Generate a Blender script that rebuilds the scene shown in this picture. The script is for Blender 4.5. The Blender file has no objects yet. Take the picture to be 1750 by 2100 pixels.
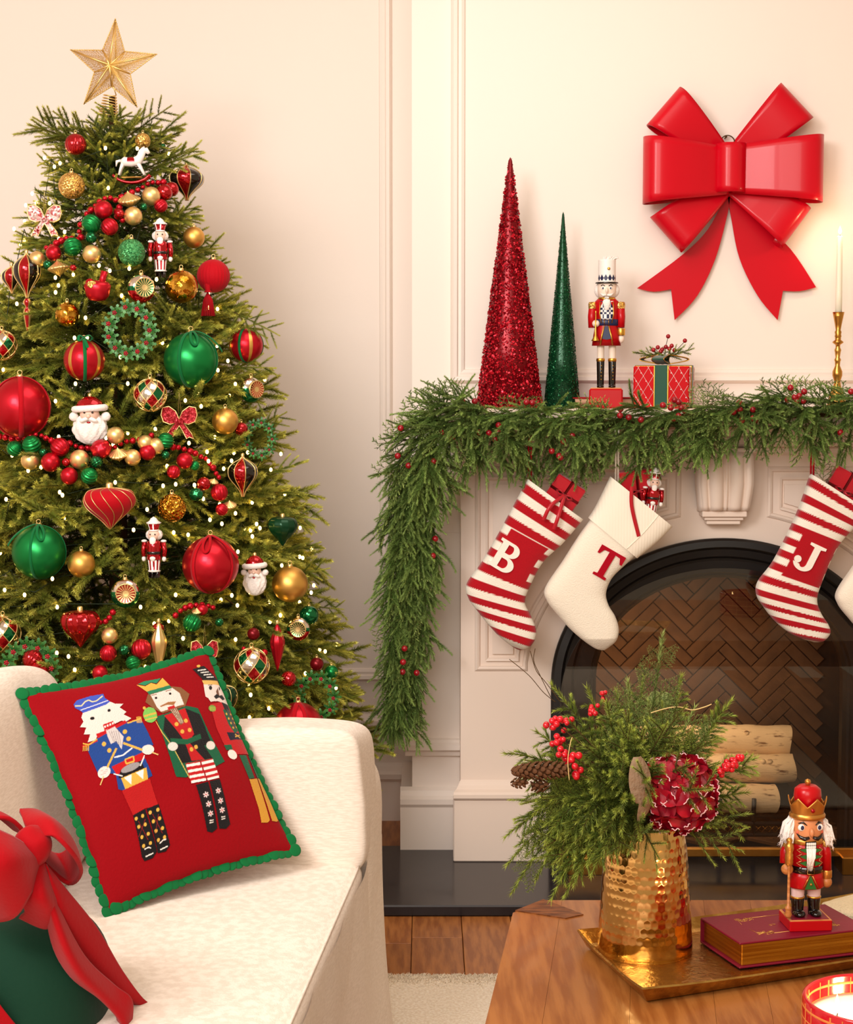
import bpy, math, random
import numpy as np
from math import sin, cos, pi, sqrt, atan, atan2, radians
from mathutils import Vector, Matrix

# ------------------------------------------------------------------ camera, world, lights, exposure
SC = bpy.context.scene
COL = SC.collection
FPX, HOR = 3530.0, 770.0                      # focal length in pixels of a 1750x2100 frame, horizon row
PITCH = atan((1050 - HOR) / FPX)
CAMZ = 1.4
cam = bpy.data.objects.new('camera', bpy.data.cameras.new('camera'))
COL.objects.link(cam)
cam.location = (0, 0, CAMZ)
cam.rotation_euler = (pi / 2 - PITCH, 0, 0)
cam.data.sensor_fit = 'VERTICAL'
cam.data.sensor_height = 36.0
cam.data.lens = FPX / 2100 * 36
cam.data.clip_start = 0.05
SC.camera = cam

world = bpy.data.worlds.new('world')
SC.world = world
world.use_nodes = True
bg = world.node_tree.nodes['Background']
bg.inputs[0].default_value = (1.0, 0.75, 0.49, 1)
bg.inputs[1].default_value = 0.58


def area(name, loc, target, size, power, col, size_y=None):
    L = bpy.data.lights.new(name, 'AREA')
    L.energy = power
    L.color = col
    L.size = size
    if size_y:
        L.shape = 'RECTANGLE'
        L.size_y = size_y
    o = bpy.data.objects.new(name, L)
    COL.objects.link(o)
    o.location = loc
    o.rotation_euler = (Vector(target) - Vector(loc)).to_track_quat('-Z', 'Y').to_euler()
    return o


area('key_light', (-1.65, 0.9, 2.75), (0.0, 4.9, 1.2), 1.2, 88, (1.0, 0.955, 0.925))
area('fill_light', (-0.45, -1.0, 2.6), (0.1, 4.6, 0.8), 2.0, 92, (1.0, 0.935, 0.87))
area('ceiling_light', (0.15, 3.5, 2.85), (0.15, 3.5, 0), 1.3, 15, (1.0, 0.92, 0.84))
SC.view_settings.view_transform = 'Standard'
SC.view_settings.look = 'None'
SC.view_settings.exposure = 0.0
SC.view_settings.gamma = 1.0
SC.view_settings.use_curve_mapping = False
SC.cycles.use_denoising = True
SC.cycles.max_bounces = 7
SC.cycles.transparent_max_bounces = 12
SC.cycles.caustics_reflective = False
SC.cycles.caustics_refractive = False
SC.cycles.sample_clamp_indirect = 4.0

# ------------------------------------------------------------------ helpers
rng = random.Random(7)
nrg = np.random.default_rng(11)


def ray(px, py):
    u, v = (px - 875) / FPX, (1050 - py) / FPX
    return Vector((u, cos(PITCH) + v * sin(PITCH), -sin(PITCH) + v * cos(PITCH)))


def atY(px, py, Y):
    d = ray(px, py)
    return Vector((d.x * Y / d.y, Y, CAMZ + d.z * Y / d.y))


def atZ(px, py, z):
    d = ray(px, py)
    t = (z - CAMZ) / d.z
    return Vector((d.x * t, d.y * t, z))


def topx(p):
    x, y, z = p[0], p[1], p[2] - CAMZ
    d = y * cos(PITCH) - z * sin(PITCH)
    v = y * sin(PITCH) + z * cos(PITCH)
    return 875 + FPX * x / d, 1050 - FPX * v / d


def lin(c):
    return tuple((x / 255 / 12.92 if x / 255 <= 0.04045 else ((x / 255 + 0.055) / 1.055) ** 2.4) for x in c)


def T(x=0, y=0, z=0):
    return Matrix.Translation((x, y, z))


def R(ax, deg):
    return Matrix.Rotation(radians(deg), 4, ax)


def S(x, y=None, z=None):
    return Matrix.Diagonal((x, x if y is None else y, x if z is None else z, 1))


def lathe(prof, n=24, rf=None, a0=0.0, a1=2 * pi):
    full = abs(a1 - a0 - 2 * pi) < 1e-6
    m = n if full else n + 1
    V, Fc = [], []
    k = len(prof)
    for i, (r, z) in enumerate(prof):
        r = max(r, 1e-5)
        for j in range(m):
            a = a0 + (a1 - a0) * j / n
            q = r * (rf(a, i / max(1, k - 1)) if rf else 1)
            V.append((q * cos(a), q * sin(a), z))
    for i in range(k - 1):
        for j in range(n):
            j2 = (j + 1) % m
            Fc.append((i * m + j, i * m + j2, (i + 1) * m + j2, (i + 1) * m + j))
    return V, Fc


def ballp(r=1.0, n=14):
    return [(r * sin(pi * i / n), -r * cos(pi * i / n)) for i in range(n + 1)]


def sphere(r=1.0, n=20, m=12, rf=None):
    return lathe(ballp(r, m), n, rf)


def rbox(sx, sy, sz, b=0.004, c=(0, 0, 0)):
    hx, hy, hz = sx / 2, sy / 2, sz / 2
    b = min(b, hx * .9, hy * .9, hz * .9)
    V, idx = [], {}
    for x in (-1, 1):
        for y in (-1, 1):
            for z in (-1, 1):
                for k in range(3):
                    p = [x * (hx - b), y * (hy - b), z * (hz - b)]
                    p[k] += (x, y, z)[k] * b
                    idx[(x, y, z, k)] = len(V)
                    V.append((p[0] + c[0], p[1] + c[1], p[2] + c[2]))
    Fc = []
    for k in range(3):
        o = [i for i in range(3) if i != k]
        for s in (-1, 1):
            q = []
            for a, d in ((-1, -1), (1, -1), (1, 1), (-1, 1)):
                t = [0, 0, 0]
                t[k] = s
                t[o[0]], t[o[1]] = a, d
                q.append(idx[(*t, k)])
            flip = (s < 0) ^ (k == 1)
            Fc.append(tuple(q[::-1] if flip else q))
        for a in (-1, 1):
            for d in (-1, 1):
                def g(sg, kk):
                    t = [0, 0, 0]
                    t[k] = sg
                    t[o[0]], t[o[1]] = a, d
                    return idx[(*t, kk)]
                Fc.append((g(-1, o[0]), g(1, o[0]), g(1, o[1]), g(-1, o[1])))
    for x in (-1, 1):
        for y in (-1, 1):
            for z in (-1, 1):
                Fc.append(tuple(idx[(x, y, z, k)] for k in range(3)))
    return V, Fc


def tube(path, r=0.01, n=8, closed=False, cap=True, flat=1.0):
    P = [Vector(p) for p in path]
    k = len(P)
    rr = r if isinstance(r, (list, tuple)) else [r] * k
    V, Fc = [], []
    up = None
    for i in range(k):
        a = P[(i - 1) % k] if (closed or i > 0) else P[0]
        b = P[(i + 1) % k] if (closed or i < k - 1) else P[-1]
        t = (b - a)
        t = t.normalized() if t.length > 1e-9 else Vector((0, 0, 1))
        if up is None:
            up = Vector((0, 0, 1)) if abs(t.z) < .9 else Vector((1, 0, 0))
        up = up - t * up.dot(t)
        up = up.normalized() if up.length > 1e-6 else t.orthogonal().normalized()
        s = t.cross(up)
        for j in range(n):
            q = 2 * pi * j / n
            V.append(tuple(P[i] + (s * cos(q) + up * sin(q) * flat) * rr[i]))
    for i in range(k if closed else k - 1):
        for j in range(n):
            j2 = (j + 1) % n
            i2 = (i + 1) % k
            Fc.append((i * n + j, i * n + j2, i2 * n + j2, i2 * n + j))
    if cap and not closed:
        Fc.append(tuple(range(n))[::-1])
        Fc.append(tuple((k - 1) * n + j for j in range(n)))
    return V, Fc


def prism(poly, d0, d1):
    """polygon in x,z pushed from y=d0 (front) to y=d1"""
    n = len(poly)
    V = [(x, d0, z) for x, z in poly] + [(x, d1, z) for x, z in poly]
    Fc = [tuple(range(n)), tuple(range(n, 2 * n))[::-1]]
    Fc += [(i, n + i, n + (i + 1) % n, (i + 1) % n) for i in range(n)]
    return V, Fc


def grid(fn, nu, nv, closeu=False):
    V = [tuple(fn(i / nu, j / nv)) for j in range(nv + 1) for i in range(nu if closeu else nu + 1)]
    m = nu if closeu else nu + 1
    Fc = [(j * m + i, j * m + (i + 1) % m, (j + 1) * m + (i + 1) % m, (j + 1) * m + i) for j in range(nv) for i in range(nu)]
    return V, Fc


def superel(a, b, c, e1=.3, e2=.3, n=40, m=24):
    def sp(w, e):
        return math.copysign(abs(w) ** e, w)
    V, Fc = [], []
    for i in range(m + 1):
        th = -pi / 2 + pi * i / m
        for j in range(n):
            ph = 2 * pi * j / n
            V.append((a * sp(cos(th), e1) * sp(cos(ph), e2), b * sp(cos(th), e1) * sp(sin(ph), e2), c * sp(sin(th), e1)))
    for i in range(m):
        for j in range(n):
            Fc.append((i * n + j, i * n + (j + 1) % n, (i + 1) * n + (j + 1) % n, (i + 1) * n + j))
    return V, Fc


class MB:
    def __init__(s):
        s.v, s.f, s.m, s.sm = [], [], [], []

    def add(s, vf, mat=0, M=None, smooth=True):
        V, Fc = vf
        o = len(s.v)
        W = [tuple(M @ Vector(p)) for p in V] if M is not None else [tuple(p) for p in V]
        s.v += W
        for f in Fc:
            if callable(mat):
                c = [sum(V[i][k] for i in f) / len(f) for k in range(3)]
                s.m.append(mat(c))
            else:
                s.m.append(mat)
            s.f.append(tuple(i + o for i in f))
            s.sm.append(smooth)
        return s

    def mesh(s, name, mats):
        me = bpy.data.meshes.new(name)
        me.from_pydata(s.v, [], s.f)
        for m in (mats if isinstance(mats, (list, tuple)) else [mats]):
            me.materials.append(m)
        me.polygons.foreach_set('material_index', s.m)
        me.polygons.foreach_set('use_smooth', s.sm)
        me.update()
        return me


def tag(o, label=None, cat=None, group=None, kind=None):
    for k, v in (('label', label), ('category', cat), ('group', group), ('kind', kind)):
        if v:
            o[k] = v
    return o


def thing(name, label, cat, loc=(0, 0, 0), rot=(0, 0, 0), group=None, scale=1.0):
    o = bpy.data.objects.new(name, None)
    o.empty_display_size = 0.05
    COL.objects.link(o)
    o.location = loc
    o.rotation_euler = [radians(a) for a in rot]
    o.scale = (scale,) * 3
    return tag(o, label, cat, group)


def link(name, me, parent=None, label=None, kind=None, loc=None, rot=None, scale=None, mw=None):
    o = bpy.data.objects.new(name, me)
    COL.objects.link(o)
    if parent:
        o.parent = parent
    if mw is not None:
        o.matrix_basis = mw
    if loc is not None:
        o.location = loc
    if rot is not None:
        o.rotation_euler = rot
    if scale is not None:
        o.scale = scale if isinstance(scale, (tuple, list)) else (scale,) * 3
    return tag(o, label, None, None, kind)


def part(name, mb, mats, parent=None, label=None, kind=None, **k):
    return link(name, mb.mesh(name, mats), parent, label, kind, **k)


def dup(root, label=None, group=None):
    def cp(o, p):
        c = o.copy()
        COL.objects.link(c)
        c.parent = p
        for ch in list(o.children):
            cp(ch, c)
        return c
    r = cp(root, None)
    if label:
        r['label'] = label
    if group:
        r['group'] = group
    return r


def crv(pts, n=8):
    """Catmull-Rom through points (any dimension)"""
    P = [np.array(p, float) for p in pts]
    out = []
    for i in range(len(P) - 1):
        p0, p1, p2, p3 = P[max(i - 1, 0)], P[i], P[i + 1], P[min(i + 2, len(P) - 1)]
        for j in range(n):
            t = j / n
            out.append(.5 * (2 * p1 + (p2 - p0) * t + (2 * p0 - 5 * p1 + 4 * p2 - p3) * t * t + (3 * p1 - p0 - 3 * p2 + p3) * t ** 3))
    out.append(P[-1])
    return [tuple(float(x) for x in p) for p in out]


def interp(x, xs, ys):
    return float(np.interp(x, xs, ys))


# ------------------------------------------------------------------ materials
def pmat(name, col, rough=.5, metal=0.0, spec=.5, col2=None, nscale=8, nlo=.4, nhi=.6, bump=0, bscale=60, btype='noise', coat=0, emit=0, sheen=0, sss=0,
         stretch=None, objrand=0, trans=0, ior=1.45, rvar=0, aniso=0):
    m = bpy.data.materials.new(name)
    m.use_nodes = True
    nt = m.node_tree
    b = nt.nodes['Principled BSDF']
    I = b.inputs
    c = lin(col)
    I['Base Color'].default_value = (*c, 1)
    I['Roughness'].default_value = rough
    I['Metallic'].default_value = metal
    I['Specular IOR Level'].default_value = .12 if (rough >= .68 and spec == .5) else spec
    I['Coat Weight'].default_value = coat
    I['Coat Roughness'].default_value = .06
    I['Sheen Weight'].default_value = sheen
    I['IOR'].default_value = ior
    I['Transmission Weight'].default_value = trans
    if sss:
        I['Subsurface Weight'].default_value = sss
        I['Subsurface Radius'].default_value = (.02, .012, .008)
    if emit:
        I['Emission Color'].default_value = (*c, 1)
        I['Emission Strength'].default_value = emit
    tc = nt.nodes.new('ShaderNodeTexCoord')
    src = tc.outputs['Object']
    if stretch:
        mp = nt.nodes.new('ShaderNodeMapping')
        mp.inputs['Scale'].default_value = stretch
        nt.links.new(src, mp.inputs[0])
        src = mp.outputs[0]
    last = None
    if col2 is not None:
        no = nt.nodes.new('ShaderNodeTexNoise')
        no.inputs['Scale'].default_value = nscale
        no.inputs['Detail'].default_value = 4
        nt.links.new(src, no.inputs['Vector'])
        rp = nt.nodes.new('ShaderNodeMapRange')
        rp.inputs[1].default_value, rp.inputs[2].default_value = nlo, nhi
        nt.links.new(no.outputs[0], rp.inputs[0])
        mx = nt.nodes.new('ShaderNodeMix')
        mx.data_type = 'RGBA'
        nt.links.new(rp.outputs[0], mx.inputs[0])
        mx.inputs[6].default_value = (*c, 1)
        mx.inputs[7].default_value = (*lin(col2), 1)
        last = mx.outputs[2]
        if rvar:
            r2 = nt.nodes.new('ShaderNodeMapRange')
            r2.inputs[3].default_value, r2.inputs[4].default_value = rough, rough + rvar
            nt.links.new(rp.outputs[0], r2.inputs[0])
            nt.links.new(r2.outputs[0], I['Roughness'])
    if objrand:
        oi = nt.nodes.new('ShaderNodeObjectInfo')
        hs = nt.nodes.new('ShaderNodeHueSaturation')
        r3 = nt.nodes.new('ShaderNodeMapRange')
        r3.inputs[3].default_value, r3.inputs[4].default_value = 1 - objrand, 1 + objrand
        nt.links.new(oi.outputs['Random'], r3.inputs[0])
        nt.links.new(r3.outputs[0], hs.inputs['Value'])
        if last:
            nt.links.new(last, hs.inputs['Color'])
        else:
            hs.inputs['Color'].default_value = (*c, 1)
        last = hs.outputs[0]
    if last:
        nt.links.new(last, I['Base Color'])
        if emit:
            nt.links.new(last, I['Emission Color'])
    if bump:
        if btype == 'voronoi':
            tx = nt.nodes.new('ShaderNodeTexVoronoi')
        elif btype == 'wave':
            tx = nt.nodes.new('ShaderNodeTexWave')
            tx.inputs['Distortion'].default_value = .6
        else:
            tx = nt.nodes.new('ShaderNodeTexNoise')
            tx.inputs['Detail'].default_value = 3
        tx.inputs['Scale'].default_value = bscale
        nt.links.new(src, tx.inputs['Vector'])
        bp = nt.nodes.new('ShaderNodeBump')
        bp.inputs['Strength'].default_value = bump
        bp.inputs['Distance'].default_value = .004
        nt.links.new(tx.outputs[0], bp.inputs['Height'])
        nt.links.new(bp.outputs[0], I['Normal'])
    return m


def glitter(name, col, col2, rough=.35, metal=.8, scale=420):
    """cells of random tilt and tone: real sparkle from the facets' normals"""
    m = pmat(name, col, rough, metal)
    nt = m.node_tree
    b = nt.nodes['Principled BSDF']
    tc = nt.nodes.new('ShaderNodeTexCoord')
    vo = nt.nodes.new('ShaderNodeTexVoronoi')
    vo.inputs['Scale'].default_value = scale
    nt.links.new(tc.outputs['Object'], vo.inputs['Vector'])
    mx = nt.nodes.new('ShaderNodeMix')
    mx.data_type = 'RGBA'
    sp = nt.nodes.new('ShaderNodeSeparateColor')
    nt.links.new(vo.outputs['Color'], sp.inputs[0])
    nt.links.new(sp.outputs[0], mx.inputs[0])
    mx.inputs[6].default_value = (*lin(col), 1)
    mx.inputs[7].default_value = (*lin(col2), 1)
    nt.links.new(mx.outputs[2], b.inputs['Base Color'])
    ge = nt.nodes.new('ShaderNodeNewGeometry')
    su = nt.nodes.new('ShaderNodeVectorMath')
    su.operation = 'MULTIPLY_ADD'
    nt.links.new(vo.outputs['Color'], su.inputs[0])
    su.inputs[1].default_value = (1.1, 1.1, 1.1)
    su.inputs[2].default_value = (-.55, -.55, -.55)
    ad = nt.nodes.new('ShaderNodeVectorMath')
    nt.links.new(ge.outputs['Normal'], ad.inputs[0])
    nt.links.new(su.outputs[0], ad.inputs[1])
    nn = nt.nodes.new('ShaderNodeVectorMath')
    nn.operation = 'NORMALIZE'
    nt.links.new(ad.outputs[0], nn.inputs[0])
    nt.links.new(nn.outputs[0], b.inputs['Normal'])
    return m


def vcmat(name, rough=.8, bump=.3, bscale=300, sheen=.2):
    m = pmat(name, (200, 200, 200), rough, bump=bump, bscale=bscale, sheen=sheen)
    at = m.node_tree.nodes.new('ShaderNodeVertexColor')
    at.layer_name = 'dye'
    m.node_tree.links.new(at.outputs[0], m.node_tree.nodes['Principled BSDF'].inputs['Base Color'])
    return m


def leafmat(name, col, tipcol, stemmix=0, rough=.55, objrand=.25):
    """needles: body colour, tips of the shoot a lighter green (attribute 'tip')"""
    m = pmat(name, col, rough, spec=.4)
    nt = m.node_tree
    b = nt.nodes['Principled BSDF']
    at = nt.nodes.new('ShaderNodeAttribute')
    at.attribute_name = 'tip'
    mx = nt.nodes.new('ShaderNodeMix')
    mx.data_type = 'RGBA'
    nt.links.new(at.outputs['Fac'], mx.inputs[0])
    mx.inputs[6].default_value = (*lin(col), 1)
    mx.inputs[7].default_value = (*lin(tipcol), 1)
    oi = nt.nodes.new('ShaderNodeObjectInfo')
    hs = nt.nodes.new('ShaderNodeHueSaturation')
    mr = nt.nodes.new('ShaderNodeMapRange')
    mr.inputs[3].default_value, mr.inputs[4].default_value = 1 - objrand, 1 + objrand
    nt.links.new(oi.outputs['Random'], mr.inputs[0])
    nt.links.new(mr.outputs[0], hs.inputs['Value'])
    nt.links.new(mx.outputs[2], hs.inputs['Color'])
    nt.links.new(hs.outputs[0], b.inputs['Base Color'])
    b.inputs['Subsurface Weight'].default_value = 0
    return m


MT = {}
MT['wall'] = pmat('cream wall paint', (242, 230, 220), .6, bump=.05, bscale=40)
MT['surround'] = pmat('warm white stone paint', (240, 222, 208), .5, bump=.04, bscale=25)
MT['black'] = pmat('black cast iron', (24, 21, 20), .42)
MT['dark'] = pmat('soot dark', (40, 32, 27), .8)
MT['brick'] = pmat('firebrick', (96, 68, 46), .8, col2=(82, 58, 40), nscale=14, objrand=.08, bump=.2, bscale=50)
MT['brass'] = pmat('brushed brass', (212, 158, 78), .28, 1.0, col2=(188, 132, 60), nscale=10)
MT['slate'] = pmat('polished slate', (38, 34, 36), .12, spec=.28, col2=(54, 49, 50), nscale=6, nlo=.35, nhi=.75, rvar=.12)
MT['plank'] = pmat('brown oak', (178, 114, 58), .38, col2=(146, 86, 40), nscale=9, stretch=(6, .8, 1), objrand=.16, bump=.1, bscale=40)
MT['table'] = pmat('honey walnut', (172, 108, 52), .30, col2=(146, 84, 36), nscale=7, stretch=(9, .8, 1), objrand=.10, bump=.04, bscale=60, coat=.2)
MT['inlay'] = pmat('dark walnut end grain', (138, 80, 38), .35, col2=(92, 48, 20), nscale=9, stretch=(3, 14, 1))
MT['rug'] = pmat('cream wool', (250, 240, 222), .95, col2=(232, 216, 192), nscale=160, bump=.8, bscale=220, sheen=.3)
MT['linen'] = pmat('cream linen', (246, 232, 218), .85, col2=(232, 216, 200), nscale=60, stretch=(1, 1, 9), bump=.35, bscale=260, sheen=.25)
MT['gold'] = pmat('satin gold', (226, 170, 74), .30, 1.0)
MT['goldmatte'] = pmat('matte gold', (232, 182, 96), .42, 1.0)
MT['goldpale'] = pmat('pale gold', (246, 214, 146), .38, .9)
MT['goldshiny'] = pmat('shiny gold', (236, 182, 82), .10, 1.0)
MT['goldglit'] = glitter('gold glitter', (190, 130, 40), (250, 214, 130))
MT['goldmerc'] = pmat('mercury gold', (236, 178, 72), .10, 1.0, col2=(170, 108, 24), nscale=45, bump=.5, bscale=70)
MT['goldcrack'] = pmat('crackled gold', (230, 170, 60), .16, 1.0, col2=(160, 100, 20), nscale=110, bump=.9, bscale=150, btype='voronoi')
MT['redmatte'] = pmat('matte red', (196, 22, 40), .34, .75, coat=.1)
MT['redshiny'] = pmat('shiny red', (186, 12, 26), .10, .75, coat=.5)
MT['reddeep'] = pmat('deep red', (120, 8, 20), .3, .5)
MT['redvelvet'] = pmat('red velvet', (178, 8, 24), .7, sheen=.08, bump=.2, bscale=300)
MT['redglit'] = glitter('red glitter', (130, 4, 16), (226, 40, 56), .3, .6, 500)
MT['greenmatte'] = pmat('matte green', (22, 132, 64), .32, .7)
MT['greenshiny'] = pmat('shiny green', (8, 110, 60), .10, .8, coat=.4)
MT['greendark'] = pmat('dark green', (10, 62, 36), .25, .4)
MT['greenglit'] = glitter('green glitter', (24, 110, 56), (96, 180, 110), .4, .5)
MT['greenvelvet'] = pmat('green velvet', (14, 106, 54), .8, sheen=.08)
MT['blackshiny'] = pmat('black glass', (16, 8, 8), .08, .0, coat=.6)
MT['silver'] = pmat('silver', (236, 226, 214), .14, 1.0)
MT['white'] = pmat('white gloss', (246, 238, 232), .35)
MT['whitefur'] = pmat('white fur', (250, 240, 234), .9, sheen=.4, bump=.5, bscale=200)
MT['pinkskin'] = pmat('painted skin', (240, 200, 180), .45)
MT['cream'] = pmat('ivory wax', (250, 240, 218), .5, sss=.3)
MT['trunk'] = pmat('brown bark', (70, 46, 26), .9)
MT['stem'] = pmat('brown twig', (78, 56, 30), .8)
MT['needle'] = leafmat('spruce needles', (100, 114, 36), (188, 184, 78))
MT['needleshade'] = leafmat('shaded inner spruce needles', (58, 76, 26), (100, 116, 40))  # darker copy of the spruce greens: shade inside the tree put into the colour
MT['norfolk'] = leafmat('soft pine needles', (92, 124, 54), (150, 176, 92))
MT['cedar'] = leafmat('cedar scales', (104, 128, 60), (172, 188, 104))
MT['bloompine'] = leafmat('bouquet pine needles', (80, 100, 36), (156, 168, 66))
MT['berry'] = pmat('red berry', (150, 14, 28), .18, coat=.3, objrand=.2)
MT['berrybright'] = pmat('bright red berry', (206, 20, 36), .16, coat=.4, objrand=.15)
MT['wire'] = pmat('dark green wire', (28, 44, 22), .6)
MT['bulb'] = pmat('warm lit bulb', (255, 200, 104), .3, emit=20)
MT['flame'] = pmat('candle flame', (255, 214, 140), .5, emit=14)
MT['glass'] = None
g = bpy.data.materials.new('clear pane')
g.use_nodes = True
nt = g.node_tree
nt.nodes.clear()
out = nt.nodes.new('ShaderNodeOutputMaterial')
tr = nt.nodes.new('ShaderNodeBsdfTransparent')
tr.inputs[0].default_value = (.93, .90, .87, 1)
gl = nt.nodes.new('ShaderNodeBsdfGlossy')
gl.inputs['Roughness'].default_value = .0
fr = nt.nodes.new('ShaderNodeFresnel')
fr.inputs[0].default_value = 1.5
mx = nt.nodes.new('ShaderNodeMixShader')
nt.links.new(fr.outputs[0], mx.inputs[0])
nt.links.new(tr.outputs[0], mx.inputs[1])
nt.links.new(gl.outputs[0], mx.inputs[2])
nt.links.new(mx.outputs[0], out.inputs[0])
MT['glass'] = g
# ------------------------------------------------------------------ room shell
YA, YC, YS = 5.36, 4.92, 4.80                 # alcove wall, chimney breast wall, face of the fire surround
ZH = 0.03                                     # hearth top
XCH = atY(845, 1000, YC).x                    # left corner of the chimney breast


def slab(name, x0, x1, y0, y1, z0, z1, mat, parent=None, kind='structure', label=None, b=.001):
    mb = MB().add(rbox(x1 - x0, y1 - y0, z1 - z0, b, ((x0 + x1) / 2, (y0 + y1) / 2, (z0 + z1) / 2)), smooth=False)
    return part(name, mb, mat, parent, label, kind)


def sweep(name, prof, path, mat, closed=False, parent=None, kind='structure'):
    """profile (out, forward) swept along a path in the x,z plane; 'out' is the left-hand side of travel, forward is -Y"""
    n, k = len(path), len(prof)
    V, Fc = [], []
    for i, p in enumerate(path):
        p = Vector((p[0], p[2]))
        a = Vector((path[i - 1][0], path[i - 1][2])) if (i or closed) else None
        b = Vector((path[(i + 1) % n][0], path[(i + 1) % n][2])) if (i < n - 1 or closed) else None
        d1 = (p - a).normalized() if a is not None else (b - p).normalized()
        d2 = (b - p).normalized() if b is not None else d1
        n1, n2 = Vector((-d1.y, d1.x)), Vector((-d2.y, d2.x))
        m = n1 + n2
        m = m / max(.3, m.dot(n1))
        for o, f in prof:
            V.append((p.x + m.x * o, path[i][1] - f, p.y + m.y * o))
    for i in range(n if closed else n - 1):
        i2 = (i + 1) % n
        for j in range(k - 1):
            Fc.append((i * k + j, i * k + j + 1, i2 * k + j + 1, i2 * k + j))
    if not closed:
        Fc += [tuple(range(k)), tuple(range((n - 1) * k, n * k))[::-1]]
    return part(name, MB().add((V, Fc), smooth=False), mat, parent, kind=kind)


def rail(name, x0, x1, y, z, prof, mat, parent=None):
    """horizontal moulding: profile (up, forward)"""
    return sweep(name, [(u, f) for u, f in prof], [(x0, y, z), (x1, y, z)], mat, parent=parent)


slab('wall_back', -2.4, XCH + .02, YA, YA + .12, 0, 3.0, MT['wall'])
slab('wall_chimney', XCH, 2.9, YC, YC + .05, 0.95, 3.0, MT['wall'])
slab('wall_chimney_pier', XCH, atY(1105, 1400, YC).x, YC, YC + .05, 0, 0.95, MT['wall'])
slab('wall_chimney_return', XCH, XCH + .06, YC + .05, YA, 0, 3.0, MT['wall'])
slab('wall_left', -2.5, -2.38, 2.4, YA + .12, 0, 3.0, MT['wall'])
slab('ceiling', -2.5, 2.9, 2.9, YA + .12, 3.0, 3.08, MT['wall'])

panel = [(0, 0), (.002, .008), (.010, .012), (.018, .010), (.022, .018), (.032, .020), (.038, .010), (.040, 0)]
rev = [(-o, f) for o, f in panel]
# panel mouldings: alcove panel and over-mantel panel, traced clockwise so that 'out' stays outside
xa, za = atY(780, 1370, YA).x, atY(780, 1370, YA).z
sweep('trim_1', panel, [(xa, YA, 2.75), (xa, YA, za), (-2.0, YA, za), (-2.0, YA, 2.75)], MT['wall'], closed=True)
xl, zl = atY(953, 757, YC).x, atY(953, 757, YC).z
sweep('trim_2', rev, [(xl, YC, 2.75), (xl, YC, zl), (2.3, YC, zl), (2.3, YC, 2.75)], MT['wall'], closed=True)
low = [(0, 0), (0, .014), (.012, .018), (.020, .030), (.034, .030), (.040, .018), (.046, .012), (.050, 0)]
zr = atY(800, 1497, YA).z
rail('trim_3', -2.38, XCH, YA, zr, low, MT['wall'])
zr2 = atY(890, 1548, YC).z
rail('trim_4', XCH - .02, atY(945, 1500, YS).x + .02, YC, zr2, low, MT['wall'])
base = [(0, 0), (0, .026), (.125, .026), (.135, .034), (.150, .034), (.158, .022), (.172, .016), (.180, 0)]
rail('baseboard_back', -2.38, XCH, YA, 0, base, MT['wall'])
rail('baseboard_chimney', XCH - .034, atY(945, 1500, YS).x + .02, YC, ZH, base, MT['wall'])
sweep_side = MB()
for (z0, z1, f) in ((ZH, ZH + .125, .026), (ZH + .125, ZH + .155, .034), (zr2 + .015, zr2 + .035, .03)):
    sweep_side.add(rbox(f, YA - YC - .002, z1 - z0, .001, (XCH - f / 2, (YA + YC) / 2 + .001, (z0 + z1) / 2)), smooth=False)
part('baseboard_return', sweep_side, MT['wall'], kind='structure')

# floor: oak planks running away from the camera, then the polished slate hearth
floor = slab('floor', -2.5, 2.9, 1.5, YA, -.06, -.012, MT['dark'])
pw = .127
rngf = random.Random(3)
pm = {}
x = -2.45
while x < 2.85:
    y = 1.5 - rngf.random() * .8
    near = -.75 < x < .75
    while y < YA:
        L = rngf.choice((.7, .95, 1.2)) if near else 3.9
        y2 = min(y + L, YA)
        key = round(y2 - y, 3)
        if key not in pm:
            pm[key] = MB().add(rbox(pw - .0015, key - .0015, .014, .0012), smooth=False).mesh('plank', MT['plank'])
        link('plank', pm[key], floor, loc=(x + pw / 2, (y + y2) / 2, -.007))
        y = y2
    x += pw
yh = atZ(900, 1857, ZH).y
hearth = slab('hearth', atZ(780, 1857, ZH).x - .02, 2.2, yh, YC + .02, 0.0, ZH, MT['slate'], kind=None, b=.004)
tag(hearth, 'dark polished slate hearth slab in front of the white fireplace', 'hearth')
# ------------------------------------------------------------------ fire surround
CX = 1480.0                                   # arch centre column


def sx(px, py=1400, Y=YS):
    return atY(px, py, Y).x


def sz(py, Y=YS, px=1480):
    return atY(px, py, Y).z


XC = sx(CX)
AW, BW = sx(CX + 350) - XC, sz(1103) - sz(1400)      # outer arch half width and rise
AI, BI = sx(CX + 255) - XC, sz(1187) - sz(1400)      # inner
ZS = sz(1400)
XL = sx(945)
XR = 2 * XC - XL
ZM = sz(838, 4.70) - .045                            # underside of the shelf slab
MT_Z = ZM + .045                                     # mantel top
sur = thing('fireplace_surround', 'warm white carved fireplace surround with arched opening and panelled legs', 'fireplace', (XC, YS, ZH))
off = T(-XC, -YS, -ZH)


def spart(name, mb, mat, label=None, smooth=None):
    return part(name, mb, mat, sur, label)


def arch(a, b, n=48):
    return [(XC + a * cos(pi - pi * i / n), ZS + b * sin(pi - pi * i / n)) for i in range(n + 1)]


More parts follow.
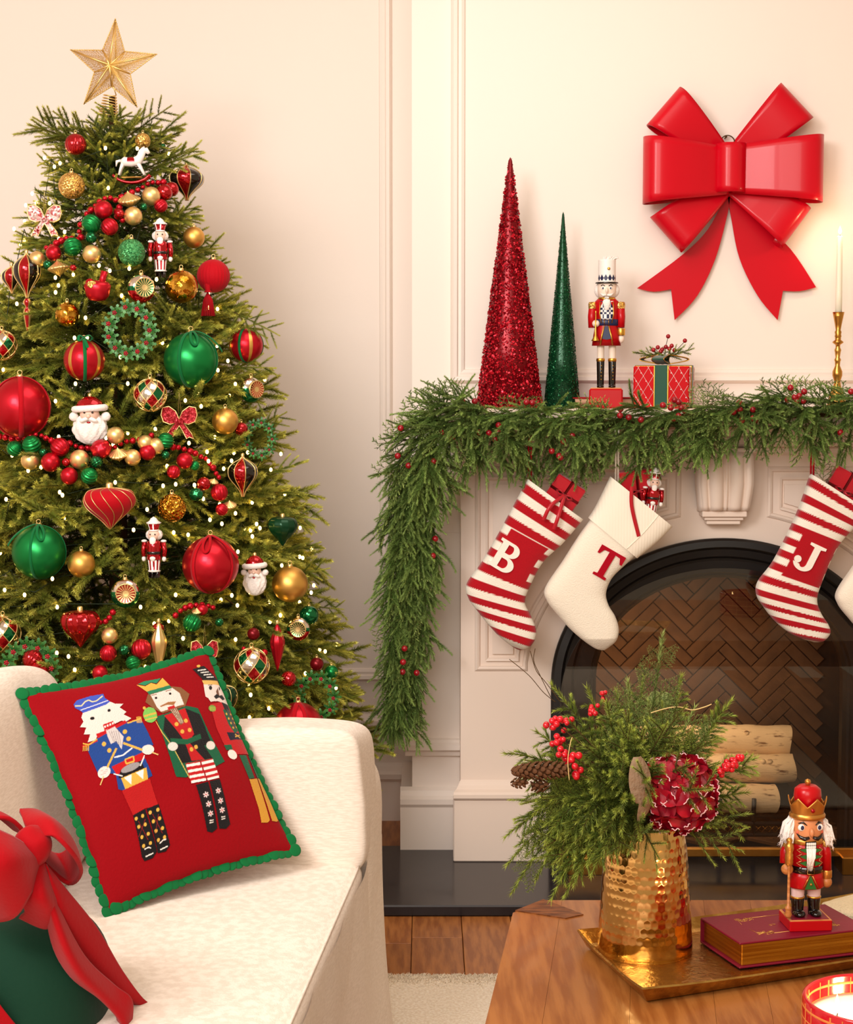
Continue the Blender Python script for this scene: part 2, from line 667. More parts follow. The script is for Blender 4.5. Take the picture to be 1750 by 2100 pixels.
mb = MB()
ztop = ZM
pts = [(XC - AW, ZH)] + arch(AW, BW) + [(XC + AW, ZH)]
poly_face = [(XL, ZH), (XL, ztop), (XC - AW, ztop), (XC - AW, ZH)]
mb.add(prism([(XL, ZH), (XC - AW, ZH), (XC - AW, ztop), (XL, ztop)], YS, YC), 0, off, False)
mb.add(prism([(XC + AW, ZH), (XR, ZH), (XR, ztop), (XC + AW, ztop)], YS, YC), 0, off, False)
ar = arch(AW, BW)
for (x0, z0), (x1, z1) in zip(ar[:-1], ar[1:]):
    mb.add(prism([(x0, z0), (x1, z1), (x1, ztop), (x0, ztop)], YS, YC), 0, off, False)
spart('facing', mb, MT['surround'])
# plinth blocks with a torus cap
for sgn in (-1, 1):
    xo = XL if sgn < 0 else XR
    xi = XC + sgn * (AW + .0)
    x0, x1 = (xo - .02, xi - .004) if sgn < 0 else (xi + .004, xo + .02)
    mb = MB()
    zt = sz(1640, 4.77)
    mb.add(rbox(x1 - x0, .06, zt - ZH, .003, ((x0 + x1) / 2, 4.77 + .03, (zt + ZH) / 2)), 0, off, False)
    prof = [(0, 0), (.0, .034), (.006, .040), (.016, .040), (.022, .034), (.027, .022), (.036, .012), (.046, .004), (.05, 0)]
    V, Fc = [], []
    k = len(prof)
    for xx, sg in ((x0, -1), (x1, 1)):
        for u, f in prof:
            V.append((xx + sg * (f - .034 if f < .034 else 0) * .6, YS - f, zt + u))
    for j in range(k - 1):
        Fc.append((j, k + j, k + j + 1, j + 1))
    Fc.append(tuple(range(k)))
    Fc.append(tuple(range(k, 2 * k))[::-1])
    mb.add((V, Fc), 0, off, False)
    spart('plinth', mb, MT['surround'])
# frieze mouldings under the shelf and the shelf itself
mb = MB()
for (py0, py1, f) in ((874, 893, .055), (893, 915, .034), (915, 932, .016)):
    z1, z0 = sz(py0), sz(py1)
    mb.add(rbox(XR - XL + 2 * f, .12 + f, z1 - z0, .006, (XC, YC - (.12 + f) / 2, (z0 + z1) / 2)), 0, off, False)
spart('cornice', mb, MT['surround'])
SHX0, SHX1, SHY = XL - .09, XR + .09, 4.665
mb = MB().add(rbox(SHX1 - SHX0, YC - SHY, .045, .008, (XC, (YC + SHY) / 2, ZM + .0225)), 0, off, False)
spart('mantel_shelf', mb, MT['surround'])


# raised spandrel panels, inner side following the arch
def panel_path(inset, sgn):
    dx = sx(985) - XL + inset
    zt = sz(968) - inset
    zb = sz(1365) + inset
    q = 1.0 + (.085 + inset) / AW
    qb = 1.0 + (.085 + inset) / BW
    P = [(-(XC - XL) + dx, zt), (-(XC - XL) + dx, zb)]
    xr = None
    pts = []
    for i in range(40):
        a = pi - (pi / 2) * i / 39
        x, z = AW * q * cos(a), ZS + BW * qb * sin(a)
        if z > zb + .01 and x < -.13 - inset and z < zt - .01:
            pts.append((x, z))
    P.append((pts[0][0], zb))
    P += pts
    P.append((pts[-1][0], zt))
    if sgn > 0:
        P = [(-x, z) for x, z in P[::-1]]
    return [(x + XC, YS, z) for x, z in P]


for sgn in (-1, 1):
    for inset, prof in ((0, [(0, 0), (-.002, .006), (-.008, .009), (-.013, .005), (-.016, .0)]), (.024, [(0, 0), (-.004, .006), (-.010, .008)])):
        pth = panel_path(inset, sgn)
        n = len(pth)
        o = sweep('panel_moulding', prof, [(p[0] - XC, p[1] - YS, p[2] - ZH) for p in pth], MT['surround'], closed=True, parent=sur, kind=None)
    pth = panel_path(.034, sgn)
    mb = MB().add(prism([(p[0], p[2]) for p in pth], YS - .008, YS), 0, off, False)
    spart('panel', mb, MT['surround'])
# corbel at the crown of the arch
cz0, cz1, cxx = sz(1078, 4.72), sz(925, 4.70), sx(1490, 1000, 4.72) - XC
mb = MB()


def corb(u, v):
    # u across, v down; flutes across, S curve down
    w = .078 - .011 * max(0, (v - .55)) * 2
    x = (u - .5) * 2 * w
    fl = .0
    au = abs(u - .5) * 2
    for c0, wd, h in ((.36, .26, .017), (.0, .07, .010), (.80, .13, .009)):
        q = abs(au - c0) / wd
        if q < 1:
            fl = max(fl, h * sqrt(1 - q * q))
    s = .060 + .020 * sin(v * pi * .75 + .4) + fl
    if v < .02 or v > .98:
        s = .05
    edge = .0 if .01 < u < .99 else -.055
    return (cxx + x, -(s + edge), (cz1 - .0) + v * ((cz0 + .036) - cz1) - ZH)


mb.add(grid(corb, 64, 20), 0, None, True)
for (w, d, h, zz) in ((.062, .062, .016, cz0 + .030), (.054, .052, .010, cz0 + .017), (.047, .044, .012, cz0 + .006)):
    mb.add(rbox(w * 2, d, h, .002, (cxx, -d / 2, zz - ZH)), 0, None, False)
mb.add(rbox(.17, .07, .012, .003, (cxx, -.035, cz1 - ZH)), 0, None, False)
part('corbel', mb, MT['surround'], sur)

# ------------------------------------------------------------------ black arched insert
ins = thing('fireplace_insert', 'black arched iron fireplace insert with a stepped moulded frame', 'fireplace insert', (XC, YS, ZH))
prof = [(0, .0), (0, -.016), (.05, -.024), (.2, -.026), (.24, -.018), (.27, -.010), (.44, -.006), (.5, .004), (.56, .006), (.84, .010), (.88, .018), (.93, .020), (1, .034), (1, .07)]
ts = [('j', i / 6) for i in range(6)] + [('a', i / 56) for i in range(57)] + [('k', i / 6) for i in range(1, 7)]
V, Fc = [], []
for kind, t in ts:
    for s, y in prof:
        a, b = AW + (AI - AW) * s, BW + (BI - BW) * s
        if kind == 'a':
            x, z = -a * cos(pi * t), ZS + b * sin(pi * t)
        elif kind == 'j':
            x, z = -a, ZH + (ZS - ZH) * t
        else:
            x, z = a, ZS + (ZH - ZS) * t
        V.append((x, y, z - ZH))
k = len(prof)
for i in range(len(ts) - 1):
    for j in range(k - 1):
        Fc.append((i * k + j, (i + 1) * k + j, (i + 1) * k + j + 1, i * k + j + 1))
mb = MB()
for f in Fc:
    pass
mb.add((V, Fc), 0, None, False)
part('arched_frame', mb, MT['black'], ins)
YB = 5.33
bx = AW + .02
mb = MB()
mb.add(rbox(.02, YB - YS - .06, 1.0, .001, (-bx, (YB - YS) / 2 + .03, .5)), 0, None, False)
mb.add(rbox(.02, YB - YS - .06, 1.0, .001, (bx, (YB - YS) / 2 + .03, .5)), 0, None, False)
mb.add(rbox(2 * bx, YB - YS - .06, .02, .001, (0, (YB - YS) / 2 + .03, 1.0)), 0, None, False)
mb.add(rbox(2 * bx, .02, 1.0, .001, (0, YB - YS + .01, .5)), 0, None, False)
part('firebox', mb, MT['dark'], ins)
fl = part('firebox_floor', MB().add(rbox(2 * bx, YB - YS - .02, .012, .001, (0, (YB - YS) / 2 + .02, .006)), smooth=False), MT['dark'], ins)
# herringbone firebricks on the back wall and floor, each its own brick
BL, BWd = .145, .036


def herring(w, h, place, parent, keep):
    me = MB().add(rbox(BL - .003, .012, BWd - .003, .0012), smooth=False).mesh('brick', MT['brick'])
    c = cos(pi / 4)
    for i in range(-9, 10):
        for j in range(-26, 27):
            # classic 2.5:1 herringbone lattice in the brick frame
            for d in (0, 1):
                ux = i * BL + j * BWd
                uz = j * BWd - i * (BL - BL)
                cx0 = j * BWd + i * 2 * BL / 2
                a = j * BWd + i * BL
                b = j * BWd - i * BL
                if d == 0:
                    px_, pz_, rot = a + BL / 2, b + BWd / 2, 0
                else:
                    px_, pz_, rot = a + BWd / 2, b + BWd + BL / 2 - .0, 90
                X, Z = (px_ - pz_) * c, (px_ + pz_) * c
                if keep(X, Z):
                    place(me, X, Z, rot + 45)


def place_back(me, X, Z, rot):
    link('brick', me, fire_back, mw=T(X, 0, Z) @ R('Y', -rot))


def place_floor(me, X, Z, rot):
    link('brick', me, fl, mw=T(X, .26 + Z, .016) @ R('X', -90) @ R('Y', -rot))


fire_back = part('back_panel', MB().add(rbox(2 * bx - .02, .012, .98, .001, (0, 0, .0)), smooth=False), MT['dark'], ins, loc=(0, YB - YS - .008, .49))
fire_back_off = .0


def place_back(me, X, Z, rot):
    link('brick', me, fire_back, mw=T(X, -.009, Z) @ R('Y', -rot))


herring(1, 1, place_back, fire_back, lambda X, Z: abs(X) < bx - .08 and -.42 < Z < .40)
herring(1, 1, place_floor, fl, lambda X, Z: abs(X) < bx - .09 and -.14 < Z < .17)
g = bpy.data.lights.new('log_fill_light', 'AREA')  # unseen fill lamp added high inside the firebox opening to brighten the logs
g.energy, g.color, g.size = 2.6, (1, .74, .50), .25
go = bpy.data.objects.new('log_fill_light', g)
COL.objects.link(go)
go.location = (XC - .18, YS + .09, .62)
go.rotation_euler = (radians(50), 0, radians(-12))

# grate, logs
grate = thing('fire_grate', 'black iron grate with mesh front holding the birch logs', 'grate', (sx(1500), 5.06, ZH + .015))
mb = MB()
for xx in (-.24, -.12, 0, .10):
    mb.add(tube([(xx, -.10, .0), (xx, -.10, .085), (xx, -.105, .12)], .007, 6), 0)
mb.add(rbox(.56, .012, .012, .002, (-.05, -.10, .045)), 0)
mb.add(rbox(.56, .012, .012, .002, (-.05, -.10, .012)), 0)
part('andiron', mb, MT['black'], grate)
mb = MB()
for i in range(28):
    x0 = -.32 + i * .02
    mb.add(tube([(x0, -.096, .014), (x0 + .03, -.096, .044)], .0012, 4), 0)
    mb.add(tube([(x0 + .03, -.096, .014), (x0, -.096, .044)], .0012, 4), 0)
part('mesh_front', mb, MT['brass'], grate, kind='stuff')
mb = MB()
for yy in (-.06, 0, .06):
    mb.add(tube([(-.32, yy, .055), (.22, yy, .055)], .007, 6), 0)
part('bars', mb, MT['black'], grate)
barkm = pmat('birch bark', (226, 196, 150), .75, col2=(120, 84, 54), nscale=14, nlo=.58, nhi=.70, stretch=(1.6, 6, 6), bump=.35, bscale=35)
cutm = pmat('cut log end', (206, 160, 104), .8, col2=(170, 120, 70), nscale=30)


def log(px0, px1, py, Y, r, label, seed):
    a, b = atY(px0, py, Y), atY(px1, py, Y)
    L = b.x - a.x
    rg = random.Random(seed)
    ph = [rg.random() * 6 for _ in range(4)]
    root = thing('birch_log', label, 'log', (a.x, Y, a.z), group='birch logs in the fireplace')
    n = 24
    V, Fc = [], []
    m = 22
    for i in range(m + 1):
        x = L * i / m
        for j in range(n):
            q = 2 * pi * j / n
            rr = r * (1 + .035 * sin(3 * q + ph[0]) + .03 * sin(x * 30 + ph[1] + q) + .025 * sin(x * 70 + ph[2]))
            V.append((x + .004 * sin(2 * q + ph[3]), rr * cos(q), rr * sin(q)))
    for i in range(m):
        for j in range(n):
            Fc.append((i * n + j, i * n + (j + 1) % n, (i + 1) * n + (j + 1) % n, (i + 1) * n + j))
    part('bark', MB().add((V, Fc)), barkm, root)
    for i, xo in ((0, -.001), (m, .001)):
        ring = [(V[i * n + j][0] + xo, V[i * n + j][1] * .96, V[i * n + j][2] * .96) for j in range(n)]
        part('cut_end', MB().add((ring, [tuple(range(n))]), smooth=False), cutm, root)
    for _ in range(2):
        x = L * rg.uniform(.4, .9)
        part('knot', MB().add(lathe([(.010, -.004), (.008, .004), (.004, .007), (0, .007)], 8), 0, T(x, -r * .75, r * .62) @ R('X', 50)), barkm, root)


log(1330, 1592, 1636, 5.03, .043, 'lowest and shortest birch log resting on the iron grate', 1)
log(1340, 1627, 1575, 5.07, .043, 'middle birch log with its end furthest right', 2)
log(1300, 1618, 1518, 5.13, .047, 'topmost birch log of the stack behind the glass screen', 3)

# ------------------------------------------------------------------ arched glass fire screen standing on the hearth
YG = 4.69
gxc = sx(1480, 1600, YG)
ga = sx(1812, 1600, YG) - gxc
zb = sz(1752, YG)
zspr = sz(1440, YG)
grise = sz(1165, YG) - zspr
scr = thing('fire_screen', 'arched clear glass fire screen with brass rail and feet before the hearth opening', 'fire screen', (gxc, YG, ZH))
poly = [(-ga, zb - ZH)] + [(-ga * cos(pi * i / 48), zspr - ZH + grise * sin(pi * i / 48)) for i in range(49)] + [(ga, zb - ZH)]
n = len(poly)
part('glass_pane', MB().add(prism(poly, -.002, .002), 0, None, False), MT['glass'], scr)
mb = MB()
zr0 = sz(1756, YG) - ZH
zr1 = sz(1738, YG) - ZH
mb.add(rbox(2 * ga + .02, .02, zr1 - zr0, .003, (0, 0, (zr0 + zr1) / 2)), 0, None, False)
part('bottom_rail', mb, MT['brass'], scr)
for s in (-1, 1):
    part('side_post', MB().add(rbox(.012, .012, sz(1600, YG) - ZH - zr0, .002, (s * (ga + .004), 0, (sz(1600, YG) - ZH + zr0) / 2)), 0, None, False), MT['brass'], scr)
    part('foot', MB().add(rbox(.10, .10, max(.012, zr0 + .012), .003, (s * (ga - .07), 0, max(.006, zr0 / 2 + .004))), 0, None, False), MT['brass'], scr)
# ------------------------------------------------------------------ evergreen sprays (numpy needles)
def shoot(p0, d0, L, n, nl, nw, ang, droop=0.0, taper=.35, flat=False, bend=None, rs=None, stem_r=.0012, base_t=0.04, tiplight=.55):
    """needles set round a curved stem; returns (V, tris, material, tip)"""
    rs = rs or nrg
    p0, d0 = np.array(p0, float), np.array(d0, float)
    d0 /= np.linalg.norm(d0)
    t = np.linspace(base_t, 1, n)
    g = np.array((0, 0, -1.0)) if bend is None else np.array(bend, float)

    def pos(t):
        return p0 + np.outer(t, d0) * L + np.outer(t * t, g) * (droop * L)
    P = pos(t)
    Tn = d0 + np.outer(2 * t, g) * droop
    Tn /= np.linalg.norm(Tn, axis=1)[:, None]
    ref = np.array((0.31, .2, .93)) if abs(d0[2]) < .9 else np.array((1.0, 0, 0.1))
    A = np.cross(Tn, ref)
    A /= np.linalg.norm(A, axis=1)[:, None]
    B = np.cross(Tn, A)
    if flat:
        az = np.where(np.arange(n) % 2 == 0, 0, pi) + rs.normal(0, .45, n)
    else:
        az = np.arange(n) * 2.39996 + rs.normal(0, .25, n)
    rad = A * np.cos(az)[:, None] + B * np.sin(az)[:, None]
    an = ang * (1 - .35 * t) + rs.normal(0, .10, n)
    D = Tn * np.cos(an)[:, None] + rad * np.sin(an)[:, None]
    ln = nl * (1 - taper * np.abs(t - .45) * 1.6) * rs.uniform(.85, 1.1, n)
    W = np.cross(D, rad)
    W /= (np.linalg.norm(W, axis=1)[:, None] + 1e-9)
    W += rad * rs.normal(0, .6, n)[:, None]
    W /= (np.linalg.norm(W, axis=1)[:, None] + 1e-9)
    hw = nw / 2
    V = np.empty((n * 3, 3))
    V[0::3] = P - W * hw
    V[1::3] = P + W * hw
    V[2::3] = P + D * ln[:, None]
    Tr = np.arange(n * 3).reshape(n, 3)
    tip = np.repeat(np.clip((t - (1 - tiplight)) / tiplight, 0, 1), 3)
    tip[2::3] = np.clip(tip[2::3] + .25, 0, 1)
    m = np.zeros(n, int)
    # stem: three-sided tube
    ks = 6
    tt = np.linspace(0, 1, ks)
    Q = pos(tt)
    a3 = np.arange(3) * 2 * pi / 3
    ring = np.stack([np.cos(a3), np.sin(a3)], 1)
    SV = np.concatenate([Q[i] + stem_r * (1 - .6 * tt[i]) * (ring[:, :1] * A[0] + ring[:, 1:] * B[0]) for i in range(ks)])
    ST = []
    for i in range(ks - 1):
        for j in range(3):
            a, b = i * 3 + j, i * 3 + (j + 1) % 3
            ST += [(a, b, b + 3), (a, b + 3, a + 3)]
    ST = np.array(ST) + len(V)
    return np.concatenate([V, SV]), np.concatenate([Tr, ST]), np.concatenate([m, np.ones(len(ST), int)]), np.concatenate([tip, np.zeros(len(SV))])


def joinv(L):
    V, Tt, m, tp, o = [], [], [], [], 0
    for a, b, c, d in L:
        V.append(a)
        Tt.append(b + o)
        m.append(c)
        tp.append(d)
        o += len(a)
    return np.concatenate(V), np.concatenate(Tt), np.concatenate(m), np.concatenate(tp)


def np_mesh(name, dat, mats):
    V, Tr, mi, tip = dat
    me = bpy.data.meshes.new(name)
    me.vertices.add(len(V))
    me.vertices.foreach_set('co', np.ascontiguousarray(V, np.float32).ravel())
    me.loops.add(len(Tr) * 3)
    me.loops.foreach_set('vertex_index', Tr.astype(np.int32).ravel())
    me.polygons.add(len(Tr))
    me.polygons.foreach_set('loop_start', np.arange(0, len(Tr) * 3, 3, dtype=np.int32))
    me.polygons.foreach_set('material_index', mi.astype(np.int32))
    for m in mats:
        me.materials.append(m)
    at = me.attributes.new('tip', 'FLOAT', 'POINT')
    at.data.foreach_set('value', tip.astype(np.float32))
    me.update(calc_edges=True)
    return me


def xform(dat, M):
    A = np.array(M)
    return dat[0] @ A[:3, :3].T + A[:3, 3], dat[1], dat[2], dat[3]


def spruce(seed, L=.24, ns=6, nl=.0165, dens=1250, sub=.45, nw=.0020, ang=1.0):
    """spruce branch tip along +X, up is +Z"""
    rs = np.random.default_rng(seed)
    out = [shoot((0, 0, 0), (1, 0, 0), L, int(L * dens), nl, nw, ang, .06, rs=rs, base_t=.12, stem_r=.0022)]
    for i in range(ns):
        t = .22 + .58 * i / max(1, ns - 1)
        sd = 1 if i % 2 else -1
        l = L * sub * (1.1 - .55 * t) * rs.uniform(.8, 1.15)
        d = (cos(.75), sd * sin(.75), rs.normal(.05, .16))
        out.append(shoot((L * t, 0, -.06 * L * t * t), d, l, int(l * dens), nl * .95, nw, ang, .1, rs=rs, base_t=.08))
    return joinv(out)


def norfolk(seed, L=.17, ns=6, nl=.0085, dens=1500):
    """soft drooping pine spray along +X"""
    rs = np.random.default_rng(seed)
    out = [shoot((0, 0, 0), (1, 0, .1), L, int(L * dens), nl, .0023, .95, .22, rs=rs, stem_r=.0022)]
    for i in range(ns):
        t = .12 + .5 * i / max(1, ns - 1)
        sd = 1 if i % 2 else -1
        l = rs.uniform(.075, .115)
        a = rs.uniform(.3, .8)
        d = (cos(a), sd * sin(a), rs.normal(.1, .25))
        out.append(shoot((L * t, 0, .1 * L * t - .22 * L * t * t), d, l, int(l * dens), nl, .0023, .95, rs.uniform(.15, .4), rs=rs))
    return joinv(out)


def cedar(seed, L=.15, nl=.0065):
    """flat fern-like cedar frond along +X in the x,y plane"""
    rs = np.random.default_rng(seed)
    out = [shoot((0, 0, 0), (1, 0, 0), L, 40, nl, .0034, .5, .15, flat=True, rs=rs)]
    n = 11
    for i in range(n):
        t = .15 + .8 * i / (n - 1)
        sd = 1 if i % 2 else -1
        l = L * .42 * (1.15 - t) * rs.uniform(.8, 1.15) + .008
        d = np.array((cos(.8), sd * sin(.8), rs.normal(0, .12)))
        b = np.array((L * t, 0, -.15 * L * t * t))
        out.append(shoot(b, d, l, max(8, int(l * 700)), nl, .0036, .5, .12, flat=True, rs=rs, stem_r=.0007))
        for k in range(3):
            u = .3 + .25 * k
            s2 = 1 if k % 2 else -1
            d2 = np.array((cos(.8 * sd + s2 * .7), sin(.8 * sd + s2 * .7), d[2]))
            out.append(shoot(b + d * l * u, d2, l * .38, max(8, int(l * 260)), nl * .9, .0034, .5, .1, flat=True, rs=rs, stem_r=.0005))
    return joinv(out)


def frame(p, d, up=(0, 0, 1), roll=0.0, s=1.0):
    """matrix carrying +X onto d"""
    d = Vector(d).normalized()
    u = Vector(up)
    if abs(d.dot(u.normalized())) > .97:
        u = Vector((0, -1, .2))
    y = u.cross(d).normalized()
    z = d.cross(y)
    M = Matrix((d, y, z)).transposed().to_4x4()
    return Matrix.Translation(p) @ M @ Matrix.Rotation(roll, 4, 'X') @ Matrix.Scale(s, 4)


# ------------------------------------------------------------------ christmas tree: form
TX, TY = atY(237, 700, 4.60).x, 4.60
_tz = [(2.12, .02), (2.06, .12), (1.88, .20), (1.73, .26), (1.53, .345), (1.23, .41), (1.10, .46), (.80, .55), (.566, .62), (.3, .66), (.2, .62)]


def treeR(z):
    return interp(-z, [-a for a, b in _tz], [b for a, b in _tz])


def tree_pt(px, py, push=.0):
    Y = 4.3
    for _ in range(6):
        P = atY(px, py, Y)
        r = treeR(P.z) * 1.03 + .01
        dx = min(abs(P.x - TX), r)
        Y = TY - sqrt(max(r * r - dx * dx, 0)) * .97 - push
    return atY(px, py, Y)


def mpp(P):
    return (P.y * cos(PITCH) - (P.z - CAMZ) * sin(PITCH)) / FPX


# ------------------------------------------------------------------ ornaments
TREE_ORN = []          # (px, py, r px) kept free of branch tips


def cap(root, r, k=.30, mat=None):
    """crimped metal cap and wire loop on top of a bauble of radius r"""
    c = max(.0035, r * k * .5)
    mb = MB().add(lathe([(c * .9, -c * .35), (c, 0), (c * 1.02, c * .5), (c * .8, c * .75), (0, c * .8)], 14, lambda a, t: 1 + .05 * cos(7 * a)), 0, T(0, 0, r))
    part('cap', mb, mat or MT['goldpale'], root)
    lp = [(c * .7 * cos(2 * pi * i / 12), 0, r + c * 1.3 + c * .7 * sin(2 * pi * i / 12)) for i in range(12)]
    part('loop', MB().add(tube(lp, c * .14, 5, True)), mat or MT['goldpale'], root)


def ball_part(root, r, mat, rf=None, n=28, m=18, name='ball', mats=None, sel=0):
    part(name, MB().add(sphere(r, n, m, rf), sel), mats or mat, root)


def ribbon_strip(path, w, nrm=None):
    """flat ribbon along a path, width w, sideways = tangent x normal-from-origin"""
    P = [Vector(p) for p in path]
    V, Fc = [], []
    for i, p in enumerate(P):
        t = (P[min(i + 1, len(P) - 1)] - P[max(i - 1, 0)]).normalized()
        nn = Vector(nrm) if nrm else p.normalized()
        s = t.cross(nn).normalized() * w / 2
        d = nn.normalized() * .0006
        V += [tuple(p - s + d), tuple(p + s + d), tuple(p + s - d), tuple(p - s - d)]
    for i in range(len(P) - 1):
        for j in range(4):
            Fc.append((i * 4 + j, i * 4 + (j + 1) % 4, i * 4 + 4 + (j + 1) % 4, i * 4 + 4 + j))
    return V, Fc


def meridian(r, az, n=24, a0=0, a1=pi):
    return [(r * sin(a0 + (a1 - a0) * i / n) * sin(az), -r * sin(a0 + (a1 - a0) * i / n) * cos(az), r * cos(a0 + (a1 - a0) * i / n)) for i in range(n + 1)]


def o_plain(root, r, mat='goldmatte', rf=None):
    ball_part(root, r, MT[mat], rf)
    cap(root, r)


def o_ribbed(root, r, mat='redshiny'):
    ball_part(root, r, MT[mat], lambda a, t: 1 - .05 * abs(sin(9 * a)), n=108)
    cap(root, r)


def o_swirl(root, r, mat='greenmatte'):
    part('ball', MB().add(lathe([(r * sin(pi * i / 72) * (1 + .035 * cos(i * pi / 4)), -r * cos(pi * i / 72)) for i in range(73)], 28), 0, R('Y', 28) @ R('X', 25)), MT[mat], root)
    cap(root, r)


def o_striped(root, r, m1='redmatte', m2='goldpale'):
    part('ball', MB().add(sphere(r, 96, 20), lambda c: 1 if (atan2(c[1], c[0]) / (2 * pi) * 14) % 1 < .16 else 0), [MT[m1], MT[m2]], root)
    cap(root, r)


def o_ribbonball(root, r, ball='greenmatte', rib='greenvelvet', azs=(-.45, 1.3, 2.8), w=.16, bow=True, tailside=-1, stripe=None):
    if stripe:
        def sel(c):
            a = atan2(c[0], -c[1])
            return 1 if min(abs(a - s) for s in stripe) < .10 else 0
        part('ball', MB().add(sphere(r, 120, 24), sel), [MT[ball], MT['goldmatte']], root)
    else:
        ball_part(root, r, MT[ball], n=40, m=26)
    cap(root, r, .22)
    for az in azs:
        part('ribbon', MB().add(ribbon_strip(meridian(r * 1.012, az), r * w)), MT[rib], root)
    if bow:
        # drooping loop and a tail lying over the front of the ball
        lp = []
        for i in range(25):
            q = 2 * pi * i / 24
            a = .55 - .50 * cos(q)
            az = .12 + .19 * sin(q)
            lp.append(Vector((sin(a) * sin(az), -sin(a) * cos(az), cos(a))) * r * 1.06)
        part('ribbon_loop', MB().add(ribbon_strip(lp, r * .10)), MT[rib], root)
        tl = [Vector((sin(a) * sin(tailside * (.6 + .5 * a)), -sin(a) * cos(tailside * (.6 + .5 * a)), cos(a))) * r * (1.05 + .12 * a) for a in [i * .11 for i in range(13)]]
        part('ribbon_tail', MB().add(ribbon_strip(tl, r * .14)), MT[rib], root)


def o_bowball(root, r):
    o_ribbonball(root, r, 'redmatte', 'greenvelvet', (.18,), .17, False, 1, (-.62, .95, 1.9, -1.9))
    mb = MB()
    for s in (-1, 1):
        lp = [(s * r * .42 * sin(q) * (1 if s > 0 else .55), -r * .25 - r * .12 * cos(q), r * 1.0 + r * .08 + r * .13 * sin(2 * q) * s) for q in [pi * i / 12 for i in range(13)]]
        mb.add(ribbon_strip(lp, r * .14, (0, -.5, 1)))
    part('bow_loops', mb, MT['greenvelvet'], root, kind='stuff')
    tl = [(r * (.0 + .30 * t), -r * (.28 + .62 * t ** .6), r * (1.02 - .42 * t * t)) for t in [i / 8 for i in range(9)]]
    part('bow_tail', MB().add(ribbon_strip(tl, r * .15, (0, -1, .3))), MT['greenvelvet'], root)


def o_onion(root, w, h, mat='redvelvet', rf=None, swirl=0, line=None, n=96):
    """onion drop: shoulders wide, pointed below; w,h full width and height; centred"""
    pr = [(.02, .50), (.16, .49), (.38, .44), (.47, .34), (.5, .22), (.47, .08), (.39, -.05), (.26, -.19), (.14, -.32), (.06, -.43), (.0, -.5)]
    pr = [(a * w, b * h) for a, b in crv(pr, 4)]
    part('drop', MB().add(lathe(pr[::-1], n, rf)), MT[mat], root)
    if line:
        for k in range(swirl or 8):
            p = []
            for i, (a, b) in enumerate(pr):
                az = 2 * pi * k / (swirl or 8) + (i / len(pr)) * (1.6 if swirl else 0)
                p.append((a * 1.012 * cos(az), a * 1.012 * sin(az), b))
            part('gold_line', MB().add(tube(p, .0011, 4)), MT[line], root)
    c = w * .07
    part('cap', MB().add(lathe([(c, -c * .4), (c, c), (c * .7, c * 1.4), (0, c * 1.5)], 12), 0, T(0, 0, h * .5)), MT['goldpale'], root)


def o_stained(root, w, h, finial=0.0):
    """dark glass drop: alternating black, red and green petals outlined in gold beads"""
    pr = [(.04, .5), (.10, .44), (.30, .36), (.47, .24), (.5, .10), (.44, -.04), (.24, -.22), (.10, -.36), (.04, -.5)]
    pr = [(a * w, b * h) for a, b in crv(pr, 4)]
    part('drop', MB().add(lathe(pr[::-1], 64), lambda c: (0, 1, 0, 0, 2, 0, 1, 0)[int((atan2(c[1], c[0]) / (2 * pi) % 1) * 8 + .5) % 8]), [MT['blackshiny'], MT['redshiny'], MT['greenshiny']], root)
    for k in range(8):
        az = 2 * pi * (k + .5) / 8
        part('gold_rib', MB().add(tube([(a * 1.02 * cos(az), a * 1.02 * sin(az), b) for a, b in pr], .0013, 5)), MT['goldpale'], root)
    part('cap', MB().add(lathe([(.004, 0), (.0045, .006), (.003, .009), (0, .01)], 10), 0, T(0, 0, h * .5)), MT['goldpale'], root)
    if finial:
        pr = [(.006, 0), (.011, -.008), (.008, -.016), (.004, -.02), (.009, -.028), (.011, -.036), (.007, -.06), (.003, -finial)]
        part('finial', MB().add(lathe(pr[::-1], 24), lambda c: 1 if int((atan2(c[1], c[0]) / (2 * pi) % 1) * 6) % 2 else 0, T(0, 0, -h * .5)), [MT['redshiny'], MT['goldpale']], root)


def o_finial(root, w, h, mat='goldpale'):
    pr = [(.03, .5), (.16, .44), (.30, .33), (.5, .16), (.5, .04), (.38, -.12), (.22, -.3), (.09, -.44), (.02, -.5)]
    pr = [(a * w, b * h) for a, b in crv(pr, 4)]
    part('spindle', MB().add(lathe(pr[::-1], 80, lambda a, t: 1 - .08 * abs(sin(5 * a)))), MT[mat], root)
    part('cap', MB().add(lathe([(.004, 0), (.0045, .006), (.003, .009), (0, .01)], 10), 0, T(0, 0, h * .5)), MT['goldpale'], root)


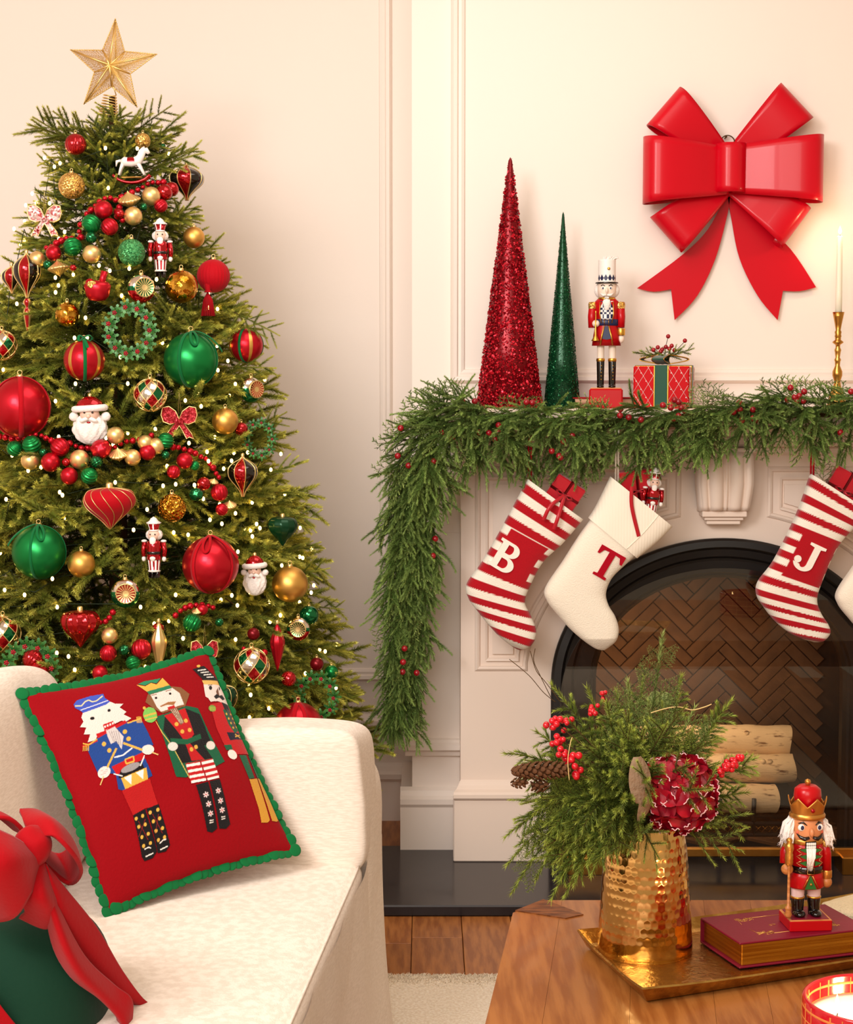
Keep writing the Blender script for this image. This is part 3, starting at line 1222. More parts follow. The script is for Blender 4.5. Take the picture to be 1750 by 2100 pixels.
def o_reflector(root, r, dish='greenshiny', body='redshiny', az=.2):
    def sel(c):
        return 1 if c[2] > r * .1 else (0 if c[2] < -r * .2 else 2)
    part('ball', MB().add(sphere(r, 32, 20), sel, R('Z', math.degrees(az)) @ S(1, .60, 1)), [MT[body], MT['silver'], MT['greenshiny']], root)
    M = R('Z', math.degrees(az)) @ T(r * .10, -r * .60, r * .06) @ R('X', 90)
    part('rim', MB().add(lathe([(r * .60, -.002), (r * .64, r * .08), (r * .70, r * .05), (r * .70, -.003)], 36, lambda a, t: 1 + .03 * cos(18 * a)), 0, M), MT['goldpale'], root)
    part('dish', MB().add(lathe([(0.0, r * .02), (r * .2, r * .03), (r * .45, r * .05), (r * .62, r * .10)], 72, lambda a, t: 1 + .0 * a), lambda c: int((atan2(c[1], c[0]) / (2 * pi) % 1) * 36) % 2 if sqrt(c[0] ** 2 + c[1] ** 2) > r * .12 else 1, M), [MT[dish], MT['goldpale']], root)
    cap(root, r)


def o_harlequin(root, r):
    def sel(c):
        a = (atan2(c[1], c[0]) / (2 * pi)) % 1 * 8
        t = math.acos(max(-1, min(1, c[2] / r))) / pi * 3.2
        u, v = int(math.floor(a + t)), int(math.floor(a - t))
        return (0, 1, 2, 1)[(u + 2 * v) % 4]
    part('ball', MB().add(sphere(r, 96, 48), sel), [MT['redshiny'], MT['silver'], MT['greenshiny']], root)
    for k in range(8):
        for s in (-1, 1):
            p = []
            for i in range(41):
                th = .12 + (pi - .24) * i / 40
                az = (k + .0 + s * th / pi * 3.2) / 8 * 2 * pi
                p.append((r * 1.015 * sin(th) * cos(az), r * 1.015 * sin(th) * sin(az), r * 1.015 * cos(th)))
            part('gold_cord', MB().add(tube(p, .0013, 4)), MT['goldpale'], root)
    cap(root, r)


def o_wreath(root, R0, n=11, ry=1.0):
    """ring of holly: leaf clusters with red berry centres"""
    ring = [(R0 * cos(2 * pi * i / 40), .004, R0 * ry * sin(2 * pi * i / 40)) for i in range(40)]
    part('ring', MB().add(tube(ring, .003, 5, True)), MT['greendark'], root)
    for k in range(n):
        q = 2 * pi * k / n
        cl = MB()
        for j in range(7):
            b = 2 * pi * j / 7 + k
            out_ = []
            for i, (u, w) in enumerate(((0, .002), (.25, .006), (.38, .0035), (.55, .007), (.7, .0035), (.85, .005), (1, 0))):
                out_.append((u, w))
            L = R0 * .40
            V = []
            for u, w in out_:
                V.append((u * L, -w * R0 / .065, -.004 - .010 * u * u + .004 * u))
                V.append((u * L, w * R0 / .065, -.004 - .010 * u * u + .004 * u))
            Fc = [(2 * i, 2 * i + 2, 2 * i + 3, 2 * i + 1) for i in range(len(out_) - 1)]
            cl.add((V, Fc), 0, R('Y', math.degrees(b)) @ R('X', 90) @ R('Y', -25), False)
        lf = part('leaf_cluster', cl, MT['holly'], root, loc=(R0 * cos(q), -.006, R0 * ry * sin(q)))
        mb = MB()
        for j in range(6):
            mb.add(sphere(R0 * .052, 8, 6), 0, T(R0 * .075 * cos(j * 1.25), -.019, R0 * .075 * sin(j * 1.25)) if j else T(0, -.021, 0))
        part('berries', mb, MT['berry'], lf, kind='stuff')


MT['holly'] = pmat('holly green', (26, 88, 34), .35, .1, col2=(72, 132, 58), nscale=60)
MT['redsequin'] = glitter('red sequins', (140, 8, 24), (206, 52, 62), .35, .4, 380)
MT['redwhitesequin'] = glitter('red and white sequins', (190, 30, 44), (252, 236, 230), .3, .3, 230)


def bow_outline(w, h):
    half = [(0, .10), (.10, .34), (.28, .48), (.46, .44), (.50, .22), (.44, .02), (.26, -.06), (.12, -.02), (.34, -.34), (.40, -.50), (.28, -.44), (.20, -.50), (.08, -.24), (0, -.10)]
    L = half + [(-x, z) for x, z in half[-2:0:-1]]
    return [(x * w, z * h) for x, z in L]


def o_glitbow(root, w, h, mat='redsequin'):
    P = bow_outline(w, h)
    part('bow', MB().add(prism(P, -.004, .003), 0, None, False), MT[mat], root)
    part('beaded_edge', MB().add(tube([(x, -.004, z) for x, z in P], .0016, 5, True)), MT['goldpale'], root)
    part('knot', MB().add(sphere(w * .07, 12, 8), 0, T(0, -.005, .02 * h)), MT[mat], root)
    part('hanging_cord', MB().add(tube([(-.004, 0, h * .1), (0, 0, h * .9), (.006, 0, h * .1)], .0007, 4)), MT['goldpale'], root)


def o_santa(root, w, h):
    """moulded santa head: curly beard, face, red cap with a fur band"""
    def rf(a, t):
        return 1 + .07 * sin(7 * a + 9 * t) + .05 * sin(13 * a - 20 * t)
    part('beard', MB().add(sphere(1, 48, 36, rf), 0, T(0, 0, -h * .17) @ S(w * .46, w * .30, h * .34)), MT['whitefur'], root)
    face = part('face', MB().add(sphere(1, 24, 16), 0, T(0, -w * .10, h * .13) @ S(w * .27, w * .24, h * .17)), MT['pinkskin'], root)
    part('cap', MB().add(lathe([(.46, 0), (.46, .1), (.38, .25), (.2, .36), (0, .40)], 24), 0, T(0, 0, h * .20) @ S(w * .88, w * .7, h * .78)), MT['redshiny'], root)
    part('fur_band', MB().add(tube([(w * .42 * cos(q), w * .30 * sin(q) - .004, h * .25 + .02 * h * cos(q)) for q in [2 * pi * i / 24 for i in range(24)]], h * .07, 8, True)), MT['whitefur'], root)
    for s in (-1, 1):
        part('hair_tuft', MB().add(sphere(w * .13, 14, 10, rf), 0, T(s * w * .44, -.004, h * .08)), MT['whitefur'], root)
        part('eye', MB().add(sphere(w * .032, 8, 6), 0, T(s * w * .11, -w * .33, h * .17)), MT['blackshiny'], root)
        part('moustache', MB().add(sphere(1, 14, 8), 0, T(s * w * .11, -w * .32, h * .02) @ R('Y', s * 22) @ S(w * .15, w * .06, h * .045)), MT['whitefur'], root)
    part('nose', MB().add(sphere(w * .065, 10, 8), 0, T(0, -w * .35, h * .09)), MT['pinkskin'], root)
    part('mouth', MB().add(sphere(1, 10, 6), 0, T(0, -w * .31, -h * .035) @ S(w * .06, w * .03, h * .02)), MT['redshiny'], root)
    part('cap_pin', MB().add(lathe([(.004, 0), (.0045, .006), (0, .008)], 10), 0, T(0, 0, h * .5)), MT['goldpale'], root)


def o_nutcracker(root, h):
    """glass soldier: plumed hat, round head with beard, red coat, striped trousers, black boots"""
    u = h
    part('boots', MB().add(rbox(.075 * u, .10 * u, .10 * u, .01 * u, (-.045 * u, -.01 * u, -.45 * u))).add(rbox(.075 * u, .10 * u, .10 * u, .01 * u, (.045 * u, -.01 * u, -.45 * u))), MT['blackshiny'], root, kind='stuff')
    part('trousers', MB().add(lathe([(.095 * u, -.40 * u), (.105 * u, -.39 * u), (.09 * u, -.37 * u), (.11 * u, -.18 * u), (0, -.17 * u)], 40), lambda c: 1 if (atan2(c[1], c[0]) / (2 * pi) * 10) % 1 < .45 or c[2] < -.375 * u else 0), [MT['redshiny'], MT['white']], root)
    part('apron', MB().add(sphere(1, 16, 10), 0, T(0, -.085 * u, -.175 * u) @ S(.06 * u, .04 * u, .055 * u)), MT['white'], root)
    part('coat', MB().add(lathe([(.12 * u, -.20 * u), (.115 * u, -.10 * u), (.125 * u, 0), (.115 * u, .09 * u), (.06 * u, .12 * u), (0, .12 * u)], 28)), MT['redshiny'], root)
    part('belt', MB().add(lathe([(.122 * u, -.11 * u), (.128 * u, -.10 * u), (.128 * u, -.075 * u), (.122 * u, -.065 * u)], 28)), MT['blackshiny'], root)
    for s in (-1, 1):
        arm = part('arm', MB().add(tube([(s * .155 * u, 0, .08 * u), (s * .175 * u, 0, -.05 * u), (s * .17 * u, -.01 * u, -.15 * u)], [.042 * u, .04 * u, .036 * u], 12)), MT['redshiny'], root)
        part('epaulette', MB().add(sphere(1, 14, 8), 0, T(s * .16 * u, 0, .10 * u) @ S(.05 * u, .045 * u, .025 * u)), MT['white'], arm)
        part('hand', MB().add(sphere(1, 12, 8), 0, T(s * .168 * u, -.01 * u, -.19 * u) @ S(.036 * u, .036 * u, .045 * u)), MT['white'], arm)
    part('head', MB().add(sphere(1, 24, 16), 0, T(0, 0, .20 * u) @ S(.105 * u, .10 * u, .095 * u)), MT['pinkskin'], root)
    part('hair', MB().add(sphere(1, 28, 18, lambda a, t: 1 + .07 * sin(9 * a + 8 * t)), 0, T(0, .03 * u, .20 * u) @ S(.135 * u, .10 * u, .10 * u)), MT['whitefur'], root)
    part('beard', MB().add(lathe([(0, -.16), (.025, -.13), (.05, -.06), (.055, 0), (.03, .03), (0, .03)], 20), 0, T(0, -.095 * u, .14 * u) @ S(u, .55 * u, u)), MT['whitefur'], root)
    for s in (-1, 1):
        part('eye', MB().add(sphere(.013 * u, 8, 6), 0, T(s * .04 * u, -.097 * u, .215 * u)), MT['blackshiny'], root)
    part('hat', MB().add(lathe([(.085 * u, .27 * u), (.075 * u, .29 * u), (.105 * u, .385 * u), (0, .39 * u)], 28), lambda c: 1 if (atan2(c[1], c[0]) / (2 * pi) * 8) % 1 < .18 or c[2] < .285 * u else 0), [MT['redshiny'], MT['white']], root)
    part('hat_plume', MB().add(lathe([(.11 * u, .385 * u), (.115 * u, .40 * u), (.07 * u, .43 * u), (.045 * u, .47 * u), (.0, .50 * u)], 24, lambda a, t: 1 + .08 * sin(11 * a + 20 * t))), MT['whitefur'], root)


def o_horse(root, s):
    """white rocking horse on red rockers, body drawn out as one skin; s = full width"""
    u = s
    body = MB()
    body.add(tube([(-.26 * u, 0, .06 * u), (-.18 * u, 0, .08 * u), (0, 0, .06 * u), (.16 * u, 0, .10 * u), (.24 * u, 0, .22 * u), (.30 * u, 0, .34 * u), (.36 * u, 0, .36 * u), (.43 * u, 0, .27 * u)],
                  [.06 * u, .115 * u, .11 * u, .12 * u, .085 * u, .07 * u, .065 * u, .04 * u], 14))
    for x0, x1, x2 in ((-.20, -.26, -.30), (.16, .24, .32)):
        for y in (-.05, .05):
            body.add(tube([(x0 * u, y * u * .6, .04 * u), (x1 * u, y * u, -.10 * u), (x2 * u, y * u * 1.2, -.25 * u)], [.055 * u, .035 * u, .028 * u], 10))
    body.add(tube([(-.27 * u, 0, .10 * u), (-.36 * u, 0, .08 * u), (-.38 * u, 0, -.04 * u)], [.035 * u, .04 * u, .012 * u], 8))
    for y in (-.03, .03):
        body.add(lathe([(.018 * u, 0), (.012 * u, .03 * u), (0, .06 * u)], 8), 0, T(.31 * u, y * u, .39 * u))
    part('horse_body', body, MT['white'], root)
    part('mane', MB().add(tube([(.16 * u, 0, .22 * u), (.22 * u, 0, .33 * u), (.29 * u, 0, .42 * u)], [.03 * u, .045 * u, .02 * u], 8)), MT['whitefur'], root)
    part('saddle', MB().add(lathe([(.125 * u, -.09 * u), (.13 * u, 0), (.125 * u, .09 * u)], 24, None, pi * .0, pi), 0, T(.0, 0, .06 * u) @ R('Y', 90) @ R('Z', 90)), MT['redshiny'], root)
    for y in (-.07, .07):
        part('rocker', MB().add(tube([(.52 * u * sin(a), y * u, -.28 * u - .45 * u * (cos(a * .9) - cos(.85))) for a in [-1.05 + 2.1 * i / 16 for i in range(17)]], .035 * u, 8)), MT['redshiny'], root)
    part('rocker_rail', MB().add(rbox(.5 * u, .12 * u, .03 * u, .008, (0, 0, -.30 * u))), MT['goldmatte'], root)


def o_red_stub(root, s):
    u = s
    b = MB().add(lathe([(0, -.5), (.28, -.46), (.42, -.3), (.46, -.1), (.50, .08), (.40, .2), (.2, .26), (0, .27)], 28), 0, S(u, u * .8, u))
    b.add(sphere(.17, 16, 10), 0, S(u) @ T(-.27, 0, .17))
    part('body', b, MT['redmatte'], root)
    part('stub', MB().add(tube([(.14 * u, 0, .1 * u), (.20 * u, 0, .34 * u), (.27 * u, 0, .60 * u)], [.15 * u, .12 * u, .125 * u], 14)), MT['redmatte'], root)
    part('gold_patch', MB().add(sphere(1, 14, 8), 0, T(-.16 * u, -.34 * u, .10 * u) @ S(.18 * u, .05 * u, .14 * u)), MT['goldglit'], root)


def o_tassel(root, r, ht):
    ball_part(root, r, MT['redvelvet'], lambda a, t: 1 - .03 * abs(sin(14 * a)), n=112)
    part('tassel_knot', MB().add(lathe([(.006, 0), (.010, -.012), (.007, -.024), (.010, -.03)], 12), 0, T(-.01, -r * .6, -r * .3)), MT['redvelvet'], root)
    mb = MB()
    for k in range(22):
        a = 2 * pi * k / 22
        mb.add(tube([(-.01, -r * .6, -r * .3 - .03), (-.01 + .011 * cos(a), -r * .6 + .011 * sin(a), -r * .3 - .05), (-.01 + .017 * cos(a), -r * .6 + .017 * sin(a), -r * .3 - ht)], .0016, 4))
    part('tassel_threads', mb, MT['redvelvet'], root, kind='stuff')
    cap(root, r)


ORN = [
    # px, py, r(px), builder, args in px (scaled), name, label, category
    (155, 296, 22, o_ribbed, ('redshiny',), 'bauble', 'shiny ribbed red bauble near the tree top at left'),
    (293, 289, 16, o_plain, ('goldglit',), 'bauble', 'small gold glitter bauble just above the white rocking horse'),
    (334, 300, 6, o_plain, ('greenshiny',), 'bauble', 'tiny shiny green bauble beside the small gold one at the top'),
    (147, 381, 27, o_plain, ('goldglit',), 'bauble', 'gold glitter bauble above the pale red and white bow'),
    (270, 518, 28, o_plain, ('greenglit',), 'bauble', 'frosted green glitter bauble left of the upper glass soldier'),
    (398, 487, 22, o_plain, ('goldmatte',), 'bauble', 'matte gold bauble half hidden at the right edge below the striped drop'),
    (372, 588, 34, o_plain, ('goldmerc',), 'bauble', 'large mottled mercury gold bauble below the upper glass soldier'),
    (138, 645, 25, o_plain, ('goldmerc',), 'bauble', 'mottled gold bauble above the red ball with green bow'),
    (462, 864, 27, o_plain, ('goldmatte',), 'bauble', 'matte gold bauble right of the upper red glitter bow'),
    (353, 1042, 29, o_plain, ('goldcrack',), 'bauble', 'crackled gold bauble beside the red velvet swirl drop'),
    (167, 1157, 28, o_plain, ('goldmatte',), 'bauble', 'satin gold bauble right of the big green ribboned ball'),
    (595, 1198, 37, o_plain, ('goldmatte',), 'bauble', 'largest satin gold bauble at the right edge beside the lower santa'),
    (495, 880, 14, o_plain, ('redshiny',), 'bauble', 'small shiny red bauble touching the matte gold one at right'),
    (634, 1262, 20, o_plain, ('greenshiny',), 'bauble', 'shiny green bauble at the right edge under the largest gold one'),
    (650, 1362, 14, o_plain, ('reddeep',), 'bauble', 'dark red bauble at the low right edge above the holly wreath'),
    (680, 1378, 14, o_plain, ('greenmatte',), 'bauble', 'green bauble furthest right on the tree beside a dark red one'),
    (173, 739, 42, o_bowball, (), 'bauble', 'red ball with gold stripes and a green velvet bow'),
    (392, 738, 56, o_ribbonball, ('greenmatte', 'greenvelvet', (-.5, 1.2, 2.6), .13, True, 1), 'bauble', 'very large green ball with green ribbon beside the holly wreath'),
    (505, 708, 35, o_ribbonball, ('redmatte', 'greenvelvet', (-.35, 1.6), .15, False, 1, (.35, -1.1, 1.9)), 'bauble', 'red ball with gold stripe and green ribbon at the right edge'),
    (42, 835, 62, o_ribbonball, ('redmatte', 'redvelvet', (.30, -.9, 1.5), .17, False), 'bauble', 'largest red ball with red ribbon at the left edge'),
    (80, 1132, 55, o_ribbonball, ('greenmatte', 'greenvelvet', (-.3, 1.4, 2.8), .10, True, -1), 'bauble', 'very large green ball with ribbon loop at the left, above the sofa'),
    (432, 1158, 58, o_ribbonball, ('redmatte', 'redvelvet', (-.35, 1.2), .17, True, 1), 'bauble', 'very large red ball with ribbon loop below the crackled gold bauble'),
    (612, 1490, 50, o_ribbonball, ('redmatte', 'redvelvet', (-.3, .3), .2, False), 'bauble', 'large red ribboned ball just above the sofa arm'),
    (308, 810, 33, o_harlequin, (), 'bauble', 'harlequin diamond bauble in red, silver and green right of the santa head'),
    (516, 1365, 36, o_harlequin, (), 'bauble', 'harlequin bauble with gold cords above the cushion at lower right'),
    (6, 1300, 36, o_harlequin, (), 'bauble', 'harlequin bauble cut off by the left edge above the sofa'),
    (4, 708, 30, o_harlequin, (), 'bauble', 'harlequin bauble cut off by the left edge above the largest red ball'),
    (290, 592, 29, o_reflector, ('greenshiny', 'redshiny', .25), 'bauble', 'silver reflector bauble with a green starburst dish'),
    (257, 1217, 30, o_reflector, ('redshiny', 'greenshiny', .2), 'bauble', 'silver reflector bauble with a red starburst dish'),
    (515, 800, 26, o_reflector, ('redshiny', 'greenshiny', .7), 'bauble', 'reflector bauble with a pink red dish at the right edge'),
    (612, 1290, 24, o_reflector, ('greenshiny', 'redshiny', -.2), 'bauble', 'small reflector bauble with green dish under the shiny green one'),
]
ORN2 = [
    (383, 375, lambda o, s: o_stained(o, 70 * s, 72 * s), 36, 'glass_drop', 'dark glass drop with red and green petals near the tree top', 'ornament'),
    (55, 566, lambda o, s: o_stained(o, 54 * s, 92 * s, 66 * s), 40, 'glass_drop', 'dark glass drop with a long finial at the left edge', 'ornament'),
    (498, 978, lambda o, s: o_stained(o, 60 * s, 82 * s), 36, 'glass_drop', 'dark red and black glass drop at the right edge, mid height', 'ornament'),
    (24, 574, lambda o, s: o_stained(o, 40 * s, 56 * s), 10, 'glass_drop', 'glossy green glass drop half hidden at the left edge', 'ornament'),
    (225, 1043, lambda o, s: o_onion(o, 106 * s, 86 * s, 'redvelvet', None, 12, 'goldpale'), 50, 'onion_drop', 'large red velvet onion drop with fine swirling lines', 'ornament'),
    (165, 1290, lambda o, s: o_onion(o, 82 * s, 78 * s, 'redshiny', lambda a, t: 1 - .09 * abs(sin(6 * a))), 40, 'onion_drop', 'glossy fluted red onion drop above the sofa back', 'ornament'),
    (580, 1090, lambda o, s: o_onion(o, 62 * s, 62 * s, 'greendark', lambda a, t: 1 - .03 * abs(sin(6 * a))), 32, 'onion_drop', 'dark green glass onion drop at the right edge', 'ornament'),
    (456, 1443, lambda o, s: o_onion(o, 62 * s, 76 * s, 'greendark', None, 0, 'goldpale'), 26, 'onion_drop', 'dark green lined onion drop behind the embroidered cushion', 'ornament'),
    (326, 1328, lambda o, s: o_finial(o, 32 * s, 104 * s, 'goldpale'), 26, 'finial_drop', 'slender fluted pale gold finial drop above the cushion', 'ornament'),
    (569, 1328, lambda o, s: o_finial(o, 30 * s, 98 * s, 'redmatte'), 26, 'finial_drop', 'slender fluted red finial drop at lower right', 'ornament'),
    (268, 678, lambda o, s: o_wreath(o, 43 * s, 11, 1.1), 55, 'holly_wreath', 'green holly wreath ornament with red berries in the middle of the tree', 'wreath'),
    (62, 1368, lambda o, s: o_wreath(o, 46 * s), 52, 'holly_wreath', 'holly wreath ornament just above the sofa back', 'wreath'),
    (533, 900, lambda o, s: o_wreath(o, 26 * s, 9, 1.3), 30, 'holly_wreath', 'small holly wreath ornament at the right edge beside the gold bauble', 'wreath'),
    (650, 1428, lambda o, s: o_wreath(o, 36 * s, 10, 1.15), 40, 'holly_wreath', 'holly wreath ornament at the low right edge over the sofa arm', 'wreath'),
    (92, 452, lambda o, s: o_glitbow(o, 70 * s, 66 * s, 'redwhitesequin'), 30, 'sequin_bow', 'pale red and white sequined bow at the upper left', 'bow'),
    (368, 866, lambda o, s: o_glitbow(o, 74 * s, 68 * s), 35, 'sequin_bow', 'red sequined bow below the harlequin bauble', 'bow'),
    (420, 1347, lambda o, s: o_glitbow(o, 56 * s, 72 * s), 32, 'sequin_bow', 'red sequined bow just above the cushion corner', 'bow'),
    (185, 862, lambda o, s: o_santa(o, 74 * s, 98 * s), 44, 'santa_head', 'white bearded santa head ornament with red cap, mid left', 'ornament'),
    (523, 1180, lambda o, s: o_santa(o, 50 * s, 82 * s), 34, 'santa_head', 'smaller santa head ornament beside the largest gold bauble', 'ornament'),
    (329, 508, lambda o, s: o_nutcracker(o, 122 * s), 40, 'soldier_ornament', 'upper glass nutcracker soldier ornament beside the green glitter bauble', 'ornament'),
    (316, 1122, lambda o, s: o_nutcracker(o, 126 * s), 42, 'soldier_ornament', 'lower glass nutcracker soldier ornament left of the very large red ball', 'ornament'),
    (270, 338, lambda o, s: o_horse(o, 84 * s), 34, 'rocking_horse', 'white rocking horse ornament on red rockers near the top', 'ornament'),
    (200, 590, lambda o, s: o_red_stub(o, 56 * s), 34, 'red_ornament', 'rounded matte red ornament with an upright stub and gold patch', 'ornament'),
    (438, 566, lambda o, s: o_tassel(o, 34 * s, 72 * s), 36, 'tassel_ball', 'pleated red velvet ball with a long tassel at the right edge', 'ornament'),
]
for px, py, r, fn, args, nm, lab in ORN:
    P = tree_pt(px, py, .02)
    s = mpp(P)
    root = thing(nm, lab, 'bauble', P, (0, 0, rng.uniform(-12, 12)), 'hanging baubles on the tree')
    fn(root, r * s, *args)
    TREE_ORN.append((px, py, r))
for px, py, fn, r, nm, lab, cat in ORN2:
    P = tree_pt(px, py, .025)
    root = thing(nm, lab, cat, P, (0, 0, rng.uniform(-6, 6)), 'figural ornaments on the tree')
    fn(root, mpp(P))
    TREE_ORN.append((px, py, r))
# ------------------------------------------------------------------ bauble garlands wound round the tree
def bp(root, base, nm, px, py, r, style, mat):
    P = tree_pt(px, py, .03)
    q = r * mpp(P)
    M = T(*(P - base)) @ R('Z', rng.uniform(0, 90)) @ R('X', rng.uniform(-50, 50)) @ R('Y', rng.uniform(-50, 50))
    if style == 'plain':
        vf = sphere(q, 24, 16)
    elif style == 'swirl':
        vf = lathe([(q * sin(pi * i / 72) * (1 + .04 * cos(i * pi / 4.5)), -q * cos(pi * i / 72)) for i in range(73)], 24)
    elif style == 'rib':
        vf = sphere(q, 90, 14, lambda a, t: 1 - .07 * abs(sin(7 * a + 3 * t)))
    elif style == 'onion':
        pr = crv([(0, -.62), (.08, -.5), (.35, -.38), (.86, -.12), (1.0, .0), (.86, .12), (.35, .34), (.1, .48), (0, .6)], 4)
        vf = lathe([(max(a, 0) * q, b * q * 1.35) for a, b in pr], 84, lambda a, t: 1 - .07 * abs(sin(9 * a)))
        M = T(*(P - base)) @ R('Y', rng.uniform(-20, 20)) @ R('X', rng.uniform(0, 25))
    elif style == 'lump':
        vf = sphere(q, 40, 20, lambda a, t: 1 + .14 * abs(sin(4 * a)) * abs(sin(4 * pi * t)))
    lab = {'swirl': ' swirled bauble', 'rib': ' ribbed bauble', 'onion': ' fluted flat bauble', 'plain': ' round bauble', 'lump': ' berry cluster bauble'}[style]
    col = 'gold' if 'gold' in mat else ('green' if 'green' in mat else 'red')
    part(nm, MB().add(vf, 0, M), MT[mat], root, col + lab)
    TREE_ORN.append((px, py, r * .8))


def beads(root, base, pxpts, r=6):
    pts = crv(pxpts, 12)
    acc, last = 0, None
    me = beads.me
    for (px, py) in pts:
        if last is None or (px - last[0]) ** 2 + (py - last[1]) ** 2 > (r * 1.75) ** 2:
            last = (px, py)
            P = tree_pt(px, py + rng.uniform(-2, 2), rng.uniform(.0, .02))
            link('bead', me, root, loc=P - base, scale=r * mpp(P) * rng.uniform(.8, 1.25))
            TREE_ORN.append((px, py, 5))


beads.me = MB().add(sphere(1, 14, 9)).mesh('bead', MT['redmatte'])
UP = [
    (212, 430, 19, 'plain', 'redmatte'), (265, 410, 24, 'onion', 'goldpale'), (310, 402, 19, 'plain', 'goldpale'), (337, 395, 17, 'plain', 'redshiny'), (352, 388, 15, 'plain', 'redshiny'),
    (330, 422, 14, 'rib', 'redmatte'), (273, 443, 19, 'plain', 'goldpale'), (225, 465, 18, 'rib', 'redmatte'), (187, 459, 19, 'swirl', 'greenmatte'), (149, 506, 19, 'swirl', 'greenmatte'),
    (187, 487, 12, 'plain', 'greenshiny'), (110, 519, 16, 'plain', 'redmatte'), (76, 532, 17, 'plain', 'goldpale'), (188, 521, 19, 'plain', 'goldpale'), (98, 543, 10, 'plain', 'greenshiny'),
    (120, 550, 23, 'onion', 'goldpale'), (295, 424, 8, 'plain', 'greenshiny'), (245, 438, 10, 'rib', 'redshiny'), (150, 549, 7, 'plain', 'redshiny')]
MID = [
    (65, 912, 19, 'swirl', 'greenmatte'), (30, 920, 16, 'swirl', 'greenmatte'), (62, 945, 19, 'plain', 'goldpale'), (123, 917, 20, 'rib', 'redmatte'), (104, 948, 20, 'plain', 'redmatte'),
    (163, 942, 20, 'plain', 'goldpale'), (89, 928, 9, 'plain', 'greenshiny'), (136, 948, 9, 'plain', 'redshiny'), (142, 976, 18, 'plain', 'redmatte'), (183, 976, 17, 'swirl', 'greenmatte'),
    (198, 947, 13, 'swirl', 'greenshiny'), (207, 921, 20, 'lump', 'redmatte'), (237, 893, 18, 'plain', 'goldpale'), (243, 932, 21, 'onion', 'goldpale'), (272, 938, 17, 'plain', 'goldpale'),
    (303, 927, 17, 'plain', 'redmatte'), (320, 915, 17, 'plain', 'goldpale'), (298, 908, 16, 'plain', 'goldpale'), (340, 904, 17, 'swirl', 'greenmatte'), (379, 945, 17, 'plain', 'redmatte'),
    (356, 968, 14, 'rib', 'redmatte'), (400, 955, 10, 'swirl', 'greenmatte'), (450, 1010, 18, 'rib', 'redmatte'), (403, 1014, 14, 'lump', 'greenshiny'), (438, 988, 11, 'onion', 'goldpale'),
    (471, 1036, 15, 'onion', 'goldpale'), (455, 1045, 13, 'rib', 'redmatte'), (418, 992, 14, 'plain', 'redshiny'), (340, 933, 9, 'plain', 'greenshiny')]
LOW = [
    (225, 1304, 17, 'plain', 'goldpale'), (222, 1340, 18, 'rib', 'redmatte'), (255, 1333, 11, 'lump', 'greenshiny'), (290, 1331, 21, 'rib', 'redmatte'), (273, 1359, 15, 'swirl', 'greenmatte'),
    (324, 1290, 13, 'plain', 'redshiny'), (394, 1277, 19, 'swirl', 'greenmatte'), (404, 1254, 11, 'onion', 'goldpale'), (450, 1276, 9, 'plain', 'greenshiny'), (68, 1352, 22, 'rib', 'redshiny'),
    (80, 1376, 22, 'plain', 'redshiny'), (18, 1378, 14, 'plain', 'redmatte'), (415, 1250, 12, 'plain', 'redmatte'), (520, 1300, 13, 'plain', 'reddeep'), (592, 1392, 16, 'rib', 'redshiny'), (205, 1380, 16, 'plain', 'redmatte')]
for nm, lst, strings, lab in (
        ('bauble_garland', UP, [[(335, 372), (305, 378), (280, 392), (240, 408), (215, 408), (190, 428), (176, 440)], [(165, 462), (163, 478), (168, 492), (140, 490), (118, 498), (90, 512)], [(245, 425), (238, 442), (255, 452)]],
         'garland of red, gold and green baubles and beads round the upper tree'),
        ('bauble_garland', MID, [[(0, 894), (35, 898), (80, 892), (105, 905), (150, 912), (180, 920), (225, 918), (255, 908), (285, 902), (320, 892)], [(355, 918), (380, 922), (410, 935), (428, 948), (440, 965), (452, 985)]],
         'garland of red, gold and green baubles and beads round the middle of the tree'),
        ('bauble_garland', LOW, [[(195, 1282), (215, 1274), (228, 1262), (236, 1250)], [(360, 1262), (385, 1246), (420, 1240), (445, 1252)], [(500, 1330), (530, 1345), (548, 1330)]],
         'garland of baubles round the lower tree just above the sofa')):
    base = Vector((TX, TY, tree_pt(237, lst[0][1]).z))
    root = thing(nm, lab, 'garland', base, group='bauble garlands on the tree')
    for it in lst:
        px, py, r, st, mt = it
        bp(root, base, 'bauble', px, py, r, st, mt)
    for s in strings:
        beads(root, base, s)

# ------------------------------------------------------------------ the tree itself
tree = thing('christmas_tree', 'tall green artificial spruce tree with dense needled branches behind the sofa', 'tree', (TX, TY, 0))
part('trunk', MB().add(tube([(0, 0, .0), (0, 0, 1.2), (0, 0, 2.13)], [.035, .022, .008], 10)), MT['trunk'], tree)
part('stand', MB().add(lathe([(.24, 0), (.24, .02), (.06, .06), (.045, .16), (0, .16)], 24)), MT['black'], tree)
SPR = [spruce(40 + i, L=.22 + .02 * (i % 3), ns=5 + i % 3, dens=2000, nl=.0165, nw=.0028, sub=.52) for i in range(6)]
SPM = [np_mesh('branch', d, [MT['needle'], MT['stem']]) for d in SPR]
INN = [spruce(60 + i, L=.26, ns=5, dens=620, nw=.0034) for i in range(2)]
vis, rest = [], []
rt = random.Random(21)


def blocked(M, L):
    for t in (.35, .7, 1.0):
        p = M @ Vector((L * t, 0, 0))
        px, py = topx(p)
        for ox, oy, orr in TREE_ORN:
            if (px - ox) ** 2 + (py - oy) ** 2 < (orr * (1.0 if t > .5 else .8)) ** 2:
                # only branches nearer than the ornament cover it
                q = tree_pt(ox, oy)
                if p.y < q.y + .06:
                    return True
    return False


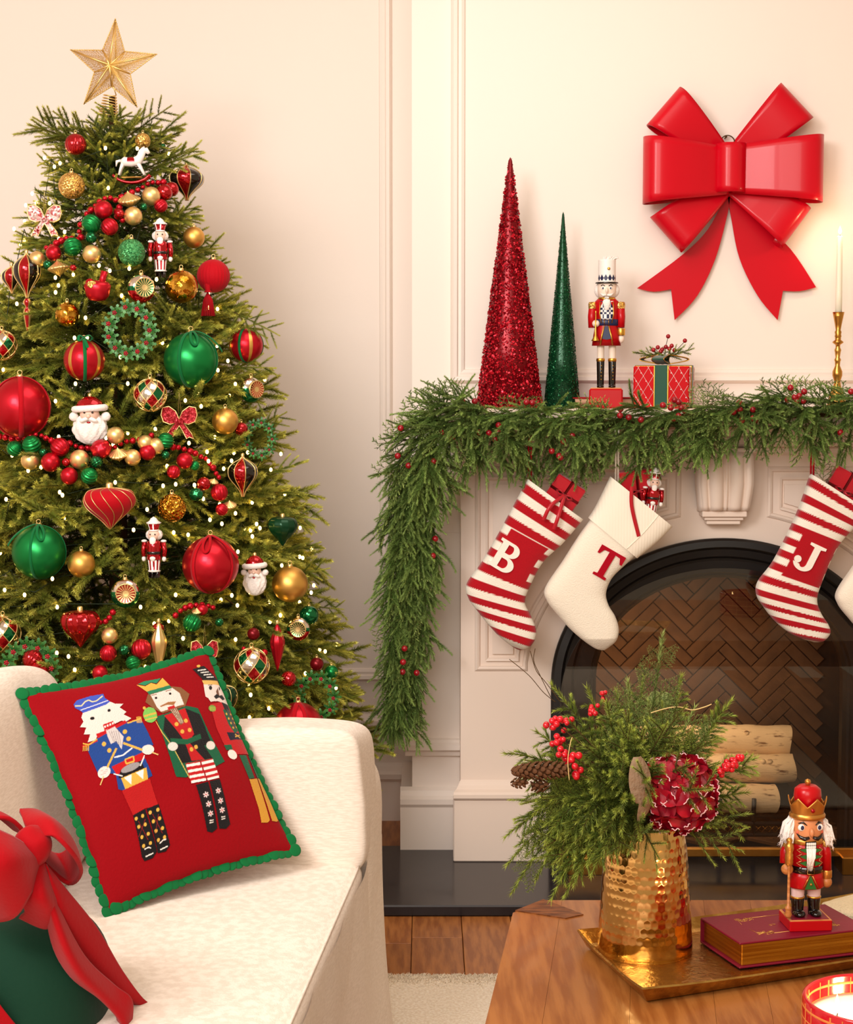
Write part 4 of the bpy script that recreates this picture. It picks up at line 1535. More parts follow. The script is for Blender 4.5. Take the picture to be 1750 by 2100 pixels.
z = .32
cand = []
while z < 2.06:
    r = treeR(z)
    n = int(10 + r * 76)
    for k in range(n):
        a = 2 * pi * (k + rt.random()) / n
        zz = z + rt.uniform(-.045, .045)
        rr = treeR(zz)
        elev = interp(zz, [.3, 1.0, 1.6, 2.0], [-.28, -.02, .15, .38]) + rt.uniform(-.42, .42)
        L = .24
        tipr = rr * rt.uniform(.86, 1.10) + .01
        da = a + rt.uniform(-.35, .35)
        d = Vector((cos(da) * cos(elev), sin(da) * cos(elev), sin(elev)))
        tip = Vector((tipr * cos(a), tipr * sin(a), zz))
        s = min(1.05, max(.55, rr / .36)) * rt.uniform(.85, 1.1)
        base_ = tip - d * L * s
        M = frame(base_ + Vector((TX, TY, 0)), d, roll=rt.uniform(-.8, .8), s=s)
        cand.append((M, sin(a) < .35, s))
    z += .054
for M, front, s in cand:
    p = M.translation
    if p.y + .05 > YA - .03 and M.to_3x3().col[0].y > 0:
        continue
    if front and blocked(M, .24):
        continue
    if front and len(vis) < 5000:
        vis.append((M.translation.y, M))
    else:
        rest.append(M)
# upright sprays of the crown
for k in range(9):
    a = 2 * pi * k / 9 + .3
    el = rt.uniform(.15, .5)
    d = Vector((cos(a) * cos(el), sin(a) * cos(el), sin(el)))
    M = frame(Vector((TX, TY, 1.96 + .01 * (k % 3))), d, roll=rt.random(), s=rt.uniform(.75, .95))
    vis.append((0, M))
for (x0, y0, x1, y1) in ((200, 300, 108, 222), (180, 310, 75, 240), (262, 280, 338, 224), (280, 320, 352, 272), (300, 345, 398, 300), (300, 350, 402, 312), (236, 275, 234, 235)):
    a, b = atY(x0, y0, 4.5), atY(x1, y1, 4.46)
    vis.append((0, frame(a, b - a, roll=rt.random() * 2, s=(b - a).length / .23)))
for (x0, y0, x1, y1) in ((430, 690, 540, 662), (440, 755, 555, 750), (560, 1400, 745, 1412), (610, 1240, 690, 1250), (480, 640, 520, 660), (560, 1010, 612, 1012), (560, 1050, 622, 1060), (560, 1130, 640, 1120), (590, 1180, 652, 1170), (540, 975, 580, 960), (500, 900, 560, 860), (460, 800, 552, 832), (640, 1400, 735, 1440)):
    a, b = atY(x0, y0, 4.45), atY(x1, y1, 4.45)
    vis.append((0, frame(a, b - a, roll=rt.random() * 2, s=max(.5, (b - a).length / .24))))
vis.sort(key=lambda t: t[0])
for i, (y, M) in enumerate(vis):
    if i < 299:
        link('branch', SPM[i % 6], tree, mw=T(-TX, -TY, 0) @ M)
    else:
        rest.append(M)
acc = []
for i, M in enumerate(rest):
    acc.append(xform(SPR[i % 6], T(-TX, -TY, 0) @ M))
link('more_branches', np_mesh('more_branches', joinv(acc), [MT['needle'], MT['stem']]), tree, kind='stuff')
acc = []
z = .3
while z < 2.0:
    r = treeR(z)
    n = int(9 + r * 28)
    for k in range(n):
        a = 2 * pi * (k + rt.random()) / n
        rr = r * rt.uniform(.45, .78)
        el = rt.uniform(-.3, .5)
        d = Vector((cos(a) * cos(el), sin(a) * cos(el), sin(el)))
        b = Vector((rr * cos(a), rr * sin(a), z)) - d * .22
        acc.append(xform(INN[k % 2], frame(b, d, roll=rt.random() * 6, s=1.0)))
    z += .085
link('inner_branches', np_mesh('inner_branches', joinv(acc), [MT['needleshade'], MT['stem']]), tree, kind='stuff')
print('tree branches', len(vis), len(rest), len(acc))

# ------------------------------------------------------------------ string of warm lights
lights = thing('string_lights', 'string of tiny warm white lights wound through the spruce branches', 'string lights', (TX, TY, .3))
bm_ = MB().add(sphere(1, 8, 6), 0).mesh('bulb', MT['bulb'])
BP = []
while len(BP) < 290:
    zz = 2.05 - 1.62 * rt.random() ** .62
    r = treeR(zz)
    a = -pi / 2 + rt.uniform(-1.45, 1.45)
    rr = r * rt.uniform(.86, 1.05) + .012
    p = Vector((TX + rr * cos(a), TY + rr * sin(a), zz))
    px, py = topx(p)
    if any((px - ox) ** 2 + (py - oy) ** 2 < (orr * 1.02) ** 2 for ox, oy, orr in TREE_ORN):
        continue
    BP.append((zz - a * .03, p))
BP.sort(key=lambda t: -t[0])
for i, (_, p) in enumerate(BP):
    link('bulb', bm_, lights, loc=p - lights.location, scale=(.0040, .0040, .0054))
# wire: row by row through the bulbs
rows = [BP[i:i + 12] for i in range(0, len(BP), 12)]
wp = []
for i, rw in enumerate(rows):
    q = sorted([p for _, p in rw], key=lambda p: p.x, reverse=bool(i % 2))
    for p in q:
        inn = Vector((TX, TY, p.z))
        wp.append(p + (inn - p) * .10)
part('wire', MB().add(tube([p - lights.location for p in wp], .0011, 4)), MT['wire'], lights)

# ------------------------------------------------------------------ star
sp = atY(231, 137, TY)
star = thing('tree_star', 'gold wire five-pointed star topping the christmas tree', 'star', sp, (0, 6, -8))
m = mpp(sp)
Ro, Ri, dp = 96 * m, 40 * m, 20 * m
pts = []
for k in range(10):
    a = pi / 2 + pi * k / 5 + .03
    rr = (Ro, Ri)[k % 2]
    pts.append(Vector((rr * cos(a), 0, rr * sin(a))))
MT['starwire'] = pmat('gold wire', (250, 216, 140), .4, 1.0)
for side in (-1, 1):
    c = Vector((0, side * dp, 0))
    fr = MB()
    fr.add(tube(pts, .0016, 6, True))
    for p in pts:
        fr.add(tube([c, p], .0020, 5))
    part('star_frame', fr, MT['starwire'], star)
    th = MB()
    for k in range(10):
        p, q = pts[k], pts[(k + 1) % 10]
        o, n_ = (p, q) if k % 2 == 0 else (q, p)          # outer, inner point
        for i in range(1, 27):
            t = i / 27
            e = o.lerp(n_, t)
            s = o.lerp(c, t * .98)
            th.add(tube([s, e], 0.00045, 3, cap=False))
        for i in range(1, 9):
            e = p.lerp(q, i / 9)
            th.add(tube([c, e], .0005, 3, cap=False))
    part('wire_winding', th, MT['starwire'], star, kind='stuff')
bz = MB()
for k in range(10):
    p, q = pts[k], pts[(k + 1) % 10]
    for i in range(14):
        bz.add(sphere(.0022, 6, 4), 0, T(*p.lerp(q, i / 14)))
part('beaded_rim', bz, MT['starwire'], star, kind='stuff')
coil = [(.016 * cos(i * .7) * (1 + i / 110), .016 * sin(i * .7) * (1 + i / 110), -Ri - .02 - .0008 * i) for i in range(75)]
part('coil', MB().add(tube([(0, 0, -Ri * .7)] + coil, .0016, 5)), MT['starwire'], star)
# ------------------------------------------------------------------ things on the mantel shelf
MZ = MT_Z


def chips(n, fn, size, seed, flat=.2):
    """loose flakes: n small quads scattered by fn(rs) -> (point, normal)"""
    rs = random.Random(seed)
    V, Fc = [], []
    for _ in range(n):
        p, nn = fn(rs)
        d = (nn + Vector((rs.gauss(0, 1), rs.gauss(0, 1), rs.gauss(0, 1))) * flat).normalized()
        a = d.orthogonal().normalized()
        a = Matrix.Rotation(rs.random() * 6.28, 3, d) @ a
        b = d.cross(a)
        s = size * rs.uniform(.6, 1.3)
        p = p + d * s * .2
        o = len(V)
        V += [tuple(p + a * s), tuple(p + b * s * .7), tuple(p - a * s), tuple(p - b * s * .7)]
        Fc.append((o, o + 1, o + 2, o + 3))
    return V, Fc


def cone_tree(name, label, px, ptop, pbase_half, Y, m_core, m_chip, nchip, size, flat, bead=0):
    b = atY(px, 830, Y)
    h = atY(px, ptop, Y).z - MZ
    r = pbase_half * Y / FPX
    root = thing(name, label, 'cone tree', (b.x, Y, MZ), group='glitter cone trees on the mantel')
    prof = [(r * 1.0, 0), (r * .75, h * .25), (r * .5, h * .5), (r * .25, h * .76), (r * .06, h * .985), (0, h)]
    part('cone', MB().add(lathe([(0, 0)] + prof, 48)), m_core, root)

    def fn(rs):
        t = 1 - sqrt(rs.random())
        a = rs.random() * 6.283
        q = r * (1 - t * .97)
        return Vector((q * cos(a), q * sin(a), t * h)), Vector((cos(a), sin(a), r / h))
    part('glitter_flakes', MB().add(chips(nchip, fn, size, 5, flat), 0, None, False), m_chip, root, kind='stuff')
    if bead:
        mb = MB()
        rs = random.Random(9)
        for _ in range(bead):
            p, nn = fn(rs)
            mb.add(sphere(.0032, 6, 4), 0, T(*(p + nn * .002)))
        part('sequin_beads', mb, m_chip, root, kind='stuff')


MT['redtinsel'] = pmat('red tinsel', (206, 22, 44), .26, .55, objrand=0, col2=(150, 6, 24), nscale=90)
MT['greentinsel'] = pmat('green tinsel', (14, 96, 52), .3, .5, col2=(6, 60, 32), nscale=120)
cone_tree('cone_tree', 'taller red tinsel cone tree on the left end of the mantel', 1045, 322, 67, 4.80, MT['reddeep'], MT['redtinsel'], 9000, .0042, .9, 700)
cone_tree('cone_tree', 'smaller dark green glitter cone tree beside the red one on the mantel', 1153, 434, 37, 4.83, MT['greenglit2'] if 'greenglit2' in MT else MT['greendark'], MT['greentinsel'], 9000, .0020, .8)

# red book lying behind the soldier
ba, bb = atY(1153, 830, 4.85), atY(1300, 830, 4.85)
bk = thing('book', 'red cloth book lying flat on the mantel behind the tall nutcracker', 'book', ((ba.x + bb.x) / 2, 4.845, MZ))
W = bb.x - ba.x
part('pages', MB().add(rbox(W - .008, .10, .022, .001, (0, 0, .0145))), pmat('cream pages', (226, 186, 150), .8), bk)
part('cover', MB().add(rbox(W, .11, .003, .001, (0, 0, .0015))).add(rbox(W, .11, .003, .001, (0, 0, .0275))).add(rbox(W, .003, .029, .001, (0, .054, .0145))), MT['redvelvet'], bk, kind='stuff')


def soldier_legs(root, u, xs, boot_h, leg_top, boot_r, leg_r, mat_leg, band=True, y=0, z0=0):
    for s in xs:
        leg = part('leg', MB().add(lathe([(leg_r, boot_h), (leg_r * 1.05, (boot_h + leg_top) / 2), (leg_r * 1.1, leg_top)], 20), 0, T(s, y, z0)), mat_leg, root)
        mb = MB().add(lathe([(boot_r * .9, 0), (boot_r * .92, boot_h * .3), (boot_r * 1.05, boot_h * .95), (boot_r, boot_h)], 20), 0, T(s, y, z0))
        mb.add(sphere(1, 18, 10), 0, T(s, y - boot_r * .9, z0 + boot_r * .55) @ S(boot_r * .95, boot_r * 1.3, boot_r * .62))
        part('boot', mb, MT['blackshiny'], leg)
        if band:
            part('boot_band', MB().add(lathe([(boot_r * 1.02, -boot_h * .03), (boot_r * 1.12, 0), (boot_r * 1.12, boot_h * .07), (boot_r, boot_h * .09)], 20), 0, T(s, y, z0 + boot_h)), MT['gold'], leg)


# tall nutcracker with trumpet
nP = atY(1243, 828, 4.76)
nk = thing('nutcracker', 'tall nutcracker with white plumed hat and trumpet on the mantel', 'nutcracker', (nP.x, 4.76, MZ), (0, 0, -6))
k = 4.76 / FPX                                                    # metres per photo pixel here


def Z(py):
    return atY(1240, py, 4.76).z - MZ


MT['navy'] = pmat('navy paint', (28, 34, 74), .35)
MT['coatred'] = pmat('red coat paint', (186, 8, 18), .3, spec=.3, coat=.12)
MT['skin2'] = pmat('pale painted face', (246, 222, 204), .4)
MT['ivory'] = pmat('ivory trousers', (244, 226, 208), .4)
zt = Z(797)
part('base', MB().add(rbox(.092, .085, zt, .004, (0, 0, zt / 2)), 0, None, False), MT['coatred'], nk)
part('base_top', MB().add(rbox(.084, .077, .003, .001, (0, 0, zt + .001)), 0, None, False), pmat('bare wood edge', (222, 150, 96), .6), nk)
soldier_legs(nk, 1, (-.0155, .0165), Z(740) - zt, Z(690) - zt, .0105, .0095, MT['ivory'], z0=zt)
for s in (-.0155, .0165):
    for i in range(5):
        part('gold_button', MB().add(sphere(.0018, 8, 5), 0, T(s + .002, -.011, Z(750 + i * 7))), MT['gold'], nk)
zc0, zc1 = Z(709), Z(612)
part('coat', MB().add(lathe([(.0, zc0 + .02), (.040, zc0), (.036, zc0 + .03), (.031, Z(668)), (.032, Z(640)), (.034, Z(620)), (.024, zc1), (0, zc1)], 32), 0, S(1, .75, 1)), MT['coatred'], nk)
part('shirt_front', MB().add(grid(lambda u, v: ((u - .5) * .036, -.0262 * (1 - .22 * (2 * u - 1) ** 2), Z(663) + (Z(618) - Z(663)) * v), 10, 10), lambda c: int(math.floor(c[0] / .0062) + math.floor(c[2] / .0075)) % 2), [MT['white'], MT['navy']], nk)
part('belt', MB().add(lathe([(.0325, Z(668)), (.034, Z(667)), (.034, Z(656)), (.0325, Z(655))], 32), 0, S(1, .78, 1)), MT['navy'], nk)
part('buckle', MB().add(tube([(-.006, -.027, Z(667)), (.006, -.027, Z(667)), (.006, -.027, Z(656)), (-.006, -.027, Z(656))], .0012, 5, True)), MT['gold'], nk)
part('apron', MB().add(prism([(-.005, Z(669)), (.005, Z(669)), (.013, Z(695)), (0, Z(697)), (-.011, Z(695))], -.0305, -.027), 0, None, False), MT['navy'], nk)
for s in (-1, 1):
    part('gold_lapel', MB().add(tube([(s * .006, -.0295, Z(669)), (s * .013, -.031, Z(690)), (s * .017, -.030, Z(708))], .0022, 6)), MT['gold'], nk)
    part('gold_trim', MB().add(tube([(s * .018, -.024, Z(620)), (s * .019, -.025, Z(645)), (s * .014, -.026, Z(663))], .0013, 5)), MT['gold'], nk)
    x = s * .040
    arm = part('arm', MB().add(tube([(x * .92, 0, Z(622)), (x, -.001, Z(650)), (x * .98, -.004, Z(672))], [.0115, .0115, .0105], 16)), MT['coatred'], nk)
    part('epaulette', MB().add(lathe([(.0125, 0), (.0130, .012), (.011, .018), (0, .019)], 18), 0, T(x * .94, 0, Z(633))), MT['goldglit'], arm)
    if s > 0:
        part('cuff', MB().add(lathe([(.0105, 0), (.0115, .003), (.0115, .016), (.0105, .019)], 18), 0, T(x * .99, -.004, Z(688))), MT['gold'], arm)
        part('hand', MB().add(sphere(1, 16, 10), 0, T(x * 1.0, -.004, Z(695)) @ S(.009, .009, .012)), MT['skin2'], arm)
    else:
        part('hand', MB().add(sphere(1, 16, 10), 0, T(x * .72, -.020, Z(664)) @ S(.0105, .010, .010)), MT['skin2'], arm)
        part('trumpet', MB().add(lathe([(.0018, .062), (.0024, .058), (.0018, .055), (.0024, .02), (.004, -.005), (.011, -.018), (.012, -.0195), (0, -.012)][::-1], 18), 0, T(x * .74, -.028, Z(685))), MT['gold'], arm)
hz0, hz1 = Z(613), Z(582)
part('neck_collar', MB().add(lathe([(.022, hz0 - .004), (.025, hz0), (.022, hz0 + .004)], 24)), MT['gold'], nk)
part('head', MB().add(lathe([(.014, hz0 - .003), (.023, hz0 + .006), (.026, hz0 + .02), (.026, hz1 + .004), (0, hz1 + .012)], 28)), MT['skin2'], nk)
part('hair', MB().add(sphere(1, 28, 18, lambda a, t: 1 + .05 * sin(14 * a)), 0, T(0, .010, (hz0 + hz1) / 2 + .003) @ S(.035, .022, .027)), MT['whitefur'], nk)
part('nose', MB().add(sphere(1, 10, 8), 0, T(0, -.029, hz0 + .022) @ S(.004, .006, .008)), MT['skin2'], nk)
for s in (-1, 1):
    part('eye_white', MB().add(sphere(1, 10, 6), 0, T(s * .0105, -.0235, hz0 + .028) @ S(.0048, .002, .005)), MT['white'], nk)
    part('iris', MB().add(sphere(1, 8, 6), 0, T(s * .0105, -.0253, hz0 + .028) @ S(.0022, .001, .0030)), MT['navy'], nk)
    part('eyebrow', MB().add(tube([(s * .005, -.0255, hz0 + .034), (s * .011, -.025, hz0 + .0375), (s * .016, -.022, hz0 + .035)], .0013, 5)), MT['blackshiny'], nk)
    part('moustache', MB().add(tube([(s * .001, -.027, hz0 + .010), (s * .010, -.027, hz0 + .009), (s * .019, -.022, hz0 + .015)], [.0032, .0036, .0008], 8)), MT['whitefur'], nk)
part('teeth', MB().add(rbox(.012, .004, .005, .001, (0, -.026, hz0 + .002))), MT['white'], nk)
part('beard', MB().add(lathe([(0, -.030), (.006, -.026), (.010, -.01), (.009, 0), (0, .002)], 18), 0, T(0, -.026, hz0 - .003) @ S(1, .5, 1)), MT['whitefur'], nk)
part('hat_brim', MB().add(lathe([(.0, 0), (.031, 0), (.032, .002), (.031, .004), (0, .004)], 32), 0, T(0, 0, hz1 + .0)), MT['blackshiny'], nk)


def hsel(c):
    a = (atan2(c[1], c[0]) / (2 * pi) * 13) % 1 - .5
    zz = (c[2] - hz1 - .015) / .009
    return 1 if abs(a) * 2 + abs(zz) < 1 else 0


hh = Z(535) - hz1
part('hat', MB().add(lathe([(.024, hz1 + .003 + hh * i / 24) for i in range(25)] + [(0, hz1 + hh + .003)], 104), hsel), [MT['white'], MT['navy']], nk)
part('hat_badge', MB().add(sphere(1, 12, 8), 0, T(.005, -.0245, hz1 + .040) @ S(.004, .002, .004)), MT['gold'], nk)
fth = MB()
rs = random.Random(2)
for i in range(60):
    a, b = rs.uniform(-1, 1), rs.uniform(-1, 1)
    fth.add(tube([(a * .010, b * .010, Z(538)), (a * .016 + .006, b * .014, Z(531)), (a * .022 + .010, b * .018, Z(524 + rs.random() * 8))], [.0022, .0016, .0004], 5))
part('plume', fth, MT['whitefur'], nk, kind='stuff')

# wrapped gift
gP = atY(1362, 822, 4.78)
gift = thing('gift_box', 'red diamond-patterned gift box with green ribbon and berry topping on the mantel', 'gift', (gP.x, 4.78, MZ), (0, 0, -14))
gm = pmat('red quilted wrap', (196, 6, 18), .5, spec=.15)
GS, GH = .152, atY(1362, 751, 4.72).z - MZ
part('box', MB().add(rbox(GS, GS, GH, .003, (0, 0, GH / 2)), 0, None, False), gm, gift)
ln, dt = MB(), MB()
pit = .0275
for face in range(4):
    M = R('Z', 90 * face) @ T(0, -GS / 2 - .0004, 0)
    for i in range(-5, 12):
        for s in (-1, 1):
            # clip the diagonal to the face
            pts = []
            for t in (0, 1):
                pts.append((i * pit - GS / 2 - .0, 0))
            x0 = i * pit - GS / 2
            seg = []
            for q in range(41):
                zz = GH * q / 40
                xx = x0 + s * zz * .62 + (0 if s > 0 else pit)
                if abs(xx) <= GS / 2 - .001:
                    seg.append((xx, 0, zz))
            if len(seg) > 2:
                ln.add(tube([seg[0], seg[-1]], .0004, 4), 0, M)
    for i in range(7):
        for j in range(5):
            xx = (i - 3) * pit * .99 + (pit / 2 if j % 2 else 0)
            zz = .008 + j * pit / 1.24
            if abs(xx) < GS / 2 - .003 and zz < GH - .003:
                dt.add(sphere(.0018, 8, 5), 0, M @ T(xx, 0, zz))
part('diamond_lines', ln, MT['white'], gift, kind='stuff')
part('white_dots', dt, MT['white'], gift, kind='stuff')
MT['bottle'] = pmat('bottle green velvet', (6, 74, 52), .6, sheen=.4)


def band(w, z0, mat):
    mb = MB()
    for M in (R('Z', 0), R('Z', 90)):
        mb.add(rbox(GS + .004, w, GH + .004, .001, (0, 0, GH / 2)), 0, M, False)
    return mb


part('ribbon_edging', band(.041, 0, 0), MT['gold'], gift)
part('ribbon', MB().add(rbox(GS + .006, .035, GH + .006, .001, (0, 0, GH / 2)), 0, None, False).add(rbox(.035, GS + .006, GH + .006, .001, (0, 0, GH / 2)), 0, None, False), MT['bottle'], gift)
for az in (12, 168, 100, 260):
    lp = [(.012 + .066 * (1 - cos(q)) / 2, 0, GH + .006 + .016 - .016 * cos(q) * 1.0 + .006 * sin(q)) for q in [pi * .05 + pi * 1.9 * i / 20 for i in range(21)]]
    lp = [(.012 + .060 * sin(q / 2) ** 1.0, 0, GH + .004 + .024 * (1 - cos(q)) / 2 * 1.1) for q in [2 * pi * i / 20 for i in range(21)]]
    pth = [(.008 + .058 * sin(pi * i / 20), 0, GH + .006 + .026 * i / 20) for i in range(21)]
    V, Fc = ribbon_strip(pth, .036, None)
    mb = MB()
    Vs, Fs = grid(lambda u, v: (pth[int(round(v * 20))][0], (u - .5) * .034, pth[int(round(v * 20))][2]), 2, 20)
    mb.add((Vs, Fs), 0, R('Z', az))
    lo = part('bow_loop', mb, MT['bottle'], gift)
    for sd in (-.5, .5):
        part('gold_edge', MB().add(tube([(p[0], sd * .035, p[2]) for p in pth], .0013, 5), 0, R('Z', az)), MT['gold'], lo)
for i, (az, el, L) in enumerate(((178, .25, .085), (-5, .35, .085), (210, .3, .06), (-40, .35, .06), (150, .5, .06), (40, .5, .06), (265, .3, .045), (90, .6, .05))):
    d = Vector((cos(radians(az)) * cos(el), sin(radians(az)) * cos(el), sin(el)))
    if i == 0:
        TOPM = np_mesh('pine_sprig', spruce(77, L=.10, ns=4, nl=.013, dens=1500), [MT['bloompine'], MT['stem']])
    link('pine_sprig', TOPM, gift, mw=frame((0, 0, GH + .022), d, roll=i, s=L / .10))
for (x, z) in ((-.028, .045), (-.016, .052), (-.004, .046), (.006, .053), (.016, .048), (.022, .056), (.012, .082), (.058, .070), (-.008, .040), (.030, .044)):
    b = part('berry', MB().add(sphere(.0062, 14, 9), 0), MT['berry'], gift, loc=(x, -.02 - .1 * (.06 - min(z, .06)), GH + z))
part('berry_stalk', MB().add(tube([(.004, -.018, GH + .05), (.012, -.02, GH + .080)], .0009, 5)).add(tube([(.03, -.01, GH + .04), (.058, -.02, GH + .068)], .0009, 5)), MT['stem'], gift, kind='stuff')

# brass candlestick with a lit taper
cP = atY(1717, 815, 4.79)
cs = thing('candlestick', 'turned brass candlestick holding a lit ivory taper at the right of the mantel', 'candlestick', (cP.x, 4.79, MZ))


def cz(py):
    return atY(1717, py, 4.79).z - MZ


kk = 4.79 / FPX
prof = [(0, 0), (20, 0), (21, .5), (14, 806), (9, 795), (6, 783), (10, 770), (10, 762), (5, 750), (5.5, 742), (7, 738), (4.5, 733), (6, 722), (7, 718), (4.5, 712), (5, 707), (11, 703), (11, 701), (6, 697), (6, 692), (7, 690), (6, 686), (7, 681), (5, 677), (7, 665), (10, 650), (12, 640), (10.5, 640), (7, 648), (0, 650)]
P = [(prof[i][0] * kk, 0 if i < 2 else (.004 if i == 2 else cz(prof[i][1]))) for i in range(len(prof))]
part('stem', MB().add(lathe(P, 32)), MT['brass'], cs)
part('taper', MB().add(lathe([(0, cz(655)), (7 * kk, cz(655)), (6.5 * kk, cz(600)), (5.3 * kk, cz(486)), (4 * kk, cz(484)), (0, cz(485))], 20)), MT['cream'], cs)
part('wick', MB().add(tube([(0, 0, cz(486)), (.0005, 0, cz(479))], .0007, 5)), MT['dark'], cs)
part('flame', MB().add(lathe([(0, cz(481)), (3.2 * kk, cz(477)), (3.6 * kk, cz(473)), (2 * kk, cz(468)), (0, cz(463))], 14)), MT['flame'], cs)
L = bpy.data.lights.new('taper_flame_light', 'POINT')
L.energy, L.color, L.shadow_soft_size = .8, (1, .66, .34), .01
lo = bpy.data.objects.new('taper_flame_light', L)
COL.objects.link(lo)
lo.location = (cP.x, 4.79, cz(474) + MZ)
L2 = thing('nail', 'small nail in the wall from which the red bow hangs', 'nail', atY(1487, 284, YC))
part('shank', MB().add(tube([(0, 0, 0), (0, -.02, .002)], .0016, 6)), MT['stem'], L2)
part('head', MB().add(lathe([(0, 0), (.0035, 0), (.0035, .0015), (0, .002)], 10), 0, T(0, -.02, .002) @ R('X', 90)), MT['stem'], L2)

# ------------------------------------------------------------------ red lacquered metal bow on the wall
bP = atY(1490, 350, YC)
bow = thing('wall_bow', 'large glossy red metal bow hanging on the wall above the mantel', 'bow', bP)
MT['lacquer'] = pmat('red lacquer', (200, 3, 28), .30, .0, spec=.28, coat=.10)
bm = 4.86 / FPX


def bow_loop(ang, L, w0, w1, depth, yb, xoff=0, zoff=0):
    ca, sa = cos(radians(ang)), sin(radians(ang))
    P = crv([(.02, .42), (.25, .62), (.5, .84), (.74, .98), (.9, .96), (.98, .74), (1.0, .48), (.965, .22), (.86, .08), (.6, .02), (.3, .02), (.05, .06)], 6)
    n = len(P)

    def fn(u, v):
        r, d = P[int(round(v * (n - 1)))]
        w = (w0 + (w1 - w0) * r ** .9) * bm
        q = (u - .5) * w
        return (xoff * bm + r * L * bm * ca - q * sa, -yb - d * depth * bm, zoff * bm + r * L * bm * sa + q * ca)
    V1, F1 = grid(fn, 8, n - 1)
    return V1, F1


def sheet(name, vf, mat, parent, th=.0022):
    o = part(name, MB().add(vf), mat, parent)
    so = o.modifiers.new('thickness', 'SOLIDIFY')
    so.thickness = th
    return o


for a in ((180, 176, 92, 134, 76, .022, 0, -6), (0, 184, 92, 134, 76, .022, 0, -3)):
    sheet('bow_loop', bow_loop(*a), MT['lacquer'], bow)
for a in ((139, 168, 44, 100, 58, .008, -8, 14), (44, 178, 44, 96, 58, .008, 6, 12), (222, 165, 48, 96, 58, .008, -4, -22), (324, 166, 48, 98, 58, .008, 2, -22)):
    sheet('bow_loop', bow_loop(*a), MT['lacquer'], bow)
sheet('knot', grid(lambda u, v: ((u - .5) * 70 * bm * (1 - .02 * v), -.030 - .075 * (1 - abs(2 * u - 1) ** 2.6) ** .5, (48 - 98 * v) * bm), 24, 8), MT['lacquer'], bow)


def bpx(x, y):
    return ((x - 1490) * bm, (350 - y) * bm)


lt = crv([(1486, 405), (1452, 470), (1400, 522), (1308, 590)], 5) + crv([(1308, 590), (1342, 597), (1378, 592)], 3)[1:] + [(1386, 655)] + crv([(1386, 655), (1432, 605), (1468, 530), (1492, 438), (1496, 405)], 5)[1:]
rtl = crv([(1492, 405), (1500, 450), (1518, 530), (1556, 605), (1598, 655)], 5) + [(1608, 595)] + crv([(1608, 595), (1642, 596), (1676, 588)], 3)[1:] + crv([(1676, 588), (1622, 510), (1560, 455), (1502, 405)], 5)[1:]
for q in (lt, rtl):
    part('tail', MB().add(prism([bpx(x, y) for x, y in q], -.016, -.013), 0, None, False), MT['lacquer'], bow)
part('hanging_ring', MB().add(tube([(15 * bm * cos(2 * pi * i / 24), -.014, 54 * bm + 16 * bm * sin(2 * pi * i / 24)) for i in range(24)], .0016, 6, True)), MT['stem'], bow)

# ------------------------------------------------------------------ stockings
MT['knit'] = vcmat('ribbed knit', .85, .5, 420, .3)
MT['knitplain'] = pmat('cream knit', (248, 238, 220), .88, bump=.45, bscale=330, sheen=.3)
MT['knitcuff'] = pmat('cream ribbed cuff', (250, 240, 222), .88, bump=.12, bscale=40, btype='wave', sheen=.1)
REDK, WHK = np.array(lin((178, 12, 28))), np.array(lin((248, 240, 226)))


class Stock:
    def __init__(s, pairs, Y0, Y1, th, ns=200, nt=112):
        L = crv([p[0] for p in pairs], 12)
        Rr = crv([p[1] for p in pairs], 12)
        n = len(L)
        d = [0]
        for i in range(1, n):
            d.append(d[-1] + sqrt(((L[i][0] + Rr[i][0] - L[i - 1][0] - Rr[i - 1][0]) / 2) ** 2 + ((L[i][1] + Rr[i][1] - L[i - 1][1] - Rr[i - 1][1]) / 2) ** 2))
        s.len = d[-1]
        tt = np.linspace(0, d[-1], ns)
        s.L = np.stack([np.interp(tt, d, [p[k] for p in L]) for k in (0, 1)], 1)
        s.R = np.stack([np.interp(tt, d, [p[k] for p in Rr]) for k in (0, 1)], 1)
        s.tt, s.ns, s.nt, s.Y0, s.Y1, s.th = tt, ns, nt, Y0, Y1, th
        s.org = atY(*(s.L[0] + s.R[0]) / 2, Y0)

    def pt(s, i, q, grow=1.0):
        f = s.tt[i] / s.len
        Y = s.Y0 + (s.Y1 - s.Y0) * f
        C = (s.L[i] + s.R[i]) / 2
        h = (s.R[i] - s.L[i]) / 2 * grow
        wpx = sqrt(h[0] ** 2 + h[1] ** 2)
        th = min(s.th, wpx * Y / FPX * .75) * grow
        cq, sq = cos(q), sin(q)
        e = .62
        u = math.copysign(abs(cq) ** e, cq)
        return atY(C[0] + h[0] * u, C[1] + h[1] * u, Y) + Vector((0, -th * math.copysign(abs(sq) ** e, sq), 0)) - s.org

    def surf(s, i0, i1, grow=1.0, step=1):
        idx = list(range(i0, i1 + 1, step))
        V = [tuple(s.pt(i, 2 * pi * j / s.nt, grow)) for i in idx for j in range(s.nt)]
        Fc = [(a * s.nt + j, a * s.nt + (j + 1) % s.nt, (a + 1) * s.nt + (j + 1) % s.nt, (a + 1) * s.nt + j) for a in range(len(idx) - 1) for j in range(s.nt)]
        return V, Fc


def front_of(st, px, py):
    """front surface point of a stocking near a photo position, root-local"""
    best = None
    for i in range(0, st.ns, 3):
        for j in range(0, st.nt // 2 + 1, 4):
            p = st.pt(i, 2 * pi * j / st.nt) + st.org
            x, y = topx(p)
            dd = (x - px) ** 2 + (y - py) ** 2
            if best is None or dd < best[0]:
                best = (dd, p)
    return best[1] - st.org


